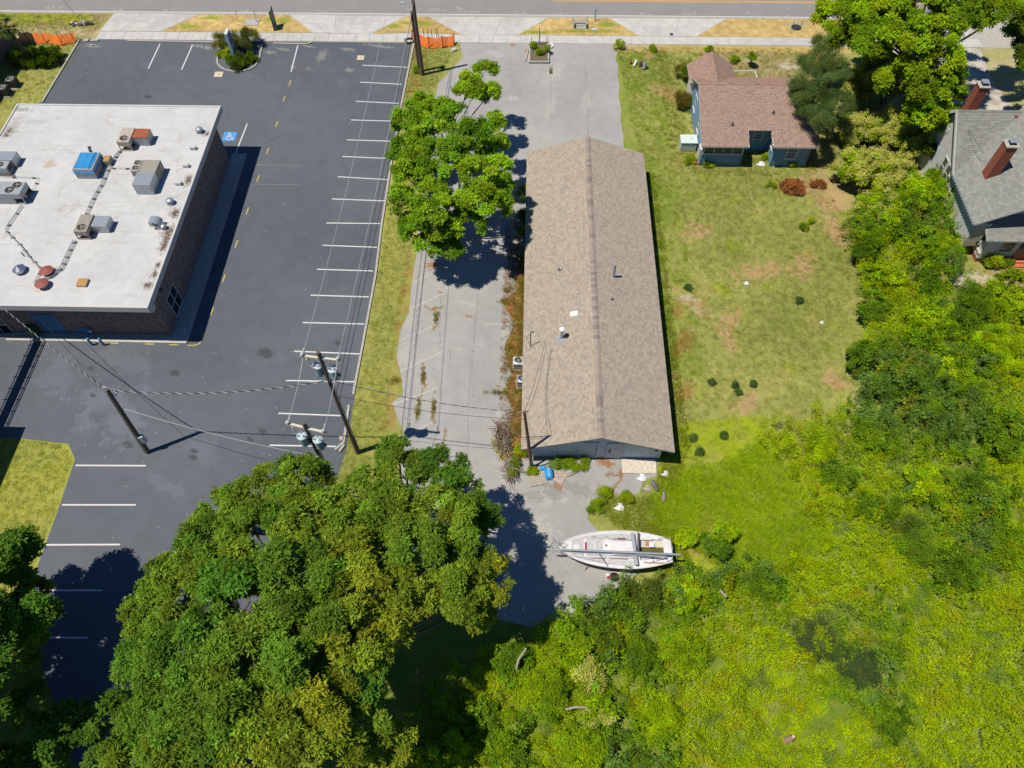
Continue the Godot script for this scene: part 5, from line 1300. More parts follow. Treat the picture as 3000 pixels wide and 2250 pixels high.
func shop_yard_things() -> void:
	var s := thing("door_slab", "cream concrete pad outside the shop's south gable", "slab", Vector3(8.0, 0, -22.6))
	boxpart(s, "slab", 6.8, 9.18, 0.0, 0.14, -23.24, -22.1, mt("cream_concrete", 0.50, 0.45, 0.38, 0.9, 0, grime(91, 0.1, 0.2, 0.02, 0.2), 2.5), 0.02)
	# pallet
	var pc := Vector3(0.93, 0, -21.55)
	var p := thing("pallet", "weathered grey wooden pallet lying by the brown pole", "pallet", pc, 0.24)
	for z in [-0.44, 0.0, 0.44]:
		var m := MB.new()
		m.box(Vector3(0, 0.065, z), Vector3(1.2, 0.09, 0.05))
		part(p, "runner", m, M.wood_pole, true)
	for i in 8:
		var m := MB.new()
		m.box(Vector3(-0.54 + i * 0.155, 0.12, 0), Vector3(0.135, 0.022, 1.0 + R.randf_range(-0.02, 0.02)), Basis(Vector3.UP, R.randf_range(-0.02, 0.02)))
		part(p, "slat", m, M.wood_grey, true)
	# blue tub
	var t := thing("blue_tub", "upturned blue plastic tub beside the pallet", "tub", Vector3(1.72, 0, -21.9), 0.12)
	var m2 := MB.new()
	m2.box(Vector3(0, 0.22, 0), Vector3(0.56, 0.44, 0.82), Basis.IDENTITY, 0.12)
	var body := part(t, "body", m2, M.plastic_blue, true)
	m2 = MB.new()
	m2.box(Vector3(0, 0.45, 0), Vector3(0.1, 0.03, 0.7), Basis.IDENTITY, 0.012)
	part(body, "rib", m2, mt("plastic_pale", 0.14, 0.42, 0.7, 0.4), true)
	m2 = MB.new()
	m2.box(Vector3(0, 0.03, 0), Vector3(0.64, 0.06, 0.9), Basis.IDENTITY, 0.02)
	part(t, "rim", m2, M.plastic_blue, true)
	var c := MB.new()
	c.box(Vector3(1.3, 0.12, -22.35), Vector3(0.36, 0.24, 0.3), Basis(Vector3.UP, 0.3), 0.03)
	single("blue_crate", "small faded blue crate behind the upturned tub", "crate", Vector3(1.3, 0, -22.35), c, M.plastic_blue)
	# heap of broken boards
	var hp := thing("board_scrap", "scatter of broken pinkish boards beside the blue tub", "lumber", Vector3(2.51, 0, -21.77))
	for q in [[Vector3(2.08, 0, -21.65), Vector3(2.61, 0, -21.25)], [Vector3(2.61, 0, -21.25), Vector3(2.83, 0, -21.84)], [Vector3(2.13, 0, -21.77), Vector3(2.88, 0, -21.9)], [Vector3(2.82, 0, -21.78), Vector3(3.04, 0, -21.84)], [Vector3(2.19, 0, -22), Vector3(2.77, 0, -22.01)], [Vector3(1.92, 0, -21.53), Vector3(2.13, 0, -21.59)]]:
		var k := MB.new()
		k.bar(q[0] + Vector3(0, 0.05, 0), q[1] + Vector3(0, 0.09, 0), R.randf_range(0.07, 0.13), 0.03)
		part(hp, "board", k, M.wood_pink)
	for q in [[[Vector3(2.4, 0, -22.12)], "flat grey stone among the weeds by the tub", 0.45], [[Vector3(3.26, 0, -22.14)], "second flat grey stone nearer the log", 0.35]]:
		var k := MB.new()
		k.box(q[0][0] + Vector3(0, 0.06, 0), Vector3(q[2], 0.14, q[2] * 0.5), Basis(Vector3.UP, 0.15), 0.05)
		single("flat_stone", q[1], "stone", q[0][0], k, M.concrete_old)
	var lg := MB.new()
	var lp := [Vector3(2.98, 0.08, -21.81), Vector3(3.35, 0.1, -21.92), Vector3(3.81, 0.12, -22.24)]
	lg.tube(lp, [0.07, 0.06, 0.04], 8)
	single("fallen_limb", "bent pale fallen limb lying by the shop weeds", "branch", lp[0], lg, M.bark_pale)
	var wd := MB.new()
	wd.bar(Vector3(1.06, 0.15, -22.61), Vector3(1.7, 0.2, -22.81), 0.2, 0.12)
	single("timber_offcut", "dull timber offcut lying against the shop wall", "lumber", Vector3(1.39, 0, -22.81), wd, M.wood_grey)
	# litter on the grass
	var lit := [[Vector3(8.13, 0, -21.84), 0.5, M.paper_white, "crumpled pale plastic sheet near the concrete pad"], [Vector3(9.77, 0, -22.16), 0.4, M.paper_white, "pale scrap of paper east of the concrete pad"], [Vector3(8.45, 0, -21.06), 0.4, M.wood_grey, "flat scrap beside the dark roll in the grass"], [Vector3(6.48, 0, -19.64), 0.5, M.paper_white, "white rag on the cracked asphalt"], [Vector3(21.17, 0, -53.46), 0.6, M.paper_white, "white crumpled sheet outside the blue house recess"], [Vector3(17.8, 0, -39.3), 0.35, M.paper_white, "small white scrap far up the lawn"], [Vector3(23.11, 0, -35.43), 0.28, M.paper_white, "small white scrap near the thicket edge"]]
	for q in lit:
		var k := MB.new()
		var n := 7
		for i in n:
			var a := TAU * i / n
			var a2 := TAU * (i + 1) / n
			var f := func(x: float) -> Vector3: return q[0] + Vector3(cos(x) * q[1] * (0.6 + 0.4 * sin(x * 3.0)), 0.05 + 0.05 * sin(x * 5.0), sin(x) * q[1] * 0.6)
			k.tri(q[0] + Vector3(0, 0.16, 0), f.call(a2), f.call(a))
		single("litter", q[3], "litter", q[0], k, q[2])
	var rl := thing("rolled_mat", "dark rolled mat lying in the bright grass", "roll", Vector3(8.96, 0, -21.28))
	var k2 := MB.new()
	k2.tube([Vector3(8.78, 0.1, -21.54), Vector3(8.94, 0.12, -21.22), Vector3(9.12, 0.1, -20.83)], [0.13, 0.15, 0.1], 10)
	part(rl, "roll", k2, M.cloth_dark)
	k2 = MB.new()
	k2.tube([Vector3(8.76, 0.2, -21.5), Vector3(8.89, 0.26, -21.18)], [0.04], 6)
	part(rl, "light_strip", k2, M.metal_galv)
	var bk := thing("discarded_bag", "mauve discarded bag standing in the grass past the slab", "bag", Vector3(9.5, 0, -20.15))
	k2 = MB.new()
	k2.tube([Vector3(9.47, 0, -20.12), Vector3(9.49, 0.25, -20.38), Vector3(9.55, 0.2, -20.77)], [0.13, 0.14, 0.06], 8)
	part(bk, "body", k2, mt("mauve", 0.24, 0.17, 0.22, 0.9))
	# condensers on pads west of the shop
	var i3 := 0
	for q in [[Vector3(-0.55, 0, -30.85), "white condenser with a silver fan under the shop's west eave"], [Vector3(-0.25, 0, -29.25), "greyer condenser half under the shop's west eave"]]:
		var a := thing("condenser", q[1], "air conditioner", q[0], 0, "shop condensers")
		var c3: Vector3 = q[0]
		boxpart(a, "pad", c3.x - 0.42, c3.x + 0.5, 0.02, 0.1, c3.z - 0.4, c3.z + 0.46, M.pad)
		boxpart(a, "coil", c3.x - 0.35, c3.x + 0.35, 0.1, 0.72, c3.z - 0.33, c3.z + 0.33, M.metal_dark)
		for kk in 7: boxpart(a, "louvre", c3.x - 0.36, c3.x + 0.36, 0.16 + kk * 0.08, 0.18 + kk * 0.08, c3.z - 0.34, c3.z + 0.34, M.metal_grey)
		boxpart(a, "top_cover", c3.x - 0.38, c3.x + 0.38, 0.72, 0.8, c3.z - 0.36, c3.z + 0.36, M.white_metal if i3 == 0 else M.metal_galv, 0.03)
		fan(a, c3 + Vector3(0, 0.805, 0), 0.27, M.metal_galv)
		i3 += 1
	# brush piles of cut stems
	var bp := 0
	for q in [[Vector3(-1.59, 0, -24.46), 1.0, 90, "tall heap of cut brown stems beside the asphalt"], [Vector3(-0.87, 0, -22.07), 0.7, 60, "smaller brown brush heap near the pallet"]]:
		var o := thing("brush_pile", q[3], "brush", q[0], 0, "brush piles")
		for kk in 4:
			var k := MB.new()
			for i in q[2] / 4:
				var a: float = R.randf_range(-0.6, 0.6) + PI / 2 * (1.0 if R.randf() > 0.3 else 0.3)
				var cc: Vector3 = q[0] + Vector3(R.randf_range(-1, 1) * q[1] * 0.5, R.randf_range(0.05, 0.5), R.randf_range(-1, 1) * q[1])
				var d := Vector3(cos(a), R.randf_range(-0.2, 0.3), sin(a)) * R.randf_range(0.4, 0.9)
				k.tube([cc - d, cc + Vector3(0, 0.1, 0), cc + d], [0.018], 4, false)
			part(o, "stems", k, M.bark_pale if kk % 2 else M.wood_pole_brown)
		bp += 1

func sailboat() -> void:
	var b := thing("sailboat", "neglected white sailboat with its mast laid along the deck", "sailboat", Vector3(6, 0, -16.17))
	var X0 := 2.35; var Ln := 7.08; var zc := -16.17
	var hw := func(t: float) -> float: return 1.24 * pow(sin(PI * clampf(0.5 * pow(t, 0.62) / 0.74, 0, 0.5)), 1.0) * (1.0 - 0.42 * pow(maxf(0.0, (t - 0.6) / 0.4), 1.7))
	var sh := func(t: float) -> float: return 1.32 + 0.28 * pow(1.0 - t, 2.0) + 0.06 * t * t
	var N := 28
	var ring := func(t: float, s: float) -> Array:
		var w: float = hw.call(t); var y: float = sh.call(t)
		var x := X0 + Ln * t
		var kl := 0.28 + 0.5 * pow(1.0 - t, 3.0) + 0.25 * t * t
		return [Vector3(x, y, zc + s * w), Vector3(x + 0.02, lerpf(y, kl, 0.3), zc + s * w * 0.97), Vector3(x + 0.05, lerpf(y, kl, 0.62), zc + s * w * 0.82), Vector3(x + 0.08, lerpf(y, kl, 0.85), zc + s * w * 0.5), Vector3(x + 0.1, kl, zc)]
	for q in [["hull", 1, 4, M.gelcoat], ["hull_stripe", 0, 1, M.hull_stripe]]:
		var m := MB.new()
		for i in N:
			for s in [-1.0, 1.0]:
				var a: Array = ring.call(float(i) / N, s); var c: Array = ring.call(float(i + 1) / N, s)
				for k in range(q[1], q[2]):
					if s > 0: m.quad(a[k], a[k + 1], c[k + 1], c[k])
					else: m.quad(a[k], c[k], c[k + 1], a[k + 1])
		if q[0] == "hull": # transom
			var a: Array = ring.call(1.0, 1.0); var c: Array = ring.call(1.0, -1.0)
			for k in 4: m.quad(a[k], a[k + 1], c[k + 1], c[k])
		part(b, q[0], m, q[3])
	var kk := MB.new()
	kk.box(Vector3(6.0, 0.2, zc), Vector3(2.0, 0.4, 0.16), Basis.IDENTITY, 0.05)
	part(b, "keel", kk, M.hull_low)
	# deck, open over the cockpit
	var CX0 := 7.4; var CX1 := 9.0; var CZ0 := -16.9; var CZ1 := -15.55
	var dw := MB.new(); var dg := MB.new()
	var NA := 14
	for i in N:
		for j in NA:
			var q := []
			for uv in [[i, j], [i + 1, j], [i + 1, j + 1], [i, j + 1]]:
				var t := float(uv[0]) / N; var f := float(uv[1]) / NA * 2.0 - 1.0
				q.append(Vector3(X0 + Ln * t, sh.call(t) + 0.06 * (1.0 - f * f), zc + f * hw.call(t)))
			var cen: Vector3 = (q[0] + q[2]) * 0.5
			if cen.x > CX0 and cen.x < CX1 and cen.z > CZ0 and cen.z < CZ1: continue
			var edge := j == 0 or j == NA - 1
			var grey := not edge and (cen.x > 3.05 and cen.x < 3.75 or (cen.x > 3.9 and (j < 3 or j > NA - 4) and cen.x < 7.2))
			(dg if grey else dw).quad(q[3], q[2], q[1], q[0])
	part(b, "deck", dw, M.gelcoat)
	part(b, "nonskid_deck", dg, M.deck_grey)
	# toe rail
	for s in [-1.0, 1.0]:
		var pts := []
		for i in N + 1:
			var t := float(i) / N
			pts.append(Vector3(X0 + Ln * t, sh.call(t) + 0.03, zc + s * hw.call(t)))
		var m := MB.new()
		m.tube(pts, [0.035], 6)
		part(b, "toe_rail", m, M.gelcoat)
	# cabin trunk
	var cab := MB.new()
	cab.box(Vector3(5.5, 1.52, zc), Vector3(3.1, 0.36, 1.26), Basis.IDENTITY, 0.1)
	var cb := part(b, "cabin", cab, M.gelcoat)
	for q in [[4.05, 4.5, -16.72, -15.62], [4.55, 5.05, -16.72, -15.62]]:
		boxpart(cb, "nonskid_panel", q[0], q[1], 1.7, 1.712, q[2], q[3], M.deck_grey)
	boxpart(cb, "sliding_hatch", 5.55, 7.0, 1.7, 1.78, -16.6, -15.75, M.gelcoat, 0.03)
	for z in [-16.68, -15.66]: boxpart(cb, "hatch_rail", 5.7, 6.95, 1.7, 1.76, z - 0.025, z + 0.025, M.hull_stripe)
	boxpart(cb, "handrail", 6.0, 6.5, 1.78, 1.83, -16.78, -16.74, M.wood_pole_brown)
	boxpart(b, "fore_hatch", 3.2, 3.62, 1.5, 1.6, -16.42, -15.95, M.gelcoat, 0.03)
	boxpart(b, "cabin_window", 3.94, 4.06, 1.6, 1.72, -16.5, -16.0, M.plum)
	boxpart(b, "cleat_plate", 5.22, 5.32, 1.71, 1.76, -16.35, -16.25, M.metal_dark)
	for z in [-16.815, -15.525]:
		for x in [[4.3, 5.2], [5.5, 6.6]]: boxpart(cb, "side_window", x[0], x[1], 1.42, 1.58, z - 0.02, z + 0.02, M.hull_stripe)
	# cockpit: walls, seat lockers, standing water
	for q in [[CX0 - 0.02, CX0, CZ0, CZ1], [CX1, CX1 + 0.02, CZ0, CZ1], [CX0, CX1, CZ0 - 0.02, CZ0], [CX0, CX1, CZ1, CZ1 + 0.02]]:
		boxpart(b, "cockpit_wall", q[0], q[1], 0.75, 1.36, q[2], q[3], M.gelcoat)
	boxpart(b, "port_seat", CX0, CX1, 0.75, 1.16, CZ0, -16.45, mt("seat_cream", 0.50, 0.46, 0.38, 0.6), 0.02)
	boxpart(b, "locker_opening", 7.45, 8.3, 1.165, 1.172, -16.82, -16.55, M.deck_grey)
	boxpart(b, "locker_cushion", 7.85, 8.05, 1.17, 1.22, -16.82, -16.52, M.terracotta)
	boxpart(b, "locker_lid", 7.5, 8.25, 1.38, 1.42, -17.02, -16.84, M.gelcoat)
	boxpart(b, "white_box", 8.05, 8.38, 1.17, 1.36, -16.7, -16.4, M.paper_white, 0.02)
	boxpart(b, "starboard_seat", CX0, CX1, 0.75, 1.14, -15.85, CZ1, M.gelcoat, 0.02)
	boxpart(b, "bilge_water", CX0, CX1, 0.75, 0.98, -16.45, -15.85, M.slime_water)
	boxpart(b, "teak_strip", 7.6, 8.95, 1.42, 1.44, -15.38, -15.3, mt("teak", 0.33, 0.2, 0.09, 0.8))
	# laid mast, boom, cross beam
	var ms := MB.new()
	ms.tube([Vector3(1.48, 2.05, -15.86), Vector3(6.84, 2.1, -15.74), Vector3(9.82, 2.05, -15.68)], [0.055, 0.07, 0.07], 12)
	var mast := part(b, "mast", ms, M.metal_galv)
	ms = MB.new()
	ms.tube([Vector3(4.71, 2, -15.75), Vector3(5.33, 1.55, -14.97)], [0.03, 0.025], 8)
	part(mast, "spreader", ms, M.metal_galv)
	ms = MB.new()
	for q in [[Vector3(2.45, 1.95, -15.76), Vector3(8, 1.9, -15.52)], [Vector3(2.49, 1.95, -15.84), Vector3(8.96, 1.9, -15.6)], [Vector3(2.41, 1.95, -15.7), Vector3(4.93, 1.9, -15.2)]]:
		ms.tube([q[0], q[1]], [0.012], 5)
	part(mast, "stay", ms, M.wire_pale)
	ms = MB.new()
	ms.tube([Vector3(7.17, 1.9, -15.68), Vector3(8.97, 1.85, -15.56)], [0.05], 10)
	part(b, "boom", ms, M.metal_galv)
	ms = MB.new()
	ms.bar(Vector3(6.96, 1.75, -17.17), Vector3(7.09, 1.75, -15.06), 0.2, 0.1)
	part(b, "main_beam", ms, M.metal_grey)
	ms = MB.new()
	ms.bar(Vector3(7.34, 1.7, -17.21), Vector3(7.26, 1.7, -15.95), 0.1, 0.08)
	ms.bar(Vector3(7.06, 1.7, -15.63), Vector3(7.08, 0.7, -15.01), 0.08, 0.08)
	part(b, "prop", ms, M.wood_pole)
	# bow tangle and stern rail
	ms = MB.new()
	for i in 12:
		var a := Vector3(2.25 + R.randf_range(-0.35, 0.35), 1.6, zc + R.randf_range(-0.4, 0.4))
		ms.tube([a, a + Vector3(R.randf_range(-0.2, 0.2), 0.35, R.randf_range(-0.3, 0.1)), a + Vector3(R.randf_range(-0.4, 0.4), R.randf_range(0.1, 0.5), R.randf_range(-0.4, 0.3))], [0.014], 5)
	part(b, "bow_pulpit", ms, M.metal_galv)
	ms = MB.new()
	ms.tube([Vector3(8.9, 1.45, -17.0), Vector3(9.35, 1.75, -16.8), Vector3(9.42, 1.8, -16.2), Vector3(9.35, 1.75, -15.55), Vector3(9.0, 1.45, -15.4)], [0.02], 6)
	for z in [-16.8, -15.55]: ms.tube([Vector3(9.35, 1.4, z), Vector3(9.35, 1.75, z)], [0.018], 6)
	part(b, "stern_rail", ms, M.metal_galv)
	ms = MB.new()
	ms.box(Vector3(8.23, 1.42, -15.4), Vector3(0.12, 0.04, 0.1)); ms.bar(Vector3(8.24, 1.44, -15.43), Vector3(8.27, 1.2, -15.15), 0.06, 0.03)
	part(b, "blue_strap", ms, M.sign_blue)
	for p in [Vector3(4.52, 1.55, -16.94), Vector3(5.31, 1.5, -16.96), Vector3(7.98, 1.45, -15.3), Vector3(5.35, 1.5, -15.21)]:
		ms = MB.new()
		ms.box(p, Vector3(0.14, 0.06, 0.05), Basis.IDENTITY, 0.015)
		part(b, "cleat", ms, M.metal_grey)
	# stands that carry her
	for q in [[4.2, -15.5], [4.2, -16.85], [8.2, -15.5], [8.2, -16.85]]:
		ms = MB.new()
		var c := Vector3(q[0], 0, q[1])
		for a in 3: ms.tube([c + Vector3(cos(a * 2.1) * 0.3, 0, sin(a * 2.1) * 0.3), c + Vector3(0, 0.7, 0)], [0.025], 6)
		ms.box(c + Vector3(0, 0.74, 0), Vector3(0.25, 0.06, 0.2))
		part(b, "boat_stand", ms, M.rust)
	var j := thing("jug", "white and plum plastic jug on the ground beside the boat", "jug", Vector3(5.53, 0, -14.84))
	var jm := MB.new()
	jm.tube([Vector3(5.52, 0.1, -14.81), Vector3(5.48, 0.2, -15.02)], [0.16, 0.17], 12)
	part(j, "body", jm, M.paper_white)
	jm = MB.new()
	jm.lathe(Vector3(5.53, 0.24, -14.77), [Vector2(0.13, -0.05), Vector2(0.12, 0.04), Vector2(0.001, 0.06)], 12)
	part(j, "lid", jm, M.plum)
	var bag := MB.new()
	bag.lathe(Vector3(5.9, 0, -14.81), [Vector2(0.28, 0), Vector2(0.3, 0.14), Vector2(0.18, 0.26), Vector2(0.001, 0.3)], 12)
	single("black_bag", "small black bag on the ground beside the jug", "bag", Vector3(5.9, 0, -14.81), bag, M.black)
	var pl := MB.new()
	pl.box(Vector3(6.09, 0.06, -15.1), Vector3(0.6, 0.1, 0.25), Basis(Vector3.UP, 0.1), 0.02)
	single("plank", "short tan plank on the ground under the boat", "lumber", Vector3(6.09, 0, -15.12), pl, M.pad)

func blue_house() -> void:
	var b := thing("blue_house", "blue clapboard cottage with a brown shingle roof", "house", Vector3(20, 0, -58))
	var PAL := pal(0.275, 0.19, 0.155, 0.84)
	var X0 := 15.15; var X1 := 25.35
	var zr := -58.8; var hr := 4.55; var ze := -52.65; var he := 2.6; var zn := -61.9; var hn := 3.0
	var k := (hr - he) / (ze - zr)
	# walls
	boxpart(b, "wall", 15.56, 24.99, 0, 2.75, -61.4, -55.25, M.blue_siding)
	boxpart(b, "wall", 15.56, 19.11, 0, 2.62, -55.25, -53.2, M.blue_siding)
	boxpart(b, "wall", 21.9, 24.99, 0, 2.62, -55.25, -53.2, M.blue_siding)
	var g := MB.new()
	for x in [15.56, 24.99]:
		var A := Vector3(x, 2.62, -53.2); var B := Vector3(x, 2.75, -61.4); var T := Vector3(x, hr - 0.16, zr)
		if x < 20: g.tri(B, A, T)
		else: g.tri(A, B, T)
	part(b, "gable", g, M.blue_siding)
	boards(b, Vector3(15.56, 0.3, -61.4), Vector3(15.56, 0.3, -53.2), Vector3(-1, 0, 0), func(t: float) -> float: return minf(hr - 0.2 - k * absf(lerpf(-61.4, -53.2, t) - zr) * (1.6 if lerpf(-61.4, -53.2, t) < zr else 1.0), 4.4), M.blue_siding)
	boards(b, Vector3(15.56, 0.3, -53.2), Vector3(19.11, 0.3, -53.2), Vector3(0, 0, 1), func(_t: float) -> float: return 1.32, M.blue_siding)
	boards(b, Vector3(21.9, 0.3, -53.2), Vector3(24.99, 0.3, -53.2), Vector3(0, 0, 1), func(_t: float) -> float: return 2.55, M.blue_siding)
	boards(b, Vector3(21.9, 0.3, -55.25), Vector3(21.9, 0.3, -53.2), Vector3(-1, 0, 0), func(_t: float) -> float: return 2.6, M.blue_siding)
	boards(b, Vector3(19.11, 0.3, -55.25), Vector3(21.9, 0.3, -55.25), Vector3(0, 0, 1), func(_t: float) -> float: return 2.7, M.blue_siding)
	for q in [[15.5, -53.14], [19.11, -53.14], [21.86, -53.14], [24.97, -53.14]]: boxpart(b, "corner_board", q[0] - 0.03, q[0] + 0.06, 0.0, 2.6, q[1] - 0.08, q[1] + 0.01, M.blue_siding)
	# main roof, cut back over the south recess
	var r := MB.new()
	var at := func(z: float) -> float: return he + k * (ze - z)
	for q in [[X0, X1, zr, -54.27], [X0, 19.35, -54.27, ze], [21.4, X1, -54.27, ze]]:
		r.slab(Vector3(q[0], at.call(q[3]), q[3]), Vector3(q[1], at.call(q[3]), q[3]), Vector3(q[1], at.call(q[2]), q[2]), Vector3(q[0], at.call(q[2]), q[2]), Vector3(0, -0.13, 0))
	r.slab(Vector3(X0, hr, zr), Vector3(X1, hr, zr), Vector3(X1, hn, zn), Vector3(X0, hn, zn), Vector3(0, -0.13, 0))
	var roof := part(b, "roof", r, M.trim_white)
	var us := Vector3(0, hr - he, zr - ze); var Ls := us.length(); us = us.normalized()
	var cut := (ze + 54.27) / (ze - zr) * Ls
	shingles(roof, Vector3(X0, he, ze), Vector3(1, 0, 0), us, X1 - X0, Ls, PAL, func(x: float, s: float) -> bool: return s < cut and X0 + x > 19.35 and X0 + x < 21.4)
	var un := Vector3(0, hr - hn, zr - zn); var Lnn := un.length(); un = un.normalized()
	shingles(roof, Vector3(X1, hn, zn), Vector3(-1, 0, 0), un, X1 - X0, Lnn, pal(0.285, 0.185, 0.145, 0.86))
	ridge_caps(roof, Vector3(X0, hr, zr), Vector3(X1, hr, zr), Vector3(0, -un.y, -un.z), Vector3(0, -us.y, -us.z), 0.17, 0.26, pal(0.27, 0.185, 0.15, 0.8))
	# front gabled porch roof
	var P0 := 15.0; var P1 := 19.3; var px := 17.1; var ph := 4.2; var pe := 2.8; var pz := -64.1
	var pr := MB.new()
	pr.slab(Vector3(P0, pe, -61.4), Vector3(px, ph, -59.3), Vector3(px, ph, pz + 0.2), Vector3(P0, pe, pz), Vector3(0, -0.12, 0))
	pr.slab(Vector3(px, ph, -59.3), Vector3(P1, pe, -61.4), Vector3(P1, pe, pz), Vector3(px, ph, pz + 0.2), Vector3(0, -0.12, 0))
	var proof := part(b, "porch_roof", pr, M.trim_white)
	var u1 := Vector3(px - P0, ph - pe, 0); var l1 := u1.length(); u1 = u1.normalized()
	shingles(proof, Vector3(P0, pe, -59.4), Vector3(0, 0, -1), u1, -59.4 - pz, l1, PAL, func(x: float, s: float) -> bool: return x < 2.0 * (1.0 - s / l1))
	var u2 := Vector3(px - P1, ph - pe, 0); var l2 := u2.length(); u2 = u2.normalized()
	shingles(proof, Vector3(P1, pe, pz), Vector3(0, 0, 1), u2, -59.4 - pz, l2, pal(0.27, 0.185, 0.15, 0.84), func(x: float, s: float) -> bool: return -59.4 - pz - x < 2.0 * (1.0 - s / l2))
	ridge_caps(proof, Vector3(px, ph, -59.6), Vector3(px, ph, pz + 0.1), -u1, -u2, 0.15, 0.26, pal(0.27, 0.185, 0.15, 0.8))
	boxpart(b, "porch_wall", 15.4, 18.9, 0, 2.7, -63.8, -61.4, M.trim_white)
	# windows
	window(b, Vector3(17.32, 1.76, -53.2), 3.35, 0.68, Vector3(0, 0, 1), 4, 1, M.trim_white, M.glass_grey, 0.09)
	window(b, Vector3(23.45, 1.6, -53.2), 0.8, 1.25, Vector3(0, 0, 1), 1, 2, M.trim_white, M.glass_grey, 0.11)
	window(b, Vector3(20.7, 1.95, -55.25), 0.7, 1.05, Vector3(0, 0, 1), 1, 2, M.trim_white, M.glass_grey, 0.11)
	window(b, Vector3(21.9, 1.75, -54.2), 0.7, 0.9, Vector3(-1, 0, 0), 1, 2, M.trim_white, M.glass_grey, 0.1)
	window(b, Vector3(15.56, 1.8, -59.6), 0.9, 1.3, Vector3(-1, 0, 0), 1, 2, M.trim_white, M.glass_grey, 0.1)
	window(b, Vector3(15.56, 1.7, -56.6), 0.8, 1.3, Vector3(-1, 0, 0), 1, 2, M.trim_white, M.glass_grey, 0.1)
	boxpart(b, "basement_door", 15.3, 15.5, 0.1, 1.7, -54.1, -53.3, M.trim_white)
	boxpart(b, "brick_step", 15.0, 15.5, 0.0, 0.25, -54.0, -53.2, M.terracotta)
	# roof vents
	for q in [[Vector3(17.95, 3.35, -54.71)], [Vector3(21.65, 3.7, -55.91)]]:
		var m := MB.new()
		m.tube([q[0] - Vector3(0, 0.1, 0), q[0] + Vector3(0, 0.22, 0)], [0.055], 8)
		m.lathe(q[0] + Vector3(0, -0.02, 0), [Vector2(0.15, 0), Vector2(0.07, 0.08)], 10)
		part(roof, "vent_pipe", m, M.metal_dark)
	# front stair railing
	var rl := MB.new()
	var pts := [Vector3(19.6, 1.25, -65.3), Vector3(22.1, 1.25, -65.4), Vector3(22.15, 1.25, -63.6)]
	for i in 2:
		rl.bar(pts[i], pts[i + 1], 0.09, 0.07)
		rl.bar(pts[i] - Vector3(0, 0.8, 0), pts[i + 1] - Vector3(0, 0.8, 0), 0.06, 0.06)
	rl.bar(Vector3(19.7, 1.2, -64.0), Vector3(21.2, 1.2, -64.1), 0.09, 0.07)
	var rail := part(b, "stair_rail", rl, M.trim_white)
	for i in 12:
		var m := MB.new()
		m.box(Vector3(19.7 + i * 0.13, 0.8, -64.03), Vector3(0.035, 0.8, 0.035))
		part(rail, "baluster", m, M.trim_white)
	boxpart(b, "landing", 19.3, 22.2, 0.0, 0.4, -65.4, -61.4, M.concrete_old)
	# pale outbuilding box at the west wall
	var c := thing("utility_cabinet", "pale green-white flat-topped box against the blue house's west wall", "cabinet", Vector3(14.7, 0, -55.6))
	boxpart(c, "cabinet", 13.95, 15.4, 0.05, 0.95, -56.15, -55.05, mt("cabinet_pale", 0.40, 0.48, 0.48, 0.6), 0.03)
	boxpart(c, "lid", 13.9, 15.45, 0.95, 1.0, -56.2, -55.0, mt("cabinet_lid", 0.50, 0.58, 0.57, 0.55), 0.015)
	boxpart(c, "latch", 14.85, 14.95, 0.98, 1.04, -55.7, -55.6, M.rust)
	boxpart(c, "tag_plate", 14.75, 14.9, 0.6, 0.75, -55.06, -55.03, M.white_metal)

func chimney(par: Node, x0: float, x1: float, z0: float, z1: float, y0: float, y1: float) -> void:
	# a stack of brick courses, each course a piece
	var cm := boxpart(par, "chimney", x0 + 0.015, x1 - 0.015, y0, y1, z0 + 0.015, z1 - 0.015, M.mortar)
	var n := int((y1 - y0) / 0.1)
	for i in n:
		var j := R.randf_range(-0.004, 0.004)
		boxpart(cm, "brick_course", x0 + j, x1 + j, y0 + i * 0.1 + 0.008, y0 + (i + 1) * 0.1 - 0.004, z0 - j, z1 - j, M.red_brick)
	boxpart(cm, "crown", x0 - 0.06, x1 + 0.06, y1, y1 + 0.1, z0 - 0.06, z1 + 0.06, M.concrete_old, 0.02)
	boxpart(cm, "flue_cap", (x0 + x1) * 0.5 - 0.28, (x0 + x1) * 0.5 + 0.28, y1 + 0.32, y1 + 0.4, (z0 + z1) * 0.5 - 0.28, (z0 + z1) * 0.5 + 0.28, M.metal_galv, 0.03)
	boxpart(cm, "flue", (x0 + x1) * 0.5 - 0.2, (x0 + x1) * 0.5 + 0.2, y1 + 0.1, y1 + 0.33, (z0 + z1) * 0.5 - 0.2, (z0 + z1) * 0.5 + 0.2, M.metal_dark)

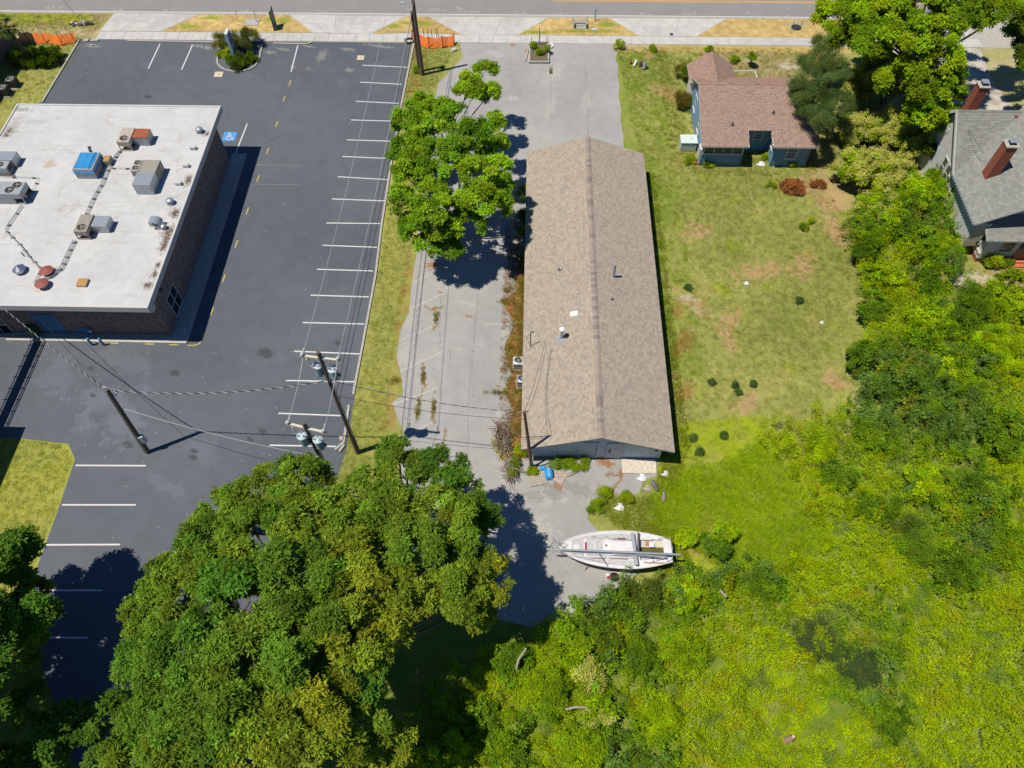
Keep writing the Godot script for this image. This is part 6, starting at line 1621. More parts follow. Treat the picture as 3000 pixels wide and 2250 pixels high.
func grey_house() -> void:
	var b := thing("grey_house", "white-walled house with grey shingle roofs and brick chimneys", "house", Vector3(41, 0, -49))
	var PAL := pal(0.205, 0.212, 0.195, 0.86)
	var X := 35.06; var zr := -52.15; var hr := 7.0; var zs := -47.95; var hs := 3.9; var zn := -56.1; var hn := 3.5
	var XE := 52.0
	var wx := 35.45 # west wall
	var w := MB.new()
	w.box(Vector3((wx + XE) * 0.5, 1.7, -51.9), Vector3(XE - wx, 3.4, 7.4))
	w.tri(Vector3(wx, 3.4, -55.6), Vector3(wx, 3.4, -48.2), Vector3(wx, hr - 0.25, zr))
	part(b, "wall", w, M.grey_siding)
	boxpart(b, "wing_wall", 36.05, 46.0, 0.35, 4.1, -48.2, -43.75, M.grey_siding)
	boxpart(b, "bay_wall", wx, 36.04, 1.15, 3.85, -48.2, -42.6, M.grey_siding)
	boxpart(b, "foundation", 36.1, 46, 0, 0.35, -55.5, -43.8, M.red_brick)
	var r := MB.new()
	r.slab(Vector3(X, hs, zs), Vector3(XE, hs, zs), Vector3(XE, hr, zr), Vector3(X, hr, zr), Vector3(0, -0.16, 0))
	r.slab(Vector3(X, hr, zr), Vector3(XE, hr, zr), Vector3(XE, hn, zn), Vector3(X, hn, zn), Vector3(0, -0.16, 0))
	var roof := part(b, "roof", r, M.trim_white)
	var us := Vector3(0, hr - hs, zr - zs); var Ls := us.length()
	shingles(roof, Vector3(X, hs, zs), Vector3(1, 0, 0), us.normalized(), 12.0, Ls, PAL, null, 0.2, 0.34)
	var un := Vector3(0, hr - hn, zr - zn); var Lq := un.length()
	shingles(roof, Vector3(X + 12, hn, zn), Vector3(-1, 0, 0), un.normalized(), 12.0, Lq, PAL, null, 0.2, 0.34)
	ridge_caps(roof, Vector3(X, hr, zr), Vector3(X + 9, hr, zr), -un.normalized(), -us.normalized(), 0.16, 0.3, pal(0.19, 0.2, 0.19, 0.85))
	# bargeboards on the west rake
	for q in [[Vector3(X, hr, zr), Vector3(X, hs, zs)], [Vector3(X, hr, zr), Vector3(X, hn, zn)]]:
		var m := MB.new()
		m.bar(q[0] + Vector3(-0.03, -0.08, 0), q[1] + Vector3(-0.03, -0.08, 0), 0.05, 0.24)
		part(roof, "bargeboard", m, M.trim_white)
	# south wing, ridge running north-south
	var XR := 41.2; var hw := hs + 0.57 * (XR - X); var zg := -42.3
	var g := MB.new()
	g.slab(Vector3(X, hs + 0.03, zg), Vector3(XR, hw, zg), Vector3(XR, hw, -53.0), Vector3(X, hs + 0.03, -48.2), Vector3(0, -0.15, 0))
	g.slab(Vector3(XR, hw, zg), Vector3(2 * XR - X, hs, zg), Vector3(2 * XR - X, hs, -48.2), Vector3(XR, hw, -53.0), Vector3(0, -0.15, 0))
	g.tri(Vector3(36.05, 4.1, -43.76), Vector3(46, 4.1, -43.76), Vector3(XR, hw - 0.3, -43.76))
	var wing := part(b, "wing_roof", g, M.grey_siding)
	var uw := Vector3(XR - X, hw - hs - 0.03, 0); var lw := uw.length(); uw = uw.normalized()
	shingles(wing, Vector3(X, hs + 0.03, zg), Vector3(0, 0, -1), uw, 10.6, lw, pal(0.215, 0.225, 0.21, 0.86), func(z: float, s: float) -> bool: return z > 5.9 + s * 0.70, 0.2, 0.34)
	# gutter with a string of lamps
	var gt := MB.new()
	gt.tube([Vector3(X - 0.06, hs - 0.02, zg), Vector3(X - 0.06, hs - 0.02, -48.0)], [0.06], 8)
	var gut := part(wing, "gutter", gt, mt("gutter", 0.16, 0.2, 0.22, 0.6))
	for i in 16:
		var m := MB.new()
		m.lathe(Vector3(X - 0.1, hs - 0.1, -42.5 - i * 0.34), [Vector2(0.001, -0.05), Vector2(0.04, 0.0), Vector2(0.02, 0.05)], 8)
		part(gut, "string_bulb", m, M.trim_white)
	boxpart(b, "bay_end_board", wx + 0.02, 36.6, 1.3, 3.8, -42.59, -42.55, M.tan_trim)
	# south porch room
	boxpart(b, "porch_wall", 36.9, 46.0, 0.45, 2.95, -43.75, -41.95, M.grey_siding)
	boxpart(b, "porch_foundation", 36.95, 46.0, 0.0, 0.45, -43.7, -42.0, M.red_brick)
	var po := MB.new()
	po.slab(Vector3(36.25, 3.0, -41.45), Vector3(47, 3.0, -41.45), Vector3(47, 3.75, -43.5), Vector3(36.25, 3.75, -43.5), Vector3(0, -0.12, 0))
	var pro := part(b, "porch_roof", po, M.trim_white)
	var up := Vector3(0, 0.75, -2.05); var lp := up.length()
	shingles(pro, Vector3(36.25, 3.0, -41.45), Vector3(1, 0, 0), up.normalized(), 6.0, lp, PAL, null, 0.2, 0.34)
	boxpart(b, "sill_board", 36.82, 36.9, 0.9, 1.05, -43.7, -41.95, M.trim_white)
	var ac := boxpart(b, "window_air_conditioner", 36.4, 36.9, 1.4, 1.85, -43.15, -42.55, M.paper_white, 0.03)
	boxpart(ac, "grille", 36.39, 36.4, 1.45, 1.8, -43.1, -42.6, M.metal_grey)
	window(b, Vector3(36.9, 2.25, -42.85), 0.8, 0.7, Vector3(-1, 0, 0), 1, 1, M.trim_white, M.glass_grey, 0.08)
	window(b, Vector3(38.6, 1.9, -41.95), 1.0, 1.0, Vector3(0, 0, 1), 1, 1, M.grey_siding, M.glass_grey, 0.06)
	for z in [-48.6, -47.4]:
		window(b, Vector3(wx, 2.4, z), 0.5, 1.1, Vector3(-1, 0, 0), 1, 2, M.trim_white, M.glass_grey, 0.09)
	for z in [-50.3, -49.35]:
		window(b, Vector3(wx, 2.75, z), 0.6, 1.5, Vector3(-1, 0, 0), 1, 2, M.trim_white, M.glass_grey, 0.09)
	boxpart(b, "porch_door", 39.6, 40.6, 0.5, 2.5, -41.97, -41.9, M.glass_grey)
	boxpart(b, "door_vent", wx - 0.05, wx, 4.6, 5.0, -53.0, -52.2, M.trim_white)
	for i in 3:
		boxpart(b, "brick_step", 39.2, 43.0, 0.0, 0.45 - i * 0.14, -41.94 + i * 0.36, -41.94 + (i + 1) * 0.36, M.terracotta, 0.01)
	chimney(b, 36.65, 37.5, -47.25, -46.4, 4.4, 8.0)
	chimney(b, 36.75, 37.55, -54.3, -53.5, 3.6, 8.1)
	var v := MB.new()
	var vp := Vector3(39.86, 6.4, -51.83)
	v.tube([vp - Vector3(0, 0.2, 0), vp + Vector3(0, 0.35, 0)], [0.17], 14)
	v.lathe(vp + Vector3(0, 0.35, 0), [Vector2(0.19, 0), Vector2(0.17, 0.06), Vector2(0.001, 0.08)], 14)
	part(roof, "vent_pipe", v, M.red_cap)
	# dark arched opening in the west gable
	var ar := MB.new(); var rim := MB.new()
	var last := Vector3(wx - 0.02, 1.5, -53.3)
	for i in 11:
		var a0 := PI - PI * i / 10.0
		var p := Vector3(wx - 0.02, 2.5 + 0.75 * sin(a0), -52.7 + 0.6 * cos(a0))
		ar.tri(Vector3(wx - 0.02, 1.9, -52.7), last, p)
		rim.bar(last, p, 0.05, 0.1)
		last = p
	ar.tri(Vector3(wx - 0.02, 1.9, -52.7), last, Vector3(wx - 0.02, 1.5, -52.1))
	rim.bar(last, Vector3(wx - 0.02, 1.5, -52.1), 0.05, 0.1)
	var op := part(b, "arched_opening", ar, M.black)
	part(op, "arch_trim", rim, mt("arch_trim", 0.25, 0.42, 0.55, 0.6))
	for q in [[Vector3(39.16, 0, -40.27), 0.5, "dark slate slab set in the earth by the brick steps", M.metal_dark], [Vector3(39.74, 0, -40.49), 0.5, "pale slab set in the earth by the brick steps", M.concrete]]:
		var m := MB.new()
		m.box(q[0] + Vector3(0, 0.02, 0), Vector3(q[1], 0.06, q[1] * 0.7), Basis(Vector3.UP, -0.5), 0.01)
		single("paving_slab", q[2], "slab", q[0], m, q[3])

func net_fence(label: String, pts: Array, h: float, posts: Array) -> void:
	var f := thing("barrier_fence", label, "fence", pts[0], 0, "orange barrier fences")
	var m := MB.new()
	for i in pts.size() - 1:
		for s in 6:
			var t0 := s / 6.0; var t1 := (s + 1) / 6.0
			var a: Vector3 = pts[i].lerp(pts[i + 1], t0); var c: Vector3 = pts[i].lerp(pts[i + 1], t1)
			var h0 := h * (0.82 + 0.18 * absf(2.0 * t0 - 1.0)); var h1 := h * (0.82 + 0.18 * absf(2.0 * t1 - 1.0))
			var o0 := Vector3(0, 0, 0.06 * sin(i * 3.0 + t0 * 7.0)); var o1 := Vector3(0, 0, 0.06 * sin(i * 3.0 + t1 * 7.0))
			m.slab(a + o0 + Vector3(0, 0.06, 0), c + o1 + Vector3(0, 0.06, 0), c + Vector3(0, h1, -0.55), a + Vector3(0, h0, -0.55), Vector3(0.0, 0.0, -0.012))
	part(f, "mesh", m, M.fence_orange)
	for p in posts:
		var k := MB.new()
		k.tube([p, p + Vector3(0.02, h + 0.45, -0.03)], [0.035], 6)
		part(f, "stake", k, M.metal_dark)

func street_things() -> void:
	net_fence("orange mesh barrier sagging beside the paired street poles", [Vector3(-12.4, 0, -71.35), Vector3(-11.63, 0, -70.89), Vector3(-10.61, 0, -70.41), Vector3(-9.21, 0, -70.49), Vector3(-7.99, 0, -70.91)], 1.0, [Vector3(-12.4, 0, -71.35), Vector3(-10.62, 0, -70.44), Vector3(-9.21, 0, -70.51), Vector3(-7.99, 0, -70.93)])
	net_fence("orange mesh barrier at the lot's north-west, behind the palm", [Vector3(-53.96, 0, -70.84), Vector3(-52.93, 0, -70.75), Vector3(-51.97, 0, -70.63), Vector3(-51.05, 0, -70.65), Vector3(-49.23, 0, -70.35), Vector3(-47.98, 0, -70.8)], 0.95, [Vector3(-52.93, 0, -70.75), Vector3(-51.05, 0, -70.65), Vector3(-49.23, 0, -70.35), Vector3(-48.03, 0, -70.78)])
	var of := MB.new()
	var o0 := Vector3(-11.9, 0, -17.9)
	of.slab(o0 + Vector3(0, 0.05, 0), o0 + Vector3(0.1, 0.05, 3.2), o0 + Vector3(0.1, 0.9, 3.2), o0 + Vector3(0, 1.0, 0), Vector3(-0.015, 0, 0))
	var nf := thing("barrier_fence", "scrap of orange mesh glimpsed between the oak crowns", "fence", o0, 0, "orange barrier fences")
	part(nf, "mesh", of, M.fence_orange)
	# stakes round an open utility trench
	var tr := thing("utility_stakes", "ring of thin dark stakes and a rail behind the orange barrier", "stakes", Vector3(-10.18, 0, -71.59))
	for p in [Vector3(-11.21, 0, -71.64), Vector3(-10.72, 0, -71.38), Vector3(-10.34, 0, -71.52), Vector3(-9.87, 0, -71.52), Vector3(-9.7, 0, -71.59)]:
		var k := MB.new()
		k.tube([p, p + Vector3(0, 1.5, 0)], [0.03], 6)
		part(tr, "stake", k, M.metal_dark)
	var kk := MB.new()
	kk.bar(Vector3(-10.6, 0.5, -70.81), Vector3(-9.59, 0.5, -70.76), 0.06, 0.06)
	part(tr, "rail", kk, M.metal_grey)
	var cl := MB.new()
	for i in 3:
		var pts := []
		for j in 17: pts.append(Vector3(-12.74, 0, -71.51) + Vector3(0, 0.12 + 0.07 * i, 0) + Vector3(cos(TAU * j / 16) * (0.45 + 0.05 * i), 0, sin(TAU * j / 16) * 0.4))
		cl.tube(pts, [0.035], 6, false)
	single("cable_coil", "coil of dark cable lying by the orange barrier's end", "cable", Vector3(-12.74, 0, -71.51), cl, M.metal_dark)
	var cs := thing("concrete_lump", "pale broken concrete lump at the orange barrier's east end", "rubble", Vector3(-7.98, 0, -70.21))
	kk = MB.new()
	kk.box(Vector3(-7.97, 0.12, -70.16), Vector3(0.5, 0.28, 0.45), Basis(Vector3.UP, 0.5), 0.08)
	part(cs, "lump", kk, M.concrete)
	kk = MB.new()
	kk.box(Vector3(-8.24, 0.06, -69.92), Vector3(0.25, 0.14, 0.2), Basis(Vector3.UP, 0.2), 0.04)
	part(cs, "chip", kk, M.concrete)
	# blue pylon sign on the island
	var S := thing("pylon_sign", "tall blue and white sign slab in the planted island", "sign", Vector3(-30.45, 0, -68.5))
	kk = MB.new()
	kk.box(Vector3(-30.48, 1.5, -68.5), Vector3(0.3, 3.0, 1.0), Basis.IDENTITY, 0.03)
	part(S, "slab", kk, M.sign_face)
	boxpart(S, "side_strip", -30.62, -30.34, 0.05, 2.98, -68.005, -67.99, M.sign_side)
	var fx := -30.325
	var pn := boxpart(S, "logo_panel", fx, fx + 0.006, 1.75, 2.75, -68.9, -68.1, M.sign_blue)
	var sw := MB.new()
	var wv := []
	for i in 9:
		var t := i / 8.0
		wv.append(Vector3(fx + 0.012, 2.55 - 0.75 * t, -68.75 + 0.42 * t + 0.13 * sin(t * 6.0)))
	for i in 8: sw.bar(wv[i], wv[i + 1], 0.006, 0.11)
	sw.box(Vector3(fx + 0.01, 2.5, -68.3), Vector3(0.008, 0.16, 0.16))
	part(pn, "wave_emblem", sw, M.sign_face)
	var ve := MB.new()
	ve.bar(Vector3(fx + 0.01, 1.7, -68.75), Vector3(fx + 0.01, 1.2, -68.5), 0.008, 0.1)
	ve.bar(Vector3(fx + 0.01, 1.7, -68.25), Vector3(fx + 0.01, 1.2, -68.5), 0.008, 0.1)
	part(S, "chevron", ve, M.sign_side)
	for i in 5: boxpart(S, "lettering", fx, fx + 0.008, 0.95, 1.1, -68.86 + i * 0.15, -68.76 + i * 0.15, M.sign_blue)
	kk = MB.new()
	kk.tube([Vector3(-30.92, 0, -67.7), Vector3(-30.92, 0, -67.7) + Vector3(-0.1, 0.5, 0)], [0.07], 8)
	single("sign_lamp", "stubby dark lamp in the plants below the blue sign", "lamp", Vector3(-30.92, 0, -67.7), kk, M.metal_dark)
	# dark property sign
	var D := thing("property_sign", "dark framed sign board on the straw verge", "sign", Vector3(-27.4, 0, -73.8))
	for z in [-74.3, -73.28]: boxpart(D, "post", -27.45, -27.35, 0, 2.15, z - 0.05, z + 0.05, M.metal_dark, 0.01)
	boxpart(D, "board", -27.43, -27.37, 0.4, 2.0, -74.25, -73.33, M.metal_dark)
	boxpart(D, "panel", -27.37, -27.36, 0.5, 1.9, -74.15, -73.43, mt("sign_dark", 0.12, 0.14, 0.17, 0.5))
	boxpart(D, "foot_box", -27.5, -27.3, 0.0, 0.35, -74.2, -73.3, M.wood_grey)
	# planter in the old yard's mouth
	var p := thing("planter", "rectangular timber-edged planter with a post and climbing weeds", "planter", Vector3(0.85, 0, -69.8))
	boxpart(p, "edge_board", -0.2, -0.05, 0, 0.28, -71.5, -68.15, M.concrete_old)
	boxpart(p, "edge_board", 1.75, 1.9, 0, 0.28, -71.5, -68.15, M.concrete_old)
	boxpart(p, "edge_board", -0.2, 1.9, 0, 0.27, -68.15, -68.0, M.concrete_old)
	boxpart(p, "soil", -0.05, 1.75, 0, 0.2, -71.5, -68.15, mt("soil", 0.12, 0.10, 0.05, 0.95))
	kk = MB.new()
	kk.tube([Vector3(0.87, 0, -71.0), Vector3(0.85, 2.1, -71.0)], [0.06], 8)
	part(p, "post", kk, M.metal_grey)
	for z in [-71.3, -69.7, -68.3]:
		for x in [0.05, 1.65]:
			kk = MB.new()
			kk.tube([Vector3(x, 0, z), Vector3(x, 0.9, z)], [0.04], 6)
			part(p, "fence_post", kk, M.wood_grey)
	kk = MB.new()
	kk.bar(Vector3(-0.2, 0.1, -71.18), Vector3(-0.52, 0.1, -68.41), 0.12, 0.1)
	single("loose_timber", "pale timber leaning beside the planter's west edge", "lumber", Vector3(-0.35, 0, -69.93), kk, M.wood_grey)
	var ty := MB.new()
	ty.lathe(Vector3(1.98, 0, -70.96), [Vector2(0.26, 0.02), Vector2(0.38, 0.05), Vector2(0.4, 0.12), Vector2(0.36, 0.2), Vector2(0.24, 0.2), Vector2(0.2, 0.1)], 18)
	single("float_ring", "white and navy ring leaning at the planter's corner", "ring", Vector3(1.98, 0, -70.96), ty, M.paper_white)
	# storm structures in the verges
	var bx := thing("storm_box", "barred concrete storm box in the verge by the blue post", "drain", Vector3(5.2, 0, -74.4))
	for x in [4.55, 5.85]: boxpart(bx, "side", x - 0.06, x + 0.06, 0, 0.55, -74.9, -74.1, M.metal_grey)
	boxpart(bx, "rail", 4.5, 5.9, 0.35, 0.5, -74.55, -74.45, M.metal_grey)
	boxpart(bx, "grate", 4.6, 5.8, 0.03, 0.1, -74.9, -74.1, M.concrete_old)
	for x in [4.45, 5.95]: boxpart(bx, "stake", x - 0.03, x + 0.03, 0, 0.9, -74.95, -74.89, M.wood_grey)
	kk = MB.new()
	for x in [-0.45, 0.45]: kk.tube([Vector3(28.19, 0, -74.69) + Vector3(x, 0, 0), Vector3(28.19, 0, -74.69) + Vector3(x, 0.8, 0)], [0.03], 6)
	kk.bar(Vector3(27.97, 0.35, -74.13) - Vector3(0.5, 0, 0), Vector3(28, 0.3, -74.21) + Vector3(0.5, 0, 0), 0.05, 0.05)
	kk.lathe(Vector3(28.19, 0, -74.69), [Vector2(0.55, 0.0), Vector2(0.5, 0.1), Vector2(0.3, 0.12), Vector2(0.001, 0.12)], 14)
	single("storm_pit", "dark staked pit in the sandy verge near the big tree", "drain", Vector3(28.19, 0, -74.69), kk, M.metal_dark)
	kk = MB.new()
	for x in [-1.0, 1.0]: kk.tube([Vector3(-30.62, 0, -74.83) + Vector3(x, 0, 0), Vector3(-30.62, 0, -74.83) + Vector3(x, 1.3, -0.1)], [0.03], 6)
	kk.box(Vector3(-30.08, 0.05, -74.75), Vector3(1.4, 0.1, 1.2), Basis.IDENTITY, 0.02)
	single("storm_cover", "grey storm cover flanked by stakes behind the clipped hedge", "drain", Vector3(-30.28, 0, -74.83), kk, M.concrete_old)
	kk = MB.new()
	kk.tube([Vector3(6.83, 0, -75.65), Vector3(6.83, 1.3, -75.65)], [0.055], 8)
	single("blue_marker", "blue marker post standing in the verge by the road", "post", Vector3(6.83, 0, -75.65), kk, M.plastic_blue)
	kk = MB.new()
	kk.box(Vector3(14.83, 0.05, -73.26), Vector3(0.34, 0.03, 0.4))
	part(get_node("driveway_apron"), "meter_lid", kk, M.metal_dark)
	kk = MB.new()
	kk.box(Vector3(6.72, 0.06, -74.01), Vector3(0.5, 0.06, 0.4), Basis.IDENTITY, 0.01)
	single("meter_cover", "pale green meter cover in the verge grass", "lid", Vector3(6.72, 0, -74.1), kk, M.transformer)
	# buckets left on the grass
	var cans := [[Vector3(10.14, 0, -68.14), M.rust, "rusty small can, leftmost of the four on the grass", 0.12, 0.35, 0.5], [Vector3(10.5, 0, -67.64), M.paper_white, "white pipe length lying beside the rusty cans", 0.1, 0.75, 1.2], [Vector3(11.13, 0, -67.77), M.wood_pole_brown, "brown bucket standing beside the galvanised one", 0.18, 0.5, 0.15], [Vector3(11.49, 0, -67.27), M.metal_galv, "galvanised bucket tipped on the grass", 0.2, 0.6, 0.35]]
	for q in cans:
		var c := thing("bucket", q[2], "bucket", q[0], 0, "buckets on the grass")
		kk = MB.new()
		var d := Vector3(sin(q[5]) * 0.4, cos(q[5]), -sin(q[5])).normalized()
		kk.tube([q[0] + Vector3(0, 0.08, 0), q[0] + Vector3(0, 0.08, 0) + d * q[4]], [q[3], q[3] * 1.1], 12)
		part(c, "body", kk, q[1])
	# marker posts north-west
	for q in [[Vector3(-49.43, 0, -75.45), Vector3(-1.4, 4.2, -0.4), "thin leaning guy stay at the road edge", M.metal_grey, 0.03], [Vector3(-49.87, 0, -73.11), Vector3(-0.15, 1.3, -0.2), "pale wooden stake in the sandy verge", M.wood_pink, 0.05], [Vector3(-52.95, 0, -73.29), Vector3(0, 1.0, 0), "dark thin stake behind the palm", M.metal_dark, 0.03]]:
		kk = MB.new()
		kk.tube([q[0], q[0] + q[1]], [q[4]], 6)
		single("marker_stake", q[2], "stake", q[0], kk, q[3])
	var db := thing("demolition_heap", "small heap of broken rubble on the bare north-west verge", "rubble", Vector3(-48.52, 0, -74.26))
	for i in 22:
		kk = MB.new()
		kk.box(Vector3(-48.52, 0, -74.26) + Vector3(R.randf_range(-1.3, 1.3), 0.07, R.randf_range(-0.35, 0.35)), Vector3.ONE * R.randf_range(0.12, 0.35), Basis(Vector3(1, 2, 1).normalized(), R.randf() * 3.0), 0.02)
		part(db, "chunk", kk, [M.wood_pole_brown, M.concrete_old, M.metal_dark][i % 3])
	for q in [[Vector3(-47, 0, -71.14), Vector3(0.55, 0.2, 0.25), "pale block at the lot's north-west corner, nearest the kerb"], [Vector3(-46.1, 0, -71.2), Vector3(0.8, 0.15, 0.2), "second pale block lying along the lot's north edge"], [Vector3(-46.13, 0, -70.39), Vector3(0.25, 0.12, 0.2), "smallest pale block lying on the lot's asphalt"]]:
		kk = MB.new()
		kk.box(q[0] + Vector3(0, 0.1, 0), q[1], Basis(Vector3.UP, 0.1), 0.03)
		single("concrete_block", q[2], "block", q[0], kk, M.concrete)

# ---------------------------------------------------------------- foliage
# a spray of single leaves round a short twig
func leaf_spray(sd: int, n: int, rad: float, len: float, wid: float, flat: float) -> ArrayMesh:
	var g := RandomNumberGenerator.new(); g.seed = sd
	var m := MB.new()
	for i in n:
		var d := Vector3(g.randfn(), g.randfn(), g.randfn()).normalized()
		d.y = d.y * flat + 0.15
		var p := d * rad * pow(g.randf(), 0.45)
		var dir := (d + Vector3(g.randfn(), g.randfn() * 0.6, g.randfn()) * (0.22 if rad < 0.2 else 0.55)).normalized()
		var up := (Vector3(0, 1, 0) + Vector3(g.randfn(), g.randfn(), g.randfn()) * 0.42 + d * 0.3).normalized()
		var side := dir.cross(up).normalized()
		up = side.cross(dir)
		var L := len * g.randf_range(0.7, 1.3); var W := wid * g.randf_range(0.7, 1.25)
		var t := g.randf_range(0.62, 1.38)
		m.col = Color(t * g.randf_range(0.9, 1.12), t, t * g.randf_range(0.7, 1.1))
		var tip := p + dir * L - up * L * 0.12
		var a := p + dir * L * 0.45 + side * W * 0.5 + up * W * 0.18
		var b := p + dir * L * 0.45 - side * W * 0.5 + up * W * 0.18
		m.tri(p, a, tip); m.tri(p, tip, b)
	return m.mesh()

var SPRAY := {}
func spray(kind: String) -> Array:
	if not SPRAY.has(kind):
		var q: Array = {"broad": [17, 0.18, 0.21, 0.115, 0.6], "oak": [18, 0.15, 0.19, 0.075, 0.6], "fine": [34, 0.30, 0.09, 0.045, 0.75], "vine": [30, 0.30, 0.10, 0.07, 0.4], "long": [16, 0.14, 0.32, 0.06, 0.6], "bloom": [30, 0.19, 0.075, 0.06, 0.9]}[kind]
		SPRAY[kind] = []
		for v in 3:
			var k: float = [1.0, 0.72, 1.25][v]
			SPRAY[kind].append(leaf_spray(hash(kind) % 9999 + v, int(q[0] * [1.0, 1.5, 0.8][v]), q[1] * [1.0, 1.35, 0.9][v], q[2] * k, q[3] * k, q[4]))
	return SPRAY[kind]

# pts = [position, outward normal, scale, colour]
func scatter(parent: Node, called: String, pts: Array, kind: String, mat: Material, at := Vector3.ZERO) -> MultiMeshInstance3D:
	var out: MultiMeshInstance3D = null
	for v in 3:
		var mm := MultiMesh.new()
		mm.transform_format = MultiMesh.TRANSFORM_3D
		mm.use_colors = true
		mm.mesh = spray(kind)[v]
		var mine := []
		for i in range(v, pts.size(), 3): mine.append(pts[i])
		if mine.size() < 9: continue
		mm.instance_count = mine.size()
		for i in mine.size():
			var q: Array = mine[i]
			var up: Vector3 = q[1]
			var x := up.cross(Vector3(sin(i * 2.4), 0.2, cos(i * 2.4))).normalized()
			var b := Basis(x, up, x.cross(up)).scaled(Vector3.ONE * q[2])
			mm.set_instance_transform(i, Transform3D(b, q[0] - at))
			mm.set_instance_color(i, q[3])
		var o := MultiMeshInstance3D.new()
		o.name = called
		parent.add_child(o, true)
		o.multimesh = mm; o.material_override = mat
		o.set_meta("kind", "stuff")
		out = o
	return out

var NZ := FastNoiseLite.new()
func shade_free(c: Color, amt: float) -> Color:
	var t := R.randf_range(1.0 - amt, 1.0 + amt)
	return Color(c.r * t * R.randf_range(0.93, 1.07), c.g * t, c.b * t * R.randf_range(0.85, 1.15))

# leaf sprays over the bumps of a set of lobes [centre, radius, colour]
func crown_points(lobes: Array, dens: float, gap: float, size: float, low := -0.3, sub := 23) -> Array:
	var pts := []
	for li in lobes.size():
		var L: Array = lobes[li]
		var c: Vector3 = L[0]; var r: float = L[1]
		var col: Color = L[2]
		for k in sub:
			var y := R.randf_range(low, 1.0)
			var a := R.randf() * TAU
			var h := sqrt(1.0 - y * y)
			var bc := c + Vector3(cos(a) * h, y * 0.85, sin(a) * h) * r * R.randf_range(0.55, 1.0)
			if NZ.get_noise_3d(bc.x * 0.45, bc.y * 0.45, bc.z * 0.45) < gap: continue
			var br := maxf(r * R.randf_range(0.15, 0.33), 0.12)
			var t := R.randf_range(0.68, 1.32)
			var warm := R.randf_range(0.88, 1.16)
			for i in int(br * br * 12.6 * dens * 0.72) + 2:
				var d := Vector3(R.randfn(), R.randfn() + 0.35, R.randfn()).normalized()
				var p: Vector3 = bc + Vector3(d.x, d.y * 0.75, d.z) * br * R.randf_range(0.5, 1.15)
				var out := (d * 0.55 + (p - c).normalized() * 0.35 + Vector3(0, 0.8, 0)).normalized()
				pts.append([p, out, size * R.randf_range(0.6, 1.3), shade_free(Color(col.r * t * warm, col.g * t, col.b * t), 0.16)])
	return pts

func tree(called: String, label: String, base: Vector3, lobes: Array, kind: String, dens: float, gap: float, size: float, trunk_r: float, bark: Material, group := "", cat := "tree") -> Node3D:
	var o := thing(called, label, cat, base, 0, group)
	var cen := Vector3.ZERO
	for L in lobes: cen += L[0]
	cen /= lobes.size()
	var fork := base + Vector3((cen.x - base.x) * 0.2, cen.y * 0.38, (cen.z - base.z) * 0.2)
	var m := MB.new()
	var mid := base.lerp(fork, 0.5) + Vector3(R.randf_range(-0.15, 0.15), 0, R.randf_range(-0.15, 0.15))
	m.tube([base - Vector3(0, 0.2, 0), base + Vector3(0, 0.25, 0), mid, fork], [trunk_r * 1.5, trunk_r * 1.05, trunk_r * 0.9, trunk_r * 0.75], 10)
	var tk := part(o, "trunk", m, bark)
	for L in lobes:
		var k := MB.new()
		var e: Vector3 = L[0]
		var q := fork.lerp(e, 0.5) + Vector3(R.randf_range(-0.3, 0.3), R.randf_range(0.0, 0.4), R.randf_range(-0.3, 0.3))
		k.tube([fork, q, e], [trunk_r * 0.5, trunk_r * 0.3, trunk_r * 0.12], 7, false)
		for i in 4:
			var d: Vector3 = Vector3(R.randfn(), R.randf_range(-0.2, 0.9), R.randfn()).normalized() * L[1] * 0.85
			k.tube([q.lerp(e, 0.6), e + d * 0.45, e + d], [trunk_r * 0.16, trunk_r * 0.1, trunk_r * 0.04], 5, false)
		part(tk, "limb", k, bark)
	scatter(o, "crown", crown_points(lobes, dens, gap, size), kind, M.leaf, base)
	return o

func lob(a: Array, col: Color, var_c: Color) -> Array:
	var o := []
	for q in a: o.append([q[0], q[1], col.lerp(var_c, R.randf())])
	return o

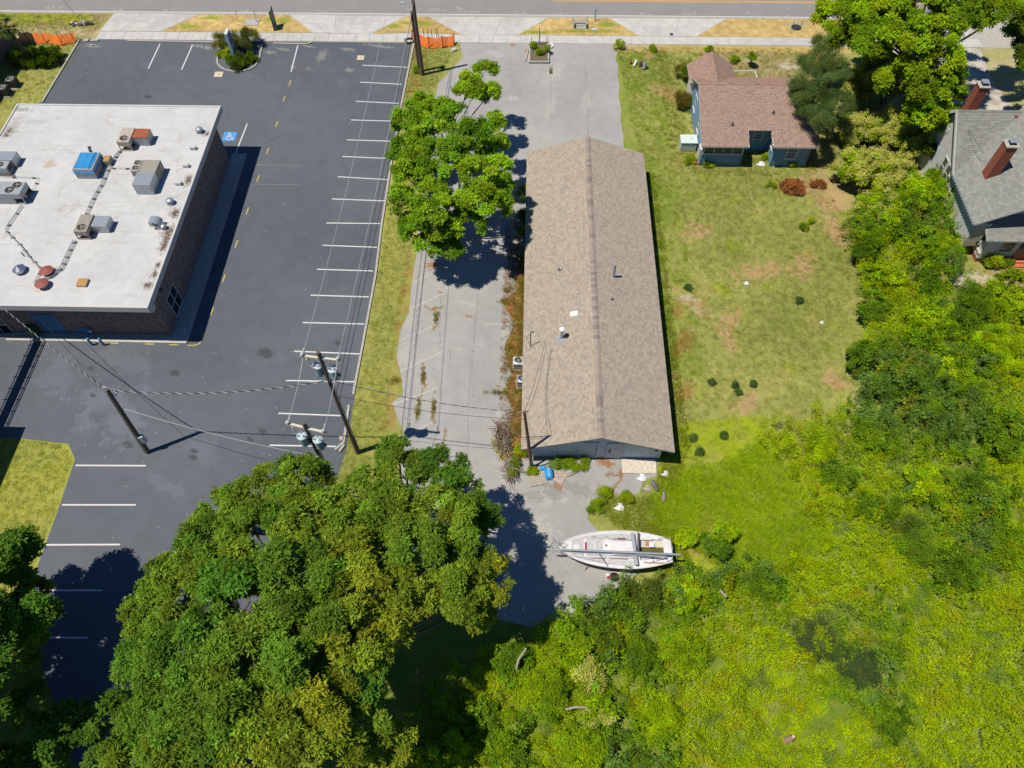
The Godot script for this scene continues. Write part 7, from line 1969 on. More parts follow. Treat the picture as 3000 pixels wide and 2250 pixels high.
func trees() -> void:
	NZ.seed = 5; NZ.frequency = 1.0
	var oa := Color(0.12, 0.26, 0.03); var ob := Color(0.27, 0.385, 0.035)
	# four oaks at the lot's south-east corner
	tree("oak_tree", "spreading oak over the dark lot, north-west crown of the cluster", Vector3(-18.2, 0, -17.5), lob([[Vector3(-15.06, 7.7, -16.94), 1.61], [Vector3(-12.27, 8.8, -16.93), 1.80], [Vector3(-17.07, 7.2, -15.69), 1.71], [Vector3(-16.84, 8.3, -13.13), 1.80], [Vector3(-13.67, 9.9, -13.38), 1.99], [Vector3(-10.92, 10.5, -13.72), 1.99], [Vector3(-17.83, 8, -11.69), 1.71], [Vector3(-14.02, 10.5, -11.46), 1.99]], oa, ob), "oak", 21, -0.3, 0.92, 0.3, M.bark, "oaks at the lot corner")
	tree("oak_tree", "spreading oak beside the grass strip, north-east crown of the cluster", Vector3(-7.5, 0, -18.2), lob([[Vector3(-7.38, 7.5, -19.71), 1.23], [Vector3(-6.75, 8.3, -17.99), 1.42], [Vector3(-4.77, 8.3, -18.03), 1.52], [Vector3(-3.44, 7.7, -17.18), 1.23], [Vector3(-2.24, 6.9, -16.14), 1.14], [Vector3(-8.88, 9.1, -16.17), 1.71], [Vector3(-6.83, 9.9, -14.81), 1.90], [Vector3(-4.64, 9.7, -14.68), 1.80], [Vector3(-3.15, 8.6, -13.33), 1.71], [Vector3(-8.71, 10.5, -13.27), 1.90], [Vector3(-5.73, 10.8, -12.25), 1.90]], oa, ob), "oak", 20, -0.26, 0.92, 0.28, M.bark, "oaks at the lot corner")
	tree("oak_tree", "largest oak over the lot, south-west crown of the cluster", Vector3(-17.2, 0, -9.2), lob([[Vector3(-18.74, 8.3, -9.66), 1.71], [Vector3(-15.84, 10.3, -9.64), 2.09], [Vector3(-12.7, 11.9, -9.48), 2.18], [Vector3(-10.26, 12.1, -10.13), 2.18], [Vector3(-18.09, 8.8, -7.31), 1.80], [Vector3(-14.98, 11.3, -7.27), 2.18], [Vector3(-11.97, 12.7, -7.23), 2.28], [Vector3(-9.99, 12.7, -7.68), 2.18], [Vector3(-17.29, 9.1, -4.98), 1.80], [Vector3(-14.28, 11.3, -4.92), 2.09], [Vector3(-11.59, 12.4, -5.01), 2.28], [Vector3(-17.53, 8.6, -3.17), 1.71], [Vector3(-14.39, 10.5, -2.98), 1.99]], oa, ob.lerp(oa, 0.3)), "oak", 21, -0.30, 0.95, 0.36, M.bark, "oaks at the lot corner")
	tree("oak_tree", "oak whose golden south crown meets the picture's bottom edge", Vector3(-10.4, 0, -8.5), lob([[Vector3(-7.93, 11.6, -10.78), 1.99], [Vector3(-5.59, 10.8, -10.86), 1.80], [Vector3(-3.3, 9.7, -11.01), 1.71], [Vector3(-1.62, 8.3, -11.59), 1.42], [Vector3(-2.37, 6.9, -10.88), 1.14], [Vector3(-8.07, 11.9, -8.32), 2.09], [Vector3(-6.29, 10.2, -9.21), 1.71], [Vector3(-9.61, 12.1, -5.85), 1.99], [Vector3(-8.13, 10.8, -6.52), 1.80], [Vector3(-10.91, 12.1, -3.26), 2.09], [Vector3(-8.88, 11.9, -3.68), 1.99], [Vector3(-7.33, 10.2, -4.48), 1.52], [Vector3(-6.12, 8.6, -3.73), 1.23]], oa, Color(0.36, 0.40, 0.03)), "oak", 20, -0.3, 0.95, 0.34, M.bark, "oaks at the lot corner")
	# shaded trees at the lower left, mostly past the frame
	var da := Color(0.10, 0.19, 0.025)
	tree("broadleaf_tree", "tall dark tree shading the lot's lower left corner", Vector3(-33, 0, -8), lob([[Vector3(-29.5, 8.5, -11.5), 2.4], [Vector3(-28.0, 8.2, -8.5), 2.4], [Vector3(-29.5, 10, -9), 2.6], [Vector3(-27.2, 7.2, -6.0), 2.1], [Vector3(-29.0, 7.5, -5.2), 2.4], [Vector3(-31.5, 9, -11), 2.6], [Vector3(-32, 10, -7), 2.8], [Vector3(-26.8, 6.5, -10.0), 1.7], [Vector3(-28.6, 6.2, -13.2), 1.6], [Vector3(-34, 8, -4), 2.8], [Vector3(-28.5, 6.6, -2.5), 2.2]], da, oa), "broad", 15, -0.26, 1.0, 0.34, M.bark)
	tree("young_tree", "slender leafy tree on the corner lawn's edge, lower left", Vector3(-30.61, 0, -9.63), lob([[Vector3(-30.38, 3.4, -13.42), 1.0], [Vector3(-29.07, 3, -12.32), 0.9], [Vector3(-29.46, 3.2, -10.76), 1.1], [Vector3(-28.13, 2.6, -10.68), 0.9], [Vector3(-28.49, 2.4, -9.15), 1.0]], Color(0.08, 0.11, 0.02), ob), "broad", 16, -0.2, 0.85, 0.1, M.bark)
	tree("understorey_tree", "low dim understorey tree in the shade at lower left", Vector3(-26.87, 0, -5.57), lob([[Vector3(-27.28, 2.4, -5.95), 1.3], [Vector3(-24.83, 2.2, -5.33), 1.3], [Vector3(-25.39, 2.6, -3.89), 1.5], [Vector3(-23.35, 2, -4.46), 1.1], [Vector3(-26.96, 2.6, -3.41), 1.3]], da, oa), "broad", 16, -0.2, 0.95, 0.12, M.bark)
	# two trees between the lot and the shop
	var ca := Color(0.17, 0.34, 0.02); var cb := Color(0.31, 0.47, 0.02)
	tree("pecan_tree", "airy green tree north of the shop, grey asphalt showing through", Vector3(-7.6, 0, -51.5), lob([[Vector3(-4.11, 6.2, -57.75), 1.17], [Vector3(-5.11, 7, -54.38), 1.43], [Vector3(-3.41, 6, -55.16), 0.92], [Vector3(-9.42, 6.2, -53.24), 1.33], [Vector3(-10.08, 6.5, -50.47), 1.43], [Vector3(-7.45, 7, -51.62), 1.33], [Vector3(-5.91, 7.7, -49.3), 1.53], [Vector3(-7.73, 7.9, -46.81), 1.63], [Vector3(-10.27, 6, -47.95), 1.22], [Vector3(-4.19, 7.4, -48.02), 1.33], [Vector3(-2.9, 5.5, -51.85), 0.92], [Vector3(-2.45, 5, -49.84), 0.82], [Vector3(-3.5, 6, -48.06), 1.12], [Vector3(-5.74, 8.4, -44.65), 1.53], [Vector3(-8.61, 7.7, -44.38), 1.43]], ca, cb), "broad", 15, -0.26, 0.9, 0.22, M.bark_pale)
	tree("pecan_tree", "dense green tree west of the shop's shingle roof", Vector3(-6.6, 0, -44.2), lob([[Vector3(-9.18, 6.7, -43.44), 1.43], [Vector3(-7.02, 7.9, -42.41), 1.53], [Vector3(-3.91, 7.9, -42.96), 1.53], [Vector3(-2.42, 7, -44.51), 1.12], [Vector3(-2.04, 6.2, -43.6), 1.02], [Vector3(-9.11, 6.7, -40.94), 1.53], [Vector3(-7.04, 7.4, -40.02), 1.53], [Vector3(-3.8, 7.7, -40.48), 1.63], [Vector3(-2.33, 6.2, -41.58), 1.22], [Vector3(-8.79, 5.5, -39.74), 1.22], [Vector3(-6.44, 5.8, -39.25), 1.43], [Vector3(-4.37, 6, -39.81), 1.33], [Vector3(-6.18, 4.3, -38.78), 1.12], [Vector3(-7.58, 4.6, -38.95), 1.02]], ca, cb), "broad", 17, -0.3, 0.9, 0.22, M.bark_pale)
	# big tree and its neighbours at the upper right
	var ra := Color(0.16, 0.29, 0.012); var rb := Color(0.33, 0.46, 0.01)
	tree("shade_tree", "tall bright-topped tree by the road at the upper right", Vector3(37, 0, -64.5), lob([[Vector3(28.23, 6.5, -66.13), 1.9], [Vector3(29.21, 8.5, -63.57), 2.1], [Vector3(30.74, 9.5, -61.58), 2.3], [Vector3(32.79, 10.5, -60.63), 2.5], [Vector3(35.41, 10.5, -60.33), 2.3], [Vector3(39.08, 9.5, -62.39), 2.1], [Vector3(29.09, 6, -63.33), 1.8], [Vector3(29.58, 8.5, -59.12), 2.2], [Vector3(31.4, 9.5, -57.28), 2.4], [Vector3(33.88, 9.5, -57.32), 2.3], [Vector3(42.82, 8, -64.59), 1.6], [Vector3(31.26, 7, -56.2), 2.0], [Vector3(32.63, 7.5, -54.9), 2.2], [Vector3(35.06, 6.5, -55.71), 1.9], [Vector3(33.76, 5.2, -53.74), 1.8], [Vector3(35.67, 4.6, -53.93), 1.6], [Vector3(35.01, 10, -65.03), 2.6], [Vector3(30.39, 9, -66), 2.4], [Vector3(40.95, 9, -66.88), 2.3]], ra, rb), "broad", 16, -0.28, 1.0, 0.34, M.bark, "roadside trees at upper right")
	tree("live_oak", "grey-green fine-leaved oak overhanging the blue house's roof", Vector3(28.6, 0, -60.5), lob([[Vector3(25.73, 6, -60.17), 1.6], [Vector3(24.39, 5.6, -57.75), 1.6], [Vector3(26.36, 6.2, -57.58), 1.7], [Vector3(24.54, 5, -55.38), 1.5], [Vector3(26.42, 5.2, -55.15), 1.5], [Vector3(27.45, 5.4, -63.52), 1.4], [Vector3(23.89, 4.8, -56.91), 1.0], [Vector3(25.1, 4.6, -53.45), 1.1]], Color(0.11, 0.18, 0.05), Color(0.17, 0.24, 0.07)), "fine", 20, -0.28, 0.95, 0.24, M.bark, "roadside trees at upper right")
	tree("edge_tree", "tree cut by the right frame edge above the sandy driveway", Vector3(49.5, 0, -63), lob([[Vector3(45.13, 5, -63.33), 1.6], [Vector3(44.57, 5.2, -59.61), 1.8], [Vector3(45.67, 5, -66.22), 1.3], [Vector3(46.52, 6, -65.38), 2.0]], Color(0.07, 0.10, 0.016), ra), "broad", 14, -0.2, 0.95, 0.2, M.bark)
	palm(Vector3(Vector3(-51.16, 4.2, -67.14).x, 0, Vector3(-51.16, 4.2, -67.14).z), 4.2, "shaggy fan palm whose crown covers the orange barrier's end")
	palm(Vector3(-53.14, 0, -66.78), 4.4, "second fan palm, its leaning trunk at the left frame edge")

func palm(base: Vector3, h: float, label: String) -> void:
	var o := thing("fan_palm", label, "palm", base, 0, "fan palms")
	var m := MB.new()
	var top := base + Vector3(-0.35, h, 0.1)
	m.tube([base, base.lerp(top, 0.5), top], [0.26, 0.2, 0.2], 10)
	part(o, "trunk", m, M.bark)
	for k in 40:
		var f := MB.new()
		var a := R.randf() * TAU
		var el := R.randf_range(-0.9, 1.2)
		var d := Vector3(cos(a) * cos(el), sin(el), sin(a) * cos(el))
		var st := top + d * R.randf_range(0.6, 0.9)
		f.col = Color(0.06, 0.09, 0.02) * R.randf_range(0.8, 2.2)
		f.tube([top, st], [0.02], 4, false)
		var side := d.cross(Vector3.UP).normalized()
		var nn := side.cross(d)
		for i in 15:
			var t := (i - 7) / 7.0 * 1.35
			var e := (d * cos(t) + side * sin(t) - nn * 0.15).normalized()
			var w := e.cross(nn).normalized() * 0.035
			var len := R.randf_range(0.55, 0.8) * (1.0 - 0.2 * absf(t))
			f.tri(st + w, st + e * len - Vector3(0, 0.14, 0), st - w)
		part(o, "frond", f, M.leaf)

# bush: lobes on the ground
func bush(called: String, label: String, at: Vector3, r: float, h: float, kind: String, c1: Color, c2: Color, dens := 16.0, size := 0.8, group := "", cat := "shrub", bloom := 0.0, mat: Material = null) -> Node3D:
	var o := thing(called, label, cat, at, 0, group)
	var lobes := []
	var n := clampi(int(r * 4.0), 3, 9)
	for i in n:
		var a := TAU * i / n + R.randf()
		var d := r * R.randf_range(0.2, 0.62)
		lobes.append([at + Vector3(cos(a) * d, h * R.randf_range(0.4, 0.7), sin(a) * d), maxf(r * R.randf_range(0.42, 0.6), 0.18), c1.lerp(c2, R.randf())])
	var m := MB.new()
	for i in mini(n, 6):
		m.tube([at + Vector3(R.randf_range(-0.1, 0.1), -0.05, R.randf_range(-0.1, 0.1)), at.lerp(lobes[i][0], 0.6), lobes[i][0]], [0.03 + r * 0.015, 0.02, 0.01], 5, false)
	part(o, "stem", m, M.bark)
	for L in lobes: L[0].y = minf(L[0].y, h - L[1] * 0.3)
	var pts := crown_points(lobes, dens, -0.42, size, -0.5, 13)
	scatter(o, "foliage", pts, kind, mat if mat else M.leaf, at)
	if bloom > 0.0:
		var bl := []
		for p in pts:
			if p[1].y > 0.35 and R.randf() < bloom * 1.3 and NZ.get_noise_3d(p[0].x * 0.5, 0.0, p[0].z * 0.5) > -0.2: bl.append([p[0] + p[1] * 0.2, p[1], R.randf_range(0.7, 1.25), shade_free(Color(0.74, 0.68, 0.22), 0.12)])
		scatter(o, "blossom", bl, "bloom", M.leaf, at)
	return o

func shrubs() -> void:
	var ya := Color(0.23, 0.36, 0.01); var yb := Color(0.38, 0.50, 0.01)
	var ga := Color(0.10, 0.18, 0.016); var gb := Color(0.19, 0.30, 0.018)
	# flowering privets east of the blue house
	var i := 0
	var names := ["topmost, beside the grey-green oak", "northern, against the tall roadside tree", "west of the white gable", "behind the blue house's east wall", "in the middle of the flowering row", "nearest the white gable's arched opening", "southern, below the blue house's corner", "southern, toward the grey house", "at the lower end of the flowering row"]
	for q in [[Vector3(30.94, 0, -61.42), 2.0, 4.2], [Vector3(34.23, 0, -62.17), 2.2, 4.4], [Vector3(36.07, 0, -59.79), 1.7, 3.6], [Vector3(29.35, 0, -56.07), 1.9, 3.8], [Vector3(31.63, 0, -55.79), 2.1, 4.0], [Vector3(34.85, 0, -54.28), 2.0, 3.4], [Vector3(28.64, 0, -50.85), 1.9, 3.6], [Vector3(31.45, 0, -50.6), 2.2, 3.6], [Vector3(29.03, 0, -46.32), 1.9, 3.0]]:
		bush("privet_bush", "yellow-green privet with cream blossom, " + names[i], q[0], q[1], q[2], "broad", ya, yb, 15, 0.8, "flowering privets", "shrub", 0.5 if i != 5 else 0.25)
		i += 1
	bush("lime_bush", "lime-green bush between the grey-green oak and tall tree", Vector3(33.23, 0, -64.64), 1.9, 4.2, "broad", yb, Color(0.34, 0.38, 0.01), 15, 0.8)
	# clipped and loose shrubs near buildings
	bush("hedge_shrub", "large clipped hedge behind the blue sign", Vector3(-29.9, 0, -70.02), 1.5, 1.9, "fine", Color(0.10, 0.14, 0.03), Color(0.17, 0.19, 0.05), 26, 0.8)
	bush("hedge_shrub", "golden-tipped hedge on the blue sign's west side", Vector3(-32.14, 0, -69.85), 1.05, 1.7, "fine", Color(0.15, 0.17, 0.02), Color(0.24, 0.22, 0.03), 26, 0.8)
	bush("hedge_shrub", "tall loose hedge against the sidewalk behind the sign", Vector3(-29.24, 0, -70.7), 1.1, 2.4, "fine", gb, Color(0.2, 0.2, 0.05), 24, 0.8)
	bush("island_shrub", "low dark plants filling the island's south tip", Vector3(-29.94, 0, -67.27), 1.35, 0.7, "long", Color(0.08, 0.11, 0.02), gb, 22, 0.6)
	bush("island_shrub", "bright yellow-green plant west of the sign's foot", Vector3(-31.54, 0, -68.67), 0.75, 0.7, "vine", Color(0.2, 0.25, 0.01), yb, 22, 0.6)
	bush("island_shrub", "glossy green plant by the island's east kerb", Vector3(-28.68, 0, -68.06), 0.8, 0.6, "long", Color(0.08, 0.13, 0.014), gb, 22, 0.6)
	var fb := Color(0.11, 0.13, 0.015); var fc := Color(0.22, 0.16, 0.03)
	bush("porch_shrub", "rounded reddish shrub at the blue house's west, lower one", Vector3(14.99, 0, -61.36), 1.25, 1.7, "fine", fb, fc, 24, 0.75, "reddish shrubs by the blue house")
	bush("porch_shrub", "rounded green shrub at the blue house's west, upper one", Vector3(15.44, 0, -65.86), 1.1, 1.8, "fine", gb, fc.lerp(fb, 0.5), 24, 0.75, "reddish shrubs by the blue house")
	bush("leggy_shrub", "upright leafy sapling before the blue house's stairs", Vector3(22.21, 0, -67.88), 0.5, 2.2, "broad", gb, yb, 20, 0.6)
	bush("porch_shrub", "round shrub at the grey house's porch corner", Vector3(37.87, 0, -41.89), 1.0, 1.2, "broad", Color(0.10, 0.15, 0.012), yb, 22, 0.65, "porch shrubs at the grey house")
	bush("porch_shrub", "smaller round shrub by the brick steps", Vector3(39.19, 0, -41.64), 0.6, 0.8, "broad", Color(0.10, 0.15, 0.012), yb, 22, 0.6, "porch shrubs at the grey house")
	# foundation shrubs along the shop's west wall
	i = 0
	for q in [[-0.2, -48.6, 0.9, 1.6], [-0.3, -45.7, 0.8, 1.5], [-0.1, -44.3, 0.9, 1.5]]:
		bush("wall_shrub", ["northernmost", "middle", "southernmost"][i] + " dark shrub squeezed against the shop's west wall", Vector3(q[0], 0, q[1]), q[2], q[3], "fine", ga, gb, 24, 0.8, "dark shrubs along the shop")
		i += 1
	# weeds and saplings in the yard
	var wl := [[Vector3(-0.24, 0, -23.56), 0.5, 0.7, "leafy weed by the shop's west corner"], [Vector3(-0.6, 0, -22.59), 0.55, 0.6, "weed rising from the smaller brush heap"], [Vector3(-0.8, 0, -21.88), 0.5, 0.5, "weed below the smaller brush heap"], [Vector3(0.59, 0, -22.08), 0.3, 0.5, "lime-leaved weed growing through the pallet's corner"], [Vector3(2.57, 0, -22.72), 0.7, 0.35, "weed patch before the garage door, left part"], [Vector3(3.37, 0, -22.67), 0.6, 0.3, "weed patch before the garage door, middle part"], [Vector3(4.07, 0, -22.57), 0.6, 0.4, "weed patch before the garage door, right part"], [Vector3(5.53, 0, -20.52), 0.5, 0.8, "upright weed in the cracked asphalt south of the shop"], [Vector3(6.93, 0, -20.27), 0.45, 0.8, "thin sapling in the cracked asphalt near the white rag"], [Vector3(4.92, 0, -19.61), 0.8, 0.7, "bushy weeds at the asphalt's ragged end"], [Vector3(0.29, 0, -70.47), 0.45, 1.0, "tall weed in the planter's west side"], [Vector3(0.86, 0, -69.42), 0.5, 0.9, "leafy weed in the planter's middle"], [Vector3(1.57, 0, -69.7), 0.4, 1.2, "tall weed in the planter's east side"], [Vector3(9.1, 0, -70.87), 0.7, 0.9, "lush weed at the old yard's north-east mouth"], [Vector3(12.67, 0, -70.39), 0.5, 0.5, "weed clump in the sandy verge by the lawn"], [Vector3(18.48, 0, -70.44), 0.4, 0.5, "weed at the blue house's north gable"], [Vector3(20.81, 0, -68.63), 0.5, 0.6, "weed east of the blue house's front gable"], [Vector3(21.72, 0, -54.25), 0.45, 0.5, "weed in the blue house's recess"], [Vector3(22.41, 0, -53.64), 0.45, 0.9, "weed at the blue house's right block"], [Vector3(23.99, 0, -53.35), 0.5, 0.7, "lime weed below the blue house's right window"], [Vector3(16.37, 0, -53.12), 0.6, 0.4, "weed along the blue house's left block"], [Vector3(14.71, 0, -53.5), 0.7, 0.5, "weed at the blue house's brick step"], [Vector3(-11.44, 0, -66.66), 0.5, 0.5, "grassy weed round the street poles' feet"], [Vector3(21.45, 0, -50.53), 0.5, 0.4, "bright weed on the upper lawn"], [Vector3(23.53, 0, -45.5), 0.4, 0.6, "upright weed on the lawn near the thicket, left one"], [Vector3(24.29, 0, -46.05), 0.35, 0.5, "upright weed on the lawn near the thicket, right one"]]
	for q in wl: bush("weed_plant", q[3], q[0], q[1], q[2], "vine", gb, yb, 16, 0.5, "yard weeds", "weed")
	i = 0
	var dn := ["uppermost, by the house's lawn", "beside the thicket's upper edge", "left of a close pair near the shop", "in the shop-side trio, top", "in the shop-side trio, bottom", "right of the shop-side trio", "lowest on the lawn, left", "lowest on the lawn, right", "by the dry stalk"]
	for q in [Vector3(12.97, 0, -38.61), Vector3(21.65, 0, -37.46), Vector3(13.82, 0, -29.63), Vector3(15.51, 0, -29.39), Vector3(15.59, 0, -28.79), Vector3(16.86, 0, -29.55), Vector3(11.92, 0, -24.93), Vector3(14.2, 0, -25.16), Vector3(12.27, 0, -23.83)]:
		bush("thistle_plant", "small dark green plant on the lawn, " + dn[i], q, 0.17, 0.42, "long", Color(0.11, 0.19, 0.06), Color(0.17, 0.26, 0.06), 10, 0.36, "dark lawn plants", "weed")
		i += 1
	# dead leaf heaps
	i = 0
	for q in [[Vector3(23.32, 0, -50.27), 1.2, 0.4], [Vector3(25.79, 0, -50.7), 0.6, 0.35]]:
		bush("leaf_heap", ["large", "small"][i] + " heap of rusty dead cuttings on the upper lawn", q[0], q[1], q[2], "long", Color(0.25, 0.085, 0.03), Color(0.36, 0.16, 0.06), 26, 0.6, "dead cutting heaps", "leaf heap", 0.0, M.leaf_dry)
		i += 1
	# shaded brush by the palm
	bush("palm_brush", "dark brush in the shade beside the palms", Vector3(-49.69, 0, -67.61), 1.6, 1.1, "long", ga, gb, 18, 0.8)
	bush("palm_brush", "dark brush between the palm trunk and condensers", Vector3(-52.09, 0, -67.47), 1.4, 1.2, "long", ga, gb, 18, 0.8)

func thicket() -> void:
	# the overgrown back lot: mounds of vine over bushes
	var area := V2([Vector3(25.84, 0, -45.18), Vector3(26.53, 0, -42.06), Vector3(26.42, 0, -38.13), Vector3(27.17, 0, -35.83), Vector3(25.04, 0, -32.69), Vector3(25.53, 0, -31.02), Vector3(23.27, 0, -27.75), Vector3(20.17, 0, -26.34), Vector3(16.71, 0, -25.32), Vector3(17.89, 0, -22.63), Vector3(18.69, 0, -20.07), Vector3(20.33, 0, -17.51), Vector3(17.04, 0, -15.89), Vector3(12.87, 0, -15.73), Vector3(10.29, 0, -15.19), Vector3(8.02, 0, -14.42), Vector3(5.65, 0, -13.99), Vector3(3.3, 0, -13.06), Vector3(1.56, 0, -11.88), Vector3(-1.26, 0, -10.3), Vector3(-5.3, 0, -8.09), Vector3(-6.47, 0, -6.05), Vector3(-6.66, 0, -2.75), Vector3(29.12, 0, -3.6), Vector3(43.37, 0, -40.39), Vector3(36.02, 0, -38.32), Vector3(34.83, 0, -39.25), Vector3(34.95, 0, -42.22), Vector3(37.52, 0, -47.02), Vector3(36.66, 0, -50.99), Vector3(35.17, 0, -51.55), Vector3(30.76, 0, -48.58)])
	var hn := FastNoiseLite.new(); hn.seed = 12; hn.frequency = 0.16; hn.fractal_octaves = 3
	var tn := FastNoiseLite.new(); tn.seed = 31; tn.frequency = 0.085; tn.fractal_octaves = 3
	var bn := FastNoiseLite.new(); bn.seed = 47; bn.frequency = 0.55; bn.fractal_octaves = 2
	var ht := func(x: float, z: float) -> float: return maxf(0.05, 0.95 + 1.1 * smoothstep(-18.0, -30.0, z) + 0.95 * hn.get_noise_2d(x, z) + 1.25 * bn.get_noise_2d(x, z) + 0.5 * bn.get_noise_2d(x * 2.6, z * 2.6))
	var sets := {"vine": [], "broad": [], "long": [], "fine": []}
	var lime := Color(0.44, 0.56, 0.004); var mid := Color(0.23, 0.40, 0.008); var deep := Color(0.13, 0.25, 0.015); var blue := Color(0.17, 0.29, 0.07); var gold := Color(0.48, 0.38, 0.008)
	var lo := area[0]; var hi := area[0]
	for p in area: lo = lo.min(p); hi = hi.max(p)
	var n := 0
	var st := 0.175
	var z := lo.y
	while z < minf(hi.y, 0.5):
		var x := lo.x
		while x < hi.x:
			var p := Vector2(x + R.randf_range(-0.14, 0.14), z + R.randf_range(-0.14, 0.14))
			x += st
			if not Geometry2D.is_point_in_polygon(p + Vector2(bn.get_noise_2d(p.x, p.y), bn.get_noise_2d(p.x + 90, p.y)) * 1.4, area): continue
			var t := tn.get_noise_2d(p.x, p.y) * 2.0 + 0.3 * bn.get_noise_2d(p.x * 2.0, p.y * 2.0)
			var south := clampf((p.y + 26.0) / 20.0, 0.0, 1.0)
			t += 0.30 + 0.2 * south + (0.25 if p.x > 6.0 and p.y > -14.0 else 0.0)
			if p.x < 1.0: t -= 0.35
			var y: float = ht.call(p.x, p.y) * (0.75 if t > 0.35 else 1.15)
			if bn.get_noise_2d(p.x * 1.6 + 300, p.y * 1.6) < (-0.42 if t > 0.35 else -0.25): continue
			var e := 0.3
			var nn := Vector3(ht.call(p.x - e, p.y) - ht.call(p.x + e, p.y), 2.0 * e, ht.call(p.x, p.y - e) - ht.call(p.x, p.y + e)).normalized()
			var kind := "vine"
			var c := mid
			if t > 0.45: c = lime.lerp(mid, R.randf() * 0.25)
			elif t > 0.1: c = lime.lerp(mid, 0.2 + R.randf() * 0.7)
			elif t > -0.25:
				c = mid.lerp(deep, R.randf()); kind = "broad" if bn.get_noise_2d(p.x * 0.5 + 30, p.y * 0.5) > 0.0 else "vine"
			else:
				c = deep.lerp(blue, R.randf()); kind = "long" if bn.get_noise_2d(p.x * 0.4, p.y * 0.4 + 70) > 0.1 else "broad"
			var w := bn.get_noise_2d(p.x * 0.7 + 200, p.y * 0.7)
			if w > 0.42: c = c.lerp(gold, 0.35)
			elif w < -0.42: c = c.lerp(blue, 0.7); kind = "fine"
			var lay := y * (1.0 - 0.75 * R.randf() * R.randf()) + R.randf_range(-0.05, 0.12)
			sets[kind].append([Vector3(p.x, maxf(lay, 0.08), p.y), (nn + Vector3(R.randfn(), 0, R.randfn()) * 0.25).normalized(), R.randf_range(0.55, 0.95), shade_free(c, 0.26)])
			n += 1
		z += st
	var lab := {"vine": "bright yellow-green vines blanketing the overgrown back lot", "broad": "mid-green broad leaves mixed through the overgrown back lot", "long": "dark long-leaved growth in the overgrown back lot", "fine": "bluish fine-leaved growth in the overgrown back lot"}
	for k in sets:
		if sets[k].is_empty(): continue
		var o := Node3D.new()
		o.name = numbered(k + "_thicket"); add_child(o)
		tag(o, lab[k], "undergrowth", "", "stuff")
		scatter(o, "foliage", sets[k], k, M.leaf)
	# single bushes that stand out of it
	var dk := Color(0.11, 0.21, 0.015); var md := Color(0.20, 0.34, 0.012); var yl := Color(0.37, 0.53, 0.006)
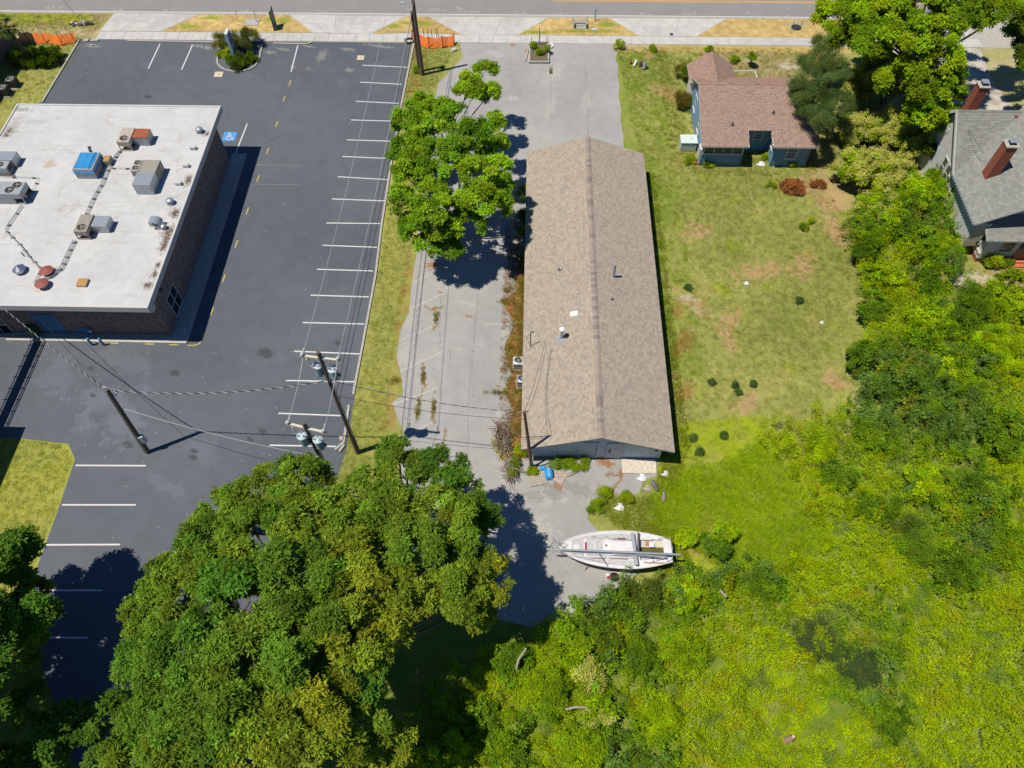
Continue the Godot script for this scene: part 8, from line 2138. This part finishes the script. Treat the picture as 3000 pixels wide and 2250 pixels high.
	var B := [
		[Vector3(29.57, 0, -45.25), 1.5, 2.6, "broad", md, yl, "green bush at the grey house's south-west"], [Vector3(32.74, 0, -46.94), 1.6, 2.8, "broad", md, yl, "lime bush under the grey house's string lights"], [Vector3(34.79, 0, -48.65), 1.5, 2.6, "long", md, yl, "leafy bush touching the grey house's gutter"], [Vector3(27.68, 0, -42.08), 1.4, 2.2, "long", dk, md, "dark bush at the lawn's thicket edge, upper"], [Vector3(31.39, 0, -43.18), 1.6, 2.2, "broad", dk, md, "dark bush below the grey house's wall"], [Vector3(33.8, 0, -42.2), 1.3, 2.0, "vine", yl, yl, "round lime mound beside the grey house's dirt path"], [Vector3(28.5, 0, -39.13), 1.5, 2.0, "broad", md, yl, "mid-green bush left of the lime mound"], [Vector3(31.59, 0, -38.23), 1.5, 1.9, "long", dk, md, "feathery dark bush below the lime mound"], [Vector3(26.99, 0, -35.82), 1.3, 1.8, "broad", dk, md, "dark bush bulging toward the lawn, middle"], [Vector3(24.93, 0, -31.42), 1.2, 1.6, "broad", dk, md, "dark bush bulging toward the lawn, lower"], [Vector3(30.25, 0, -34.54), 1.8, 2.2, "broad", md, yl, "broad mound in the upper thicket"], [Vector3(34.09, 0, -35.51), 1.8, 2.3, "long", dk, md, "long-leaved bush at the thicket's upper right"], [Vector3(37.26, 0, -36.48), 1.8, 2.4, "broad", dk, yl, "bush at the right edge below the dirt path"], [Vector3(34.78, 0, -32.04), 2.0, 2.4, "vine", yl, yl, "lime vine mound at the right edge"], [Vector3(31.17, 0, -30.31), 1.6, 2.0, "broad", md, yl, "rounded bush in the thicket's middle right"], [Vector3(27.09, 0, -29.01), 1.5, 1.8, "long", dk, md, "dark tuft in the thicket's middle"], [Vector3(29.05, 0, -26.33), 1.6, 1.8, "fine", Color(0.1, 0.15, 0.05), md, "grey-green bush in the thicket's middle"], [Vector3(32.98, 0, -25.29), 1.8, 2.0, "broad", dk, md, "dark bush at the right edge, middle"], [Vector3(24.09, 0, -24.74), 1.3, 1.5, "broad", dk, md, "dark clump near the bright grass corner"], [Vector3(20.43, 0, -24.3), 1.0, 1.2, "vine", yl, yl, "lime clump at the thicket's forward point"], [Vector3(21.53, 0, -21.83), 1.2, 1.3, "broad", dk, md, "dark clump beside the tall bright grass, upper"], [Vector3(22.89, 0, -19.5), 1.4, 1.5, "long", dk, md, "dark clump beside the tall bright grass, lower"], [Vector3(27.04, 0, -21.26), 1.5, 1.7, "broad", md, yl, "mid-green mound in the lower thicket"], [Vector3(30.9, 0, -20.67), 1.6, 1.8, "broad", dk, md, "dark mound at lower right"], [Vector3(25.08, 0, -17.3), 1.4, 1.5, "fine", Color(0.11, 0.16, 0.05), md, "blue-green bush in the lower thicket"], [Vector3(27.54, 0, -15.51), 1.5, 1.6, "long", dk, md, "long-leaved dark bush in the lower right"], [Vector3(31.18, 0, -16.81), 1.7, 1.8, "long", md, yl, "feathery green bush at the right edge, lower"], [Vector3(12.39, 0, -16.71), 1.0, 1.6, "broad", dk, md, "leafy bush at the boat's stern"], [Vector3(10.65, 0, -17.3), 0.7, 1.0, "broad", md, yl, "small bush touching the boat's stern rail"], [Vector3(13.11, 0, -17.67), 0.6, 1.5, "broad", md, yl, "upright sapling east of the boat"], [Vector3(15.02, 0, -14.34), 1.2, 1.3, "fine", dk, md, "brownish-green bush south-east of the boat"], [Vector3(7.65, 0, -13.3), 1.0, 1.4, "long", Color(0.13, 0.18, 0.03), md, "feathery bush south of the boat's middle"], [Vector3(5.59, 0, -12.68), 1.1, 1.5, "long", Color(0.13, 0.18, 0.03), dk, "feathery bush south of the boat's bow"], [Vector3(10, 0, -13.64), 1.1, 1.3, "broad", md, yl, "green bush south of the boat's stern"], [Vector3(4.94, 0, -10.71), 1.2, 1.9, "broad", dk, Color(0.10, 0.15, 0.014), "half-shaded bush near the storm inlet"], [Vector3(2.96, 0, -10.39), 1.2, 2.2, "broad", md, yl, "sunlit bush at the oaks' shadow edge"], [Vector3(1.55, 0, -7.73), 1.4, 2.0, "vine", md, yl, "yellow-green bush in the oaks' half shade"], [Vector3(6.86, 0, -9.94), 1.2, 1.5, "long", dk, md, "dark feathery bush behind the blossom"], [Vector3(4.03, 0, -8.56), 1.0, 1.8, "broad", md, yl, "blossoming privet in the lower middle"], [Vector3(4.51, 0, -6.8), 0.9, 1.6, "broad", md, yl, "second blossoming privet in the lower middle"], [Vector3(17.64, 0, -11.27), 1.5, 1.3, "fine", Color(0.11, 0.16, 0.05), Color(0.08, 0.13, 0.04), "blue-green mound in the lower right middle"], [Vector3(20.04, 0, -9.45), 1.3, 1.2, "fine", Color(0.11, 0.16, 0.05), Color(0.08, 0.13, 0.04), "second blue-green mound farther down"], [Vector3(20.74, 0, -6.68), 1.2, 1.1, "long", dk, md, "dark tuft near the bottom right"], [Vector3(9.92, 0, -10.01), 1.2, 1.2, "vine", md, yl, "lime mound below the boat"], [Vector3(7.96, 0, -6.38), 1.3, 1.4, "vine", yl, yl, "bright mound at the bottom middle"], [Vector3(3.39, 0, -4.83), 1.3, 1.5, "vine", md, yl, "vine mound at the bottom edge, middle"], [Vector3(-2.46, 0, -6.14), 1.3, 1.6, "broad", dk, md, "shaded bush at the bottom edge by the oaks"], [Vector3(-4.19, 0, -4.18), 1.2, 1.8, "broad", md, yl, "leafy bush at the bottom edge under the oaks"], [Vector3(-0.8, 0, -4.26), 1.2, 1.6, "broad", dk, md, "second shaded bush at the bottom edge"], [Vector3(-0.39, 0, -9.25), 1.2, 1.6, "broad", dk, md, "deep-shaded bush east of the oaks"]]
	for q in B:
		bush("thicket_bush", q[6], q[0], q[1] * 1.12, q[2] * (1.5 if q[0].z < -24.0 else 1.25), q[3], q[4], q[5], 15, 0.78, "bushes of the overgrown back lot", "shrub", 0.4 if "blossoming" in q[6] else 0.0)
	# fallen limbs and stump
	for q in [[[Vector3(-0.24, 1.6, -8.8), Vector3(-0.11, 1.9, -9.26), Vector3(0.33, 2.1, -9.87)], "bent bare limb in the deep shade"], [[Vector3(2.6, 1.5, -6.71), Vector3(3.06, 1.7, -6.81), Vector3(3.84, 1.6, -6.84)], "pale curved limb lying on the vines"], [[Vector3(12.17, 1.3, -13.74), Vector3(12.51, 1.4, -13.3)], "short grey stick poking from the vines"]]:
		var m := MB.new()
		m.tube(q[0], [0.07, 0.08, 0.06], 8)
		single("dead_limb", q[1], "branch", q[0][0], m, M.bark_pale)
	var sm := thing("broken_stump", "pale broken stump standing among the lower vines", "stump", Vector3(15.17, 0, -5.58))
	var s := MB.new()
	var sp := Vector3(15.17, 0, -5.58)
	s.tube([sp, sp + Vector3(0, 1.0, 0), sp + Vector3(0, 1.5, -0.05)], [0.22, 0.2, 0.1], 9)
	part(sm, "wood", s, M.wood_pink)

func blade_tuft(sd: int, n: int, h: float, spread: float) -> ArrayMesh:
	var g := RandomNumberGenerator.new(); g.seed = sd
	var m := MB.new()
	for i in n:
		var a := g.randf() * TAU
		var p := Vector3(cos(a), 0, sin(a)) * spread * sqrt(g.randf())
		var d := Vector3(cos(a + g.randf_range(-1, 1)), 0, sin(a + g.randf_range(-1, 1)))
		var hh := h * g.randf_range(0.5, 1.2)
		var w := Vector3(-d.z, 0, d.x) * 0.014
		var t := g.randf_range(0.8, 1.2)
		m.col = Color(t, t, t)
		m.tri(p - w, p + w, p + d * hh * 0.7 + Vector3(0, hh, 0))
	return m.mesh()

func grasses() -> void:
	var M2 := [blade_tuft(1, 14, 0.075, 0.13), blade_tuft(2, 22, 0.2, 0.18)]
	var zones := [
		["lawn_grass", "short patchy lawn grass across the open back yard", V2([[8.9, -71], [14, -71], [14.2, -62], [15.4, -53], [25.5, -52.6], [28, -46], [29, -38], [26, -31], [20, -27], [18, -22], [20, -14], [12, -13], [9.6, -17.5], [8.6, -20], [9.6, -23], [10.4, -30], [10.4, -50]]), 34.0, 0, 1.0],
		["strip_grass", "yellow-green grass strip between the dark lot and grey yard", V2([[-12.3, -71], [-8, -70], [-9.6, -64], [-9.8, -40], [-10.2, -30], [-9.6, -24], [-9.2, -20], [-13, -16], [-12.8, -22], [-12.3, -30]]), 44.0, 0, 0.9],
		["corner_grass", "clipped grass of the corner island at lower left", V2([[-44, -24], [-36, -23.85], [-33, -23.7], [-31.7, -22.4], [-31.5, -18.4], [-31.6, -12], [-36, -4], [-44, -4]]), 40.0, 0, 0.9],
		["verge_grass", "tufts of straw and grass on the roadside verges", V2([[-60, -76], [-46.3, -76], [-48, -60], [-56, -60]]), 24.0, 0, 1.0],
		["tall_grass", "tall bright lime grass between the lawn and thicket", V2([Vector3(8.45, 0, -20.19), Vector3(11.19, 0, -22.66), Vector3(13.8, 0, -23.07), Vector3(16.98, 0, -24.96), Vector3(18.24, 0, -22.81), Vector3(19.31, 0, -20.08), Vector3(20.56, 0, -17.2), Vector3(17.01, 0, -15.73), Vector3(12.84, 0, -15.49), Vector3(10.92, 0, -16.99), Vector3(8.3, 0, -18.2)]), 55.0, 1, 1.1],
		["house_weeds", "rough weeds and grass round the blue house", V2([[13, -71], [30, -71], [31, -64], [26.5, -58], [26, -52], [15, -51.8], [13, -53]]), 12.0, 1, 0.8],
		["wall_weeds", "ragged weeds along the shop's west wall", V2([[-1.6, -43], [0.5, -43], [0.5, -23.4], [-1.8, -23.6], [-1.2, -27], [-1.8, -31], [-1.2, -35]]), 26.0, 1, 0.9],
		["east_weeds", "lush weeds along the shop's east wall", V2([[9.6, -52], [11.4, -52], [11.6, -24], [10.2, -21], [8.9, -20.6], [9.6, -24]]), 34.0, 1, 0.9],
		["boat_weeds", "weeds on the broken asphalt round the boat", V2([[4.8, -19.8], [6, -20.4], [9, -20.3], [11, -16], [9.8, -14], [8, -13.6], [9, -17.4], [6.6, -17.7]]), 44.0, 1, 0.9]]
	var green := {"tall_grass": Color(0.40, 0.56, 0.008), "east_weeds": Color(0.24, 0.30, 0.014), "wall_weeds": Color(0.24, 0.22, 0.03), "boat_weeds": Color(0.30, 0.36, 0.012)}
	for q in zones:
		var poly: PackedVector2Array = q[2]
		var lo := poly[0]; var hi := poly[0]
		for p in poly: lo = lo.min(p); hi = hi.max(p)
		var xs := []
		var n := int((hi.x - lo.x) * (hi.y - lo.y) * q[3])
		for i in n:
			var p := Vector2(R.randf_range(lo.x, hi.x), R.randf_range(lo.y, hi.y))
			if not Geometry2D.is_point_in_polygon(p, poly): continue
			if NZ.get_noise_2d(p.x * 0.9, p.y * 0.9) < -0.2 and R.randf() < 0.5: continue
			var c := lawn.at(p.x, p.y).srgb_to_linear()
			c = Color(c.r * 1.45, c.g * 1.5, c.b * 1.05)
			if green.has(q[0]): c = c.lerp(green[q[0]], 0.75)
			var k := R.randf()
			if k > 0.95: c = c.lerp(Color(0.14, 0.2, 0.03), 0.5)
			elif k < 0.06: c = c.lerp(Color(0.5, 0.42, 0.2), 0.5)
			xs.append([Vector3(p.x, 0.0, p.y), shade_free(c, 0.15)])
		var mm := MultiMesh.new()
		mm.transform_format = MultiMesh.TRANSFORM_3D; mm.use_colors = true
		mm.mesh = M2[q[4]]; mm.instance_count = xs.size()
		for i in xs.size():
			mm.set_instance_transform(i, Transform3D(Basis(Vector3.UP, R.randf() * TAU).scaled(Vector3.ONE * q[5] * R.randf_range(0.6, 1.4)), xs[i][0]))
			mm.set_instance_color(i, xs[i][1])
		var o := MultiMeshInstance3D.new()
		o.name = numbered(q[0]); add_child(o)
		o.multimesh = mm; o.material_override = M.leaf
		tag(o, q[1], "grass", "", "stuff")
	# crawling weeds at the shop's base and cracks of the yard
	var cr := []
	for q in [[Vector3(-0.51, 0, -40.9), 0.35, 1.6], [Vector3(-0.4, 0, -38.43), 0.3, 1.4], [Vector3(-0.49, 0, -36.22), 0.3, 1.0], [Vector3(-0.39, 0, -34.1), 0.25, 1.4], [Vector3(-0.42, 0, -32.49), 0.25, 1.2], [Vector3(-0.61, 0, -30.43), 0.4, 0.2], [Vector3(-0.47, 0, -28.86), 0.3, 0.5], [Vector3(-0.39, 0, -27.54), 0.2, 0.6], [Vector3(-0.51, 0, -25.35), 0.3, 0.6], [Vector3(-0.04, 0, -23.51), 0.8, 0.5], [Vector3(-1.73, 0, -36.98), 0.35, 0.3], [Vector3(-1.64, 0, -38.09), 0.4, 0.25], [Vector3(-7.66, 0, -29.81), 0.12, 0.9], [Vector3(-7.11, 0, -35.33), 0.18, 0.7], [Vector3(-6.65, 0, -27.02), 0.08, 0.9], [Vector3(-7.79, 0, -26.86), 0.12, 0.9], [Vector3(-1.94, 0, -28.43), 0.8, 0.18], [Vector3(2.04, 0, -66.74), 0.12, 0.6], [Vector3(-9.82, 0, -29.35), 0.4, 0.3]]:
		for i in int(26 + q[1] * q[2] * 90):
			cr.append([q[0] + Vector3(R.randfn() * q[1] * 0.5, R.randf_range(0.04, 0.2), R.randfn() * q[2] * 0.5), Vector3(R.randfn() * 0.3, 1, R.randfn() * 0.3).normalized(), R.randf_range(0.25, 0.5), shade_free(Color(0.17, 0.20, 0.02).lerp(Color(0.34, 0.22, 0.06), R.randf()), 0.2)])
	var w := Node3D.new()
	w.name = "crack_weeds"; add_child(w)
	tag(w, "low creeping weeds in the yard's cracks and along the shop", "weeds", "", "stuff")
	scatter(w, "foliage", cr, "vine", M.leaf)
	var dl := []
	for i in 2600:
		var p := Vector3(R.randf_range(-1.9, 0.3), R.randf_range(0.03, 0.14), R.randf_range(-46, -23))
		if NZ.get_noise_2d(p.x * 0.8, p.z * 0.5) < -0.05: continue
		dl.append([p, Vector3(R.randfn() * 0.3, 1, R.randfn() * 0.3).normalized(), R.randf_range(0.25, 0.5), shade_free(Color(0.30, 0.14, 0.06).lerp(Color(0.38, 0.26, 0.13), R.randf()), 0.2)])
	w = Node3D.new()
	w.name = "leaf_litter"; add_child(w)
	tag(w, "rusty dead leaves and stalks along the shop's west wall", "leaf litter", "", "stuff")
	scatter(w, "foliage", dl, "fine", M.leaf_dry)
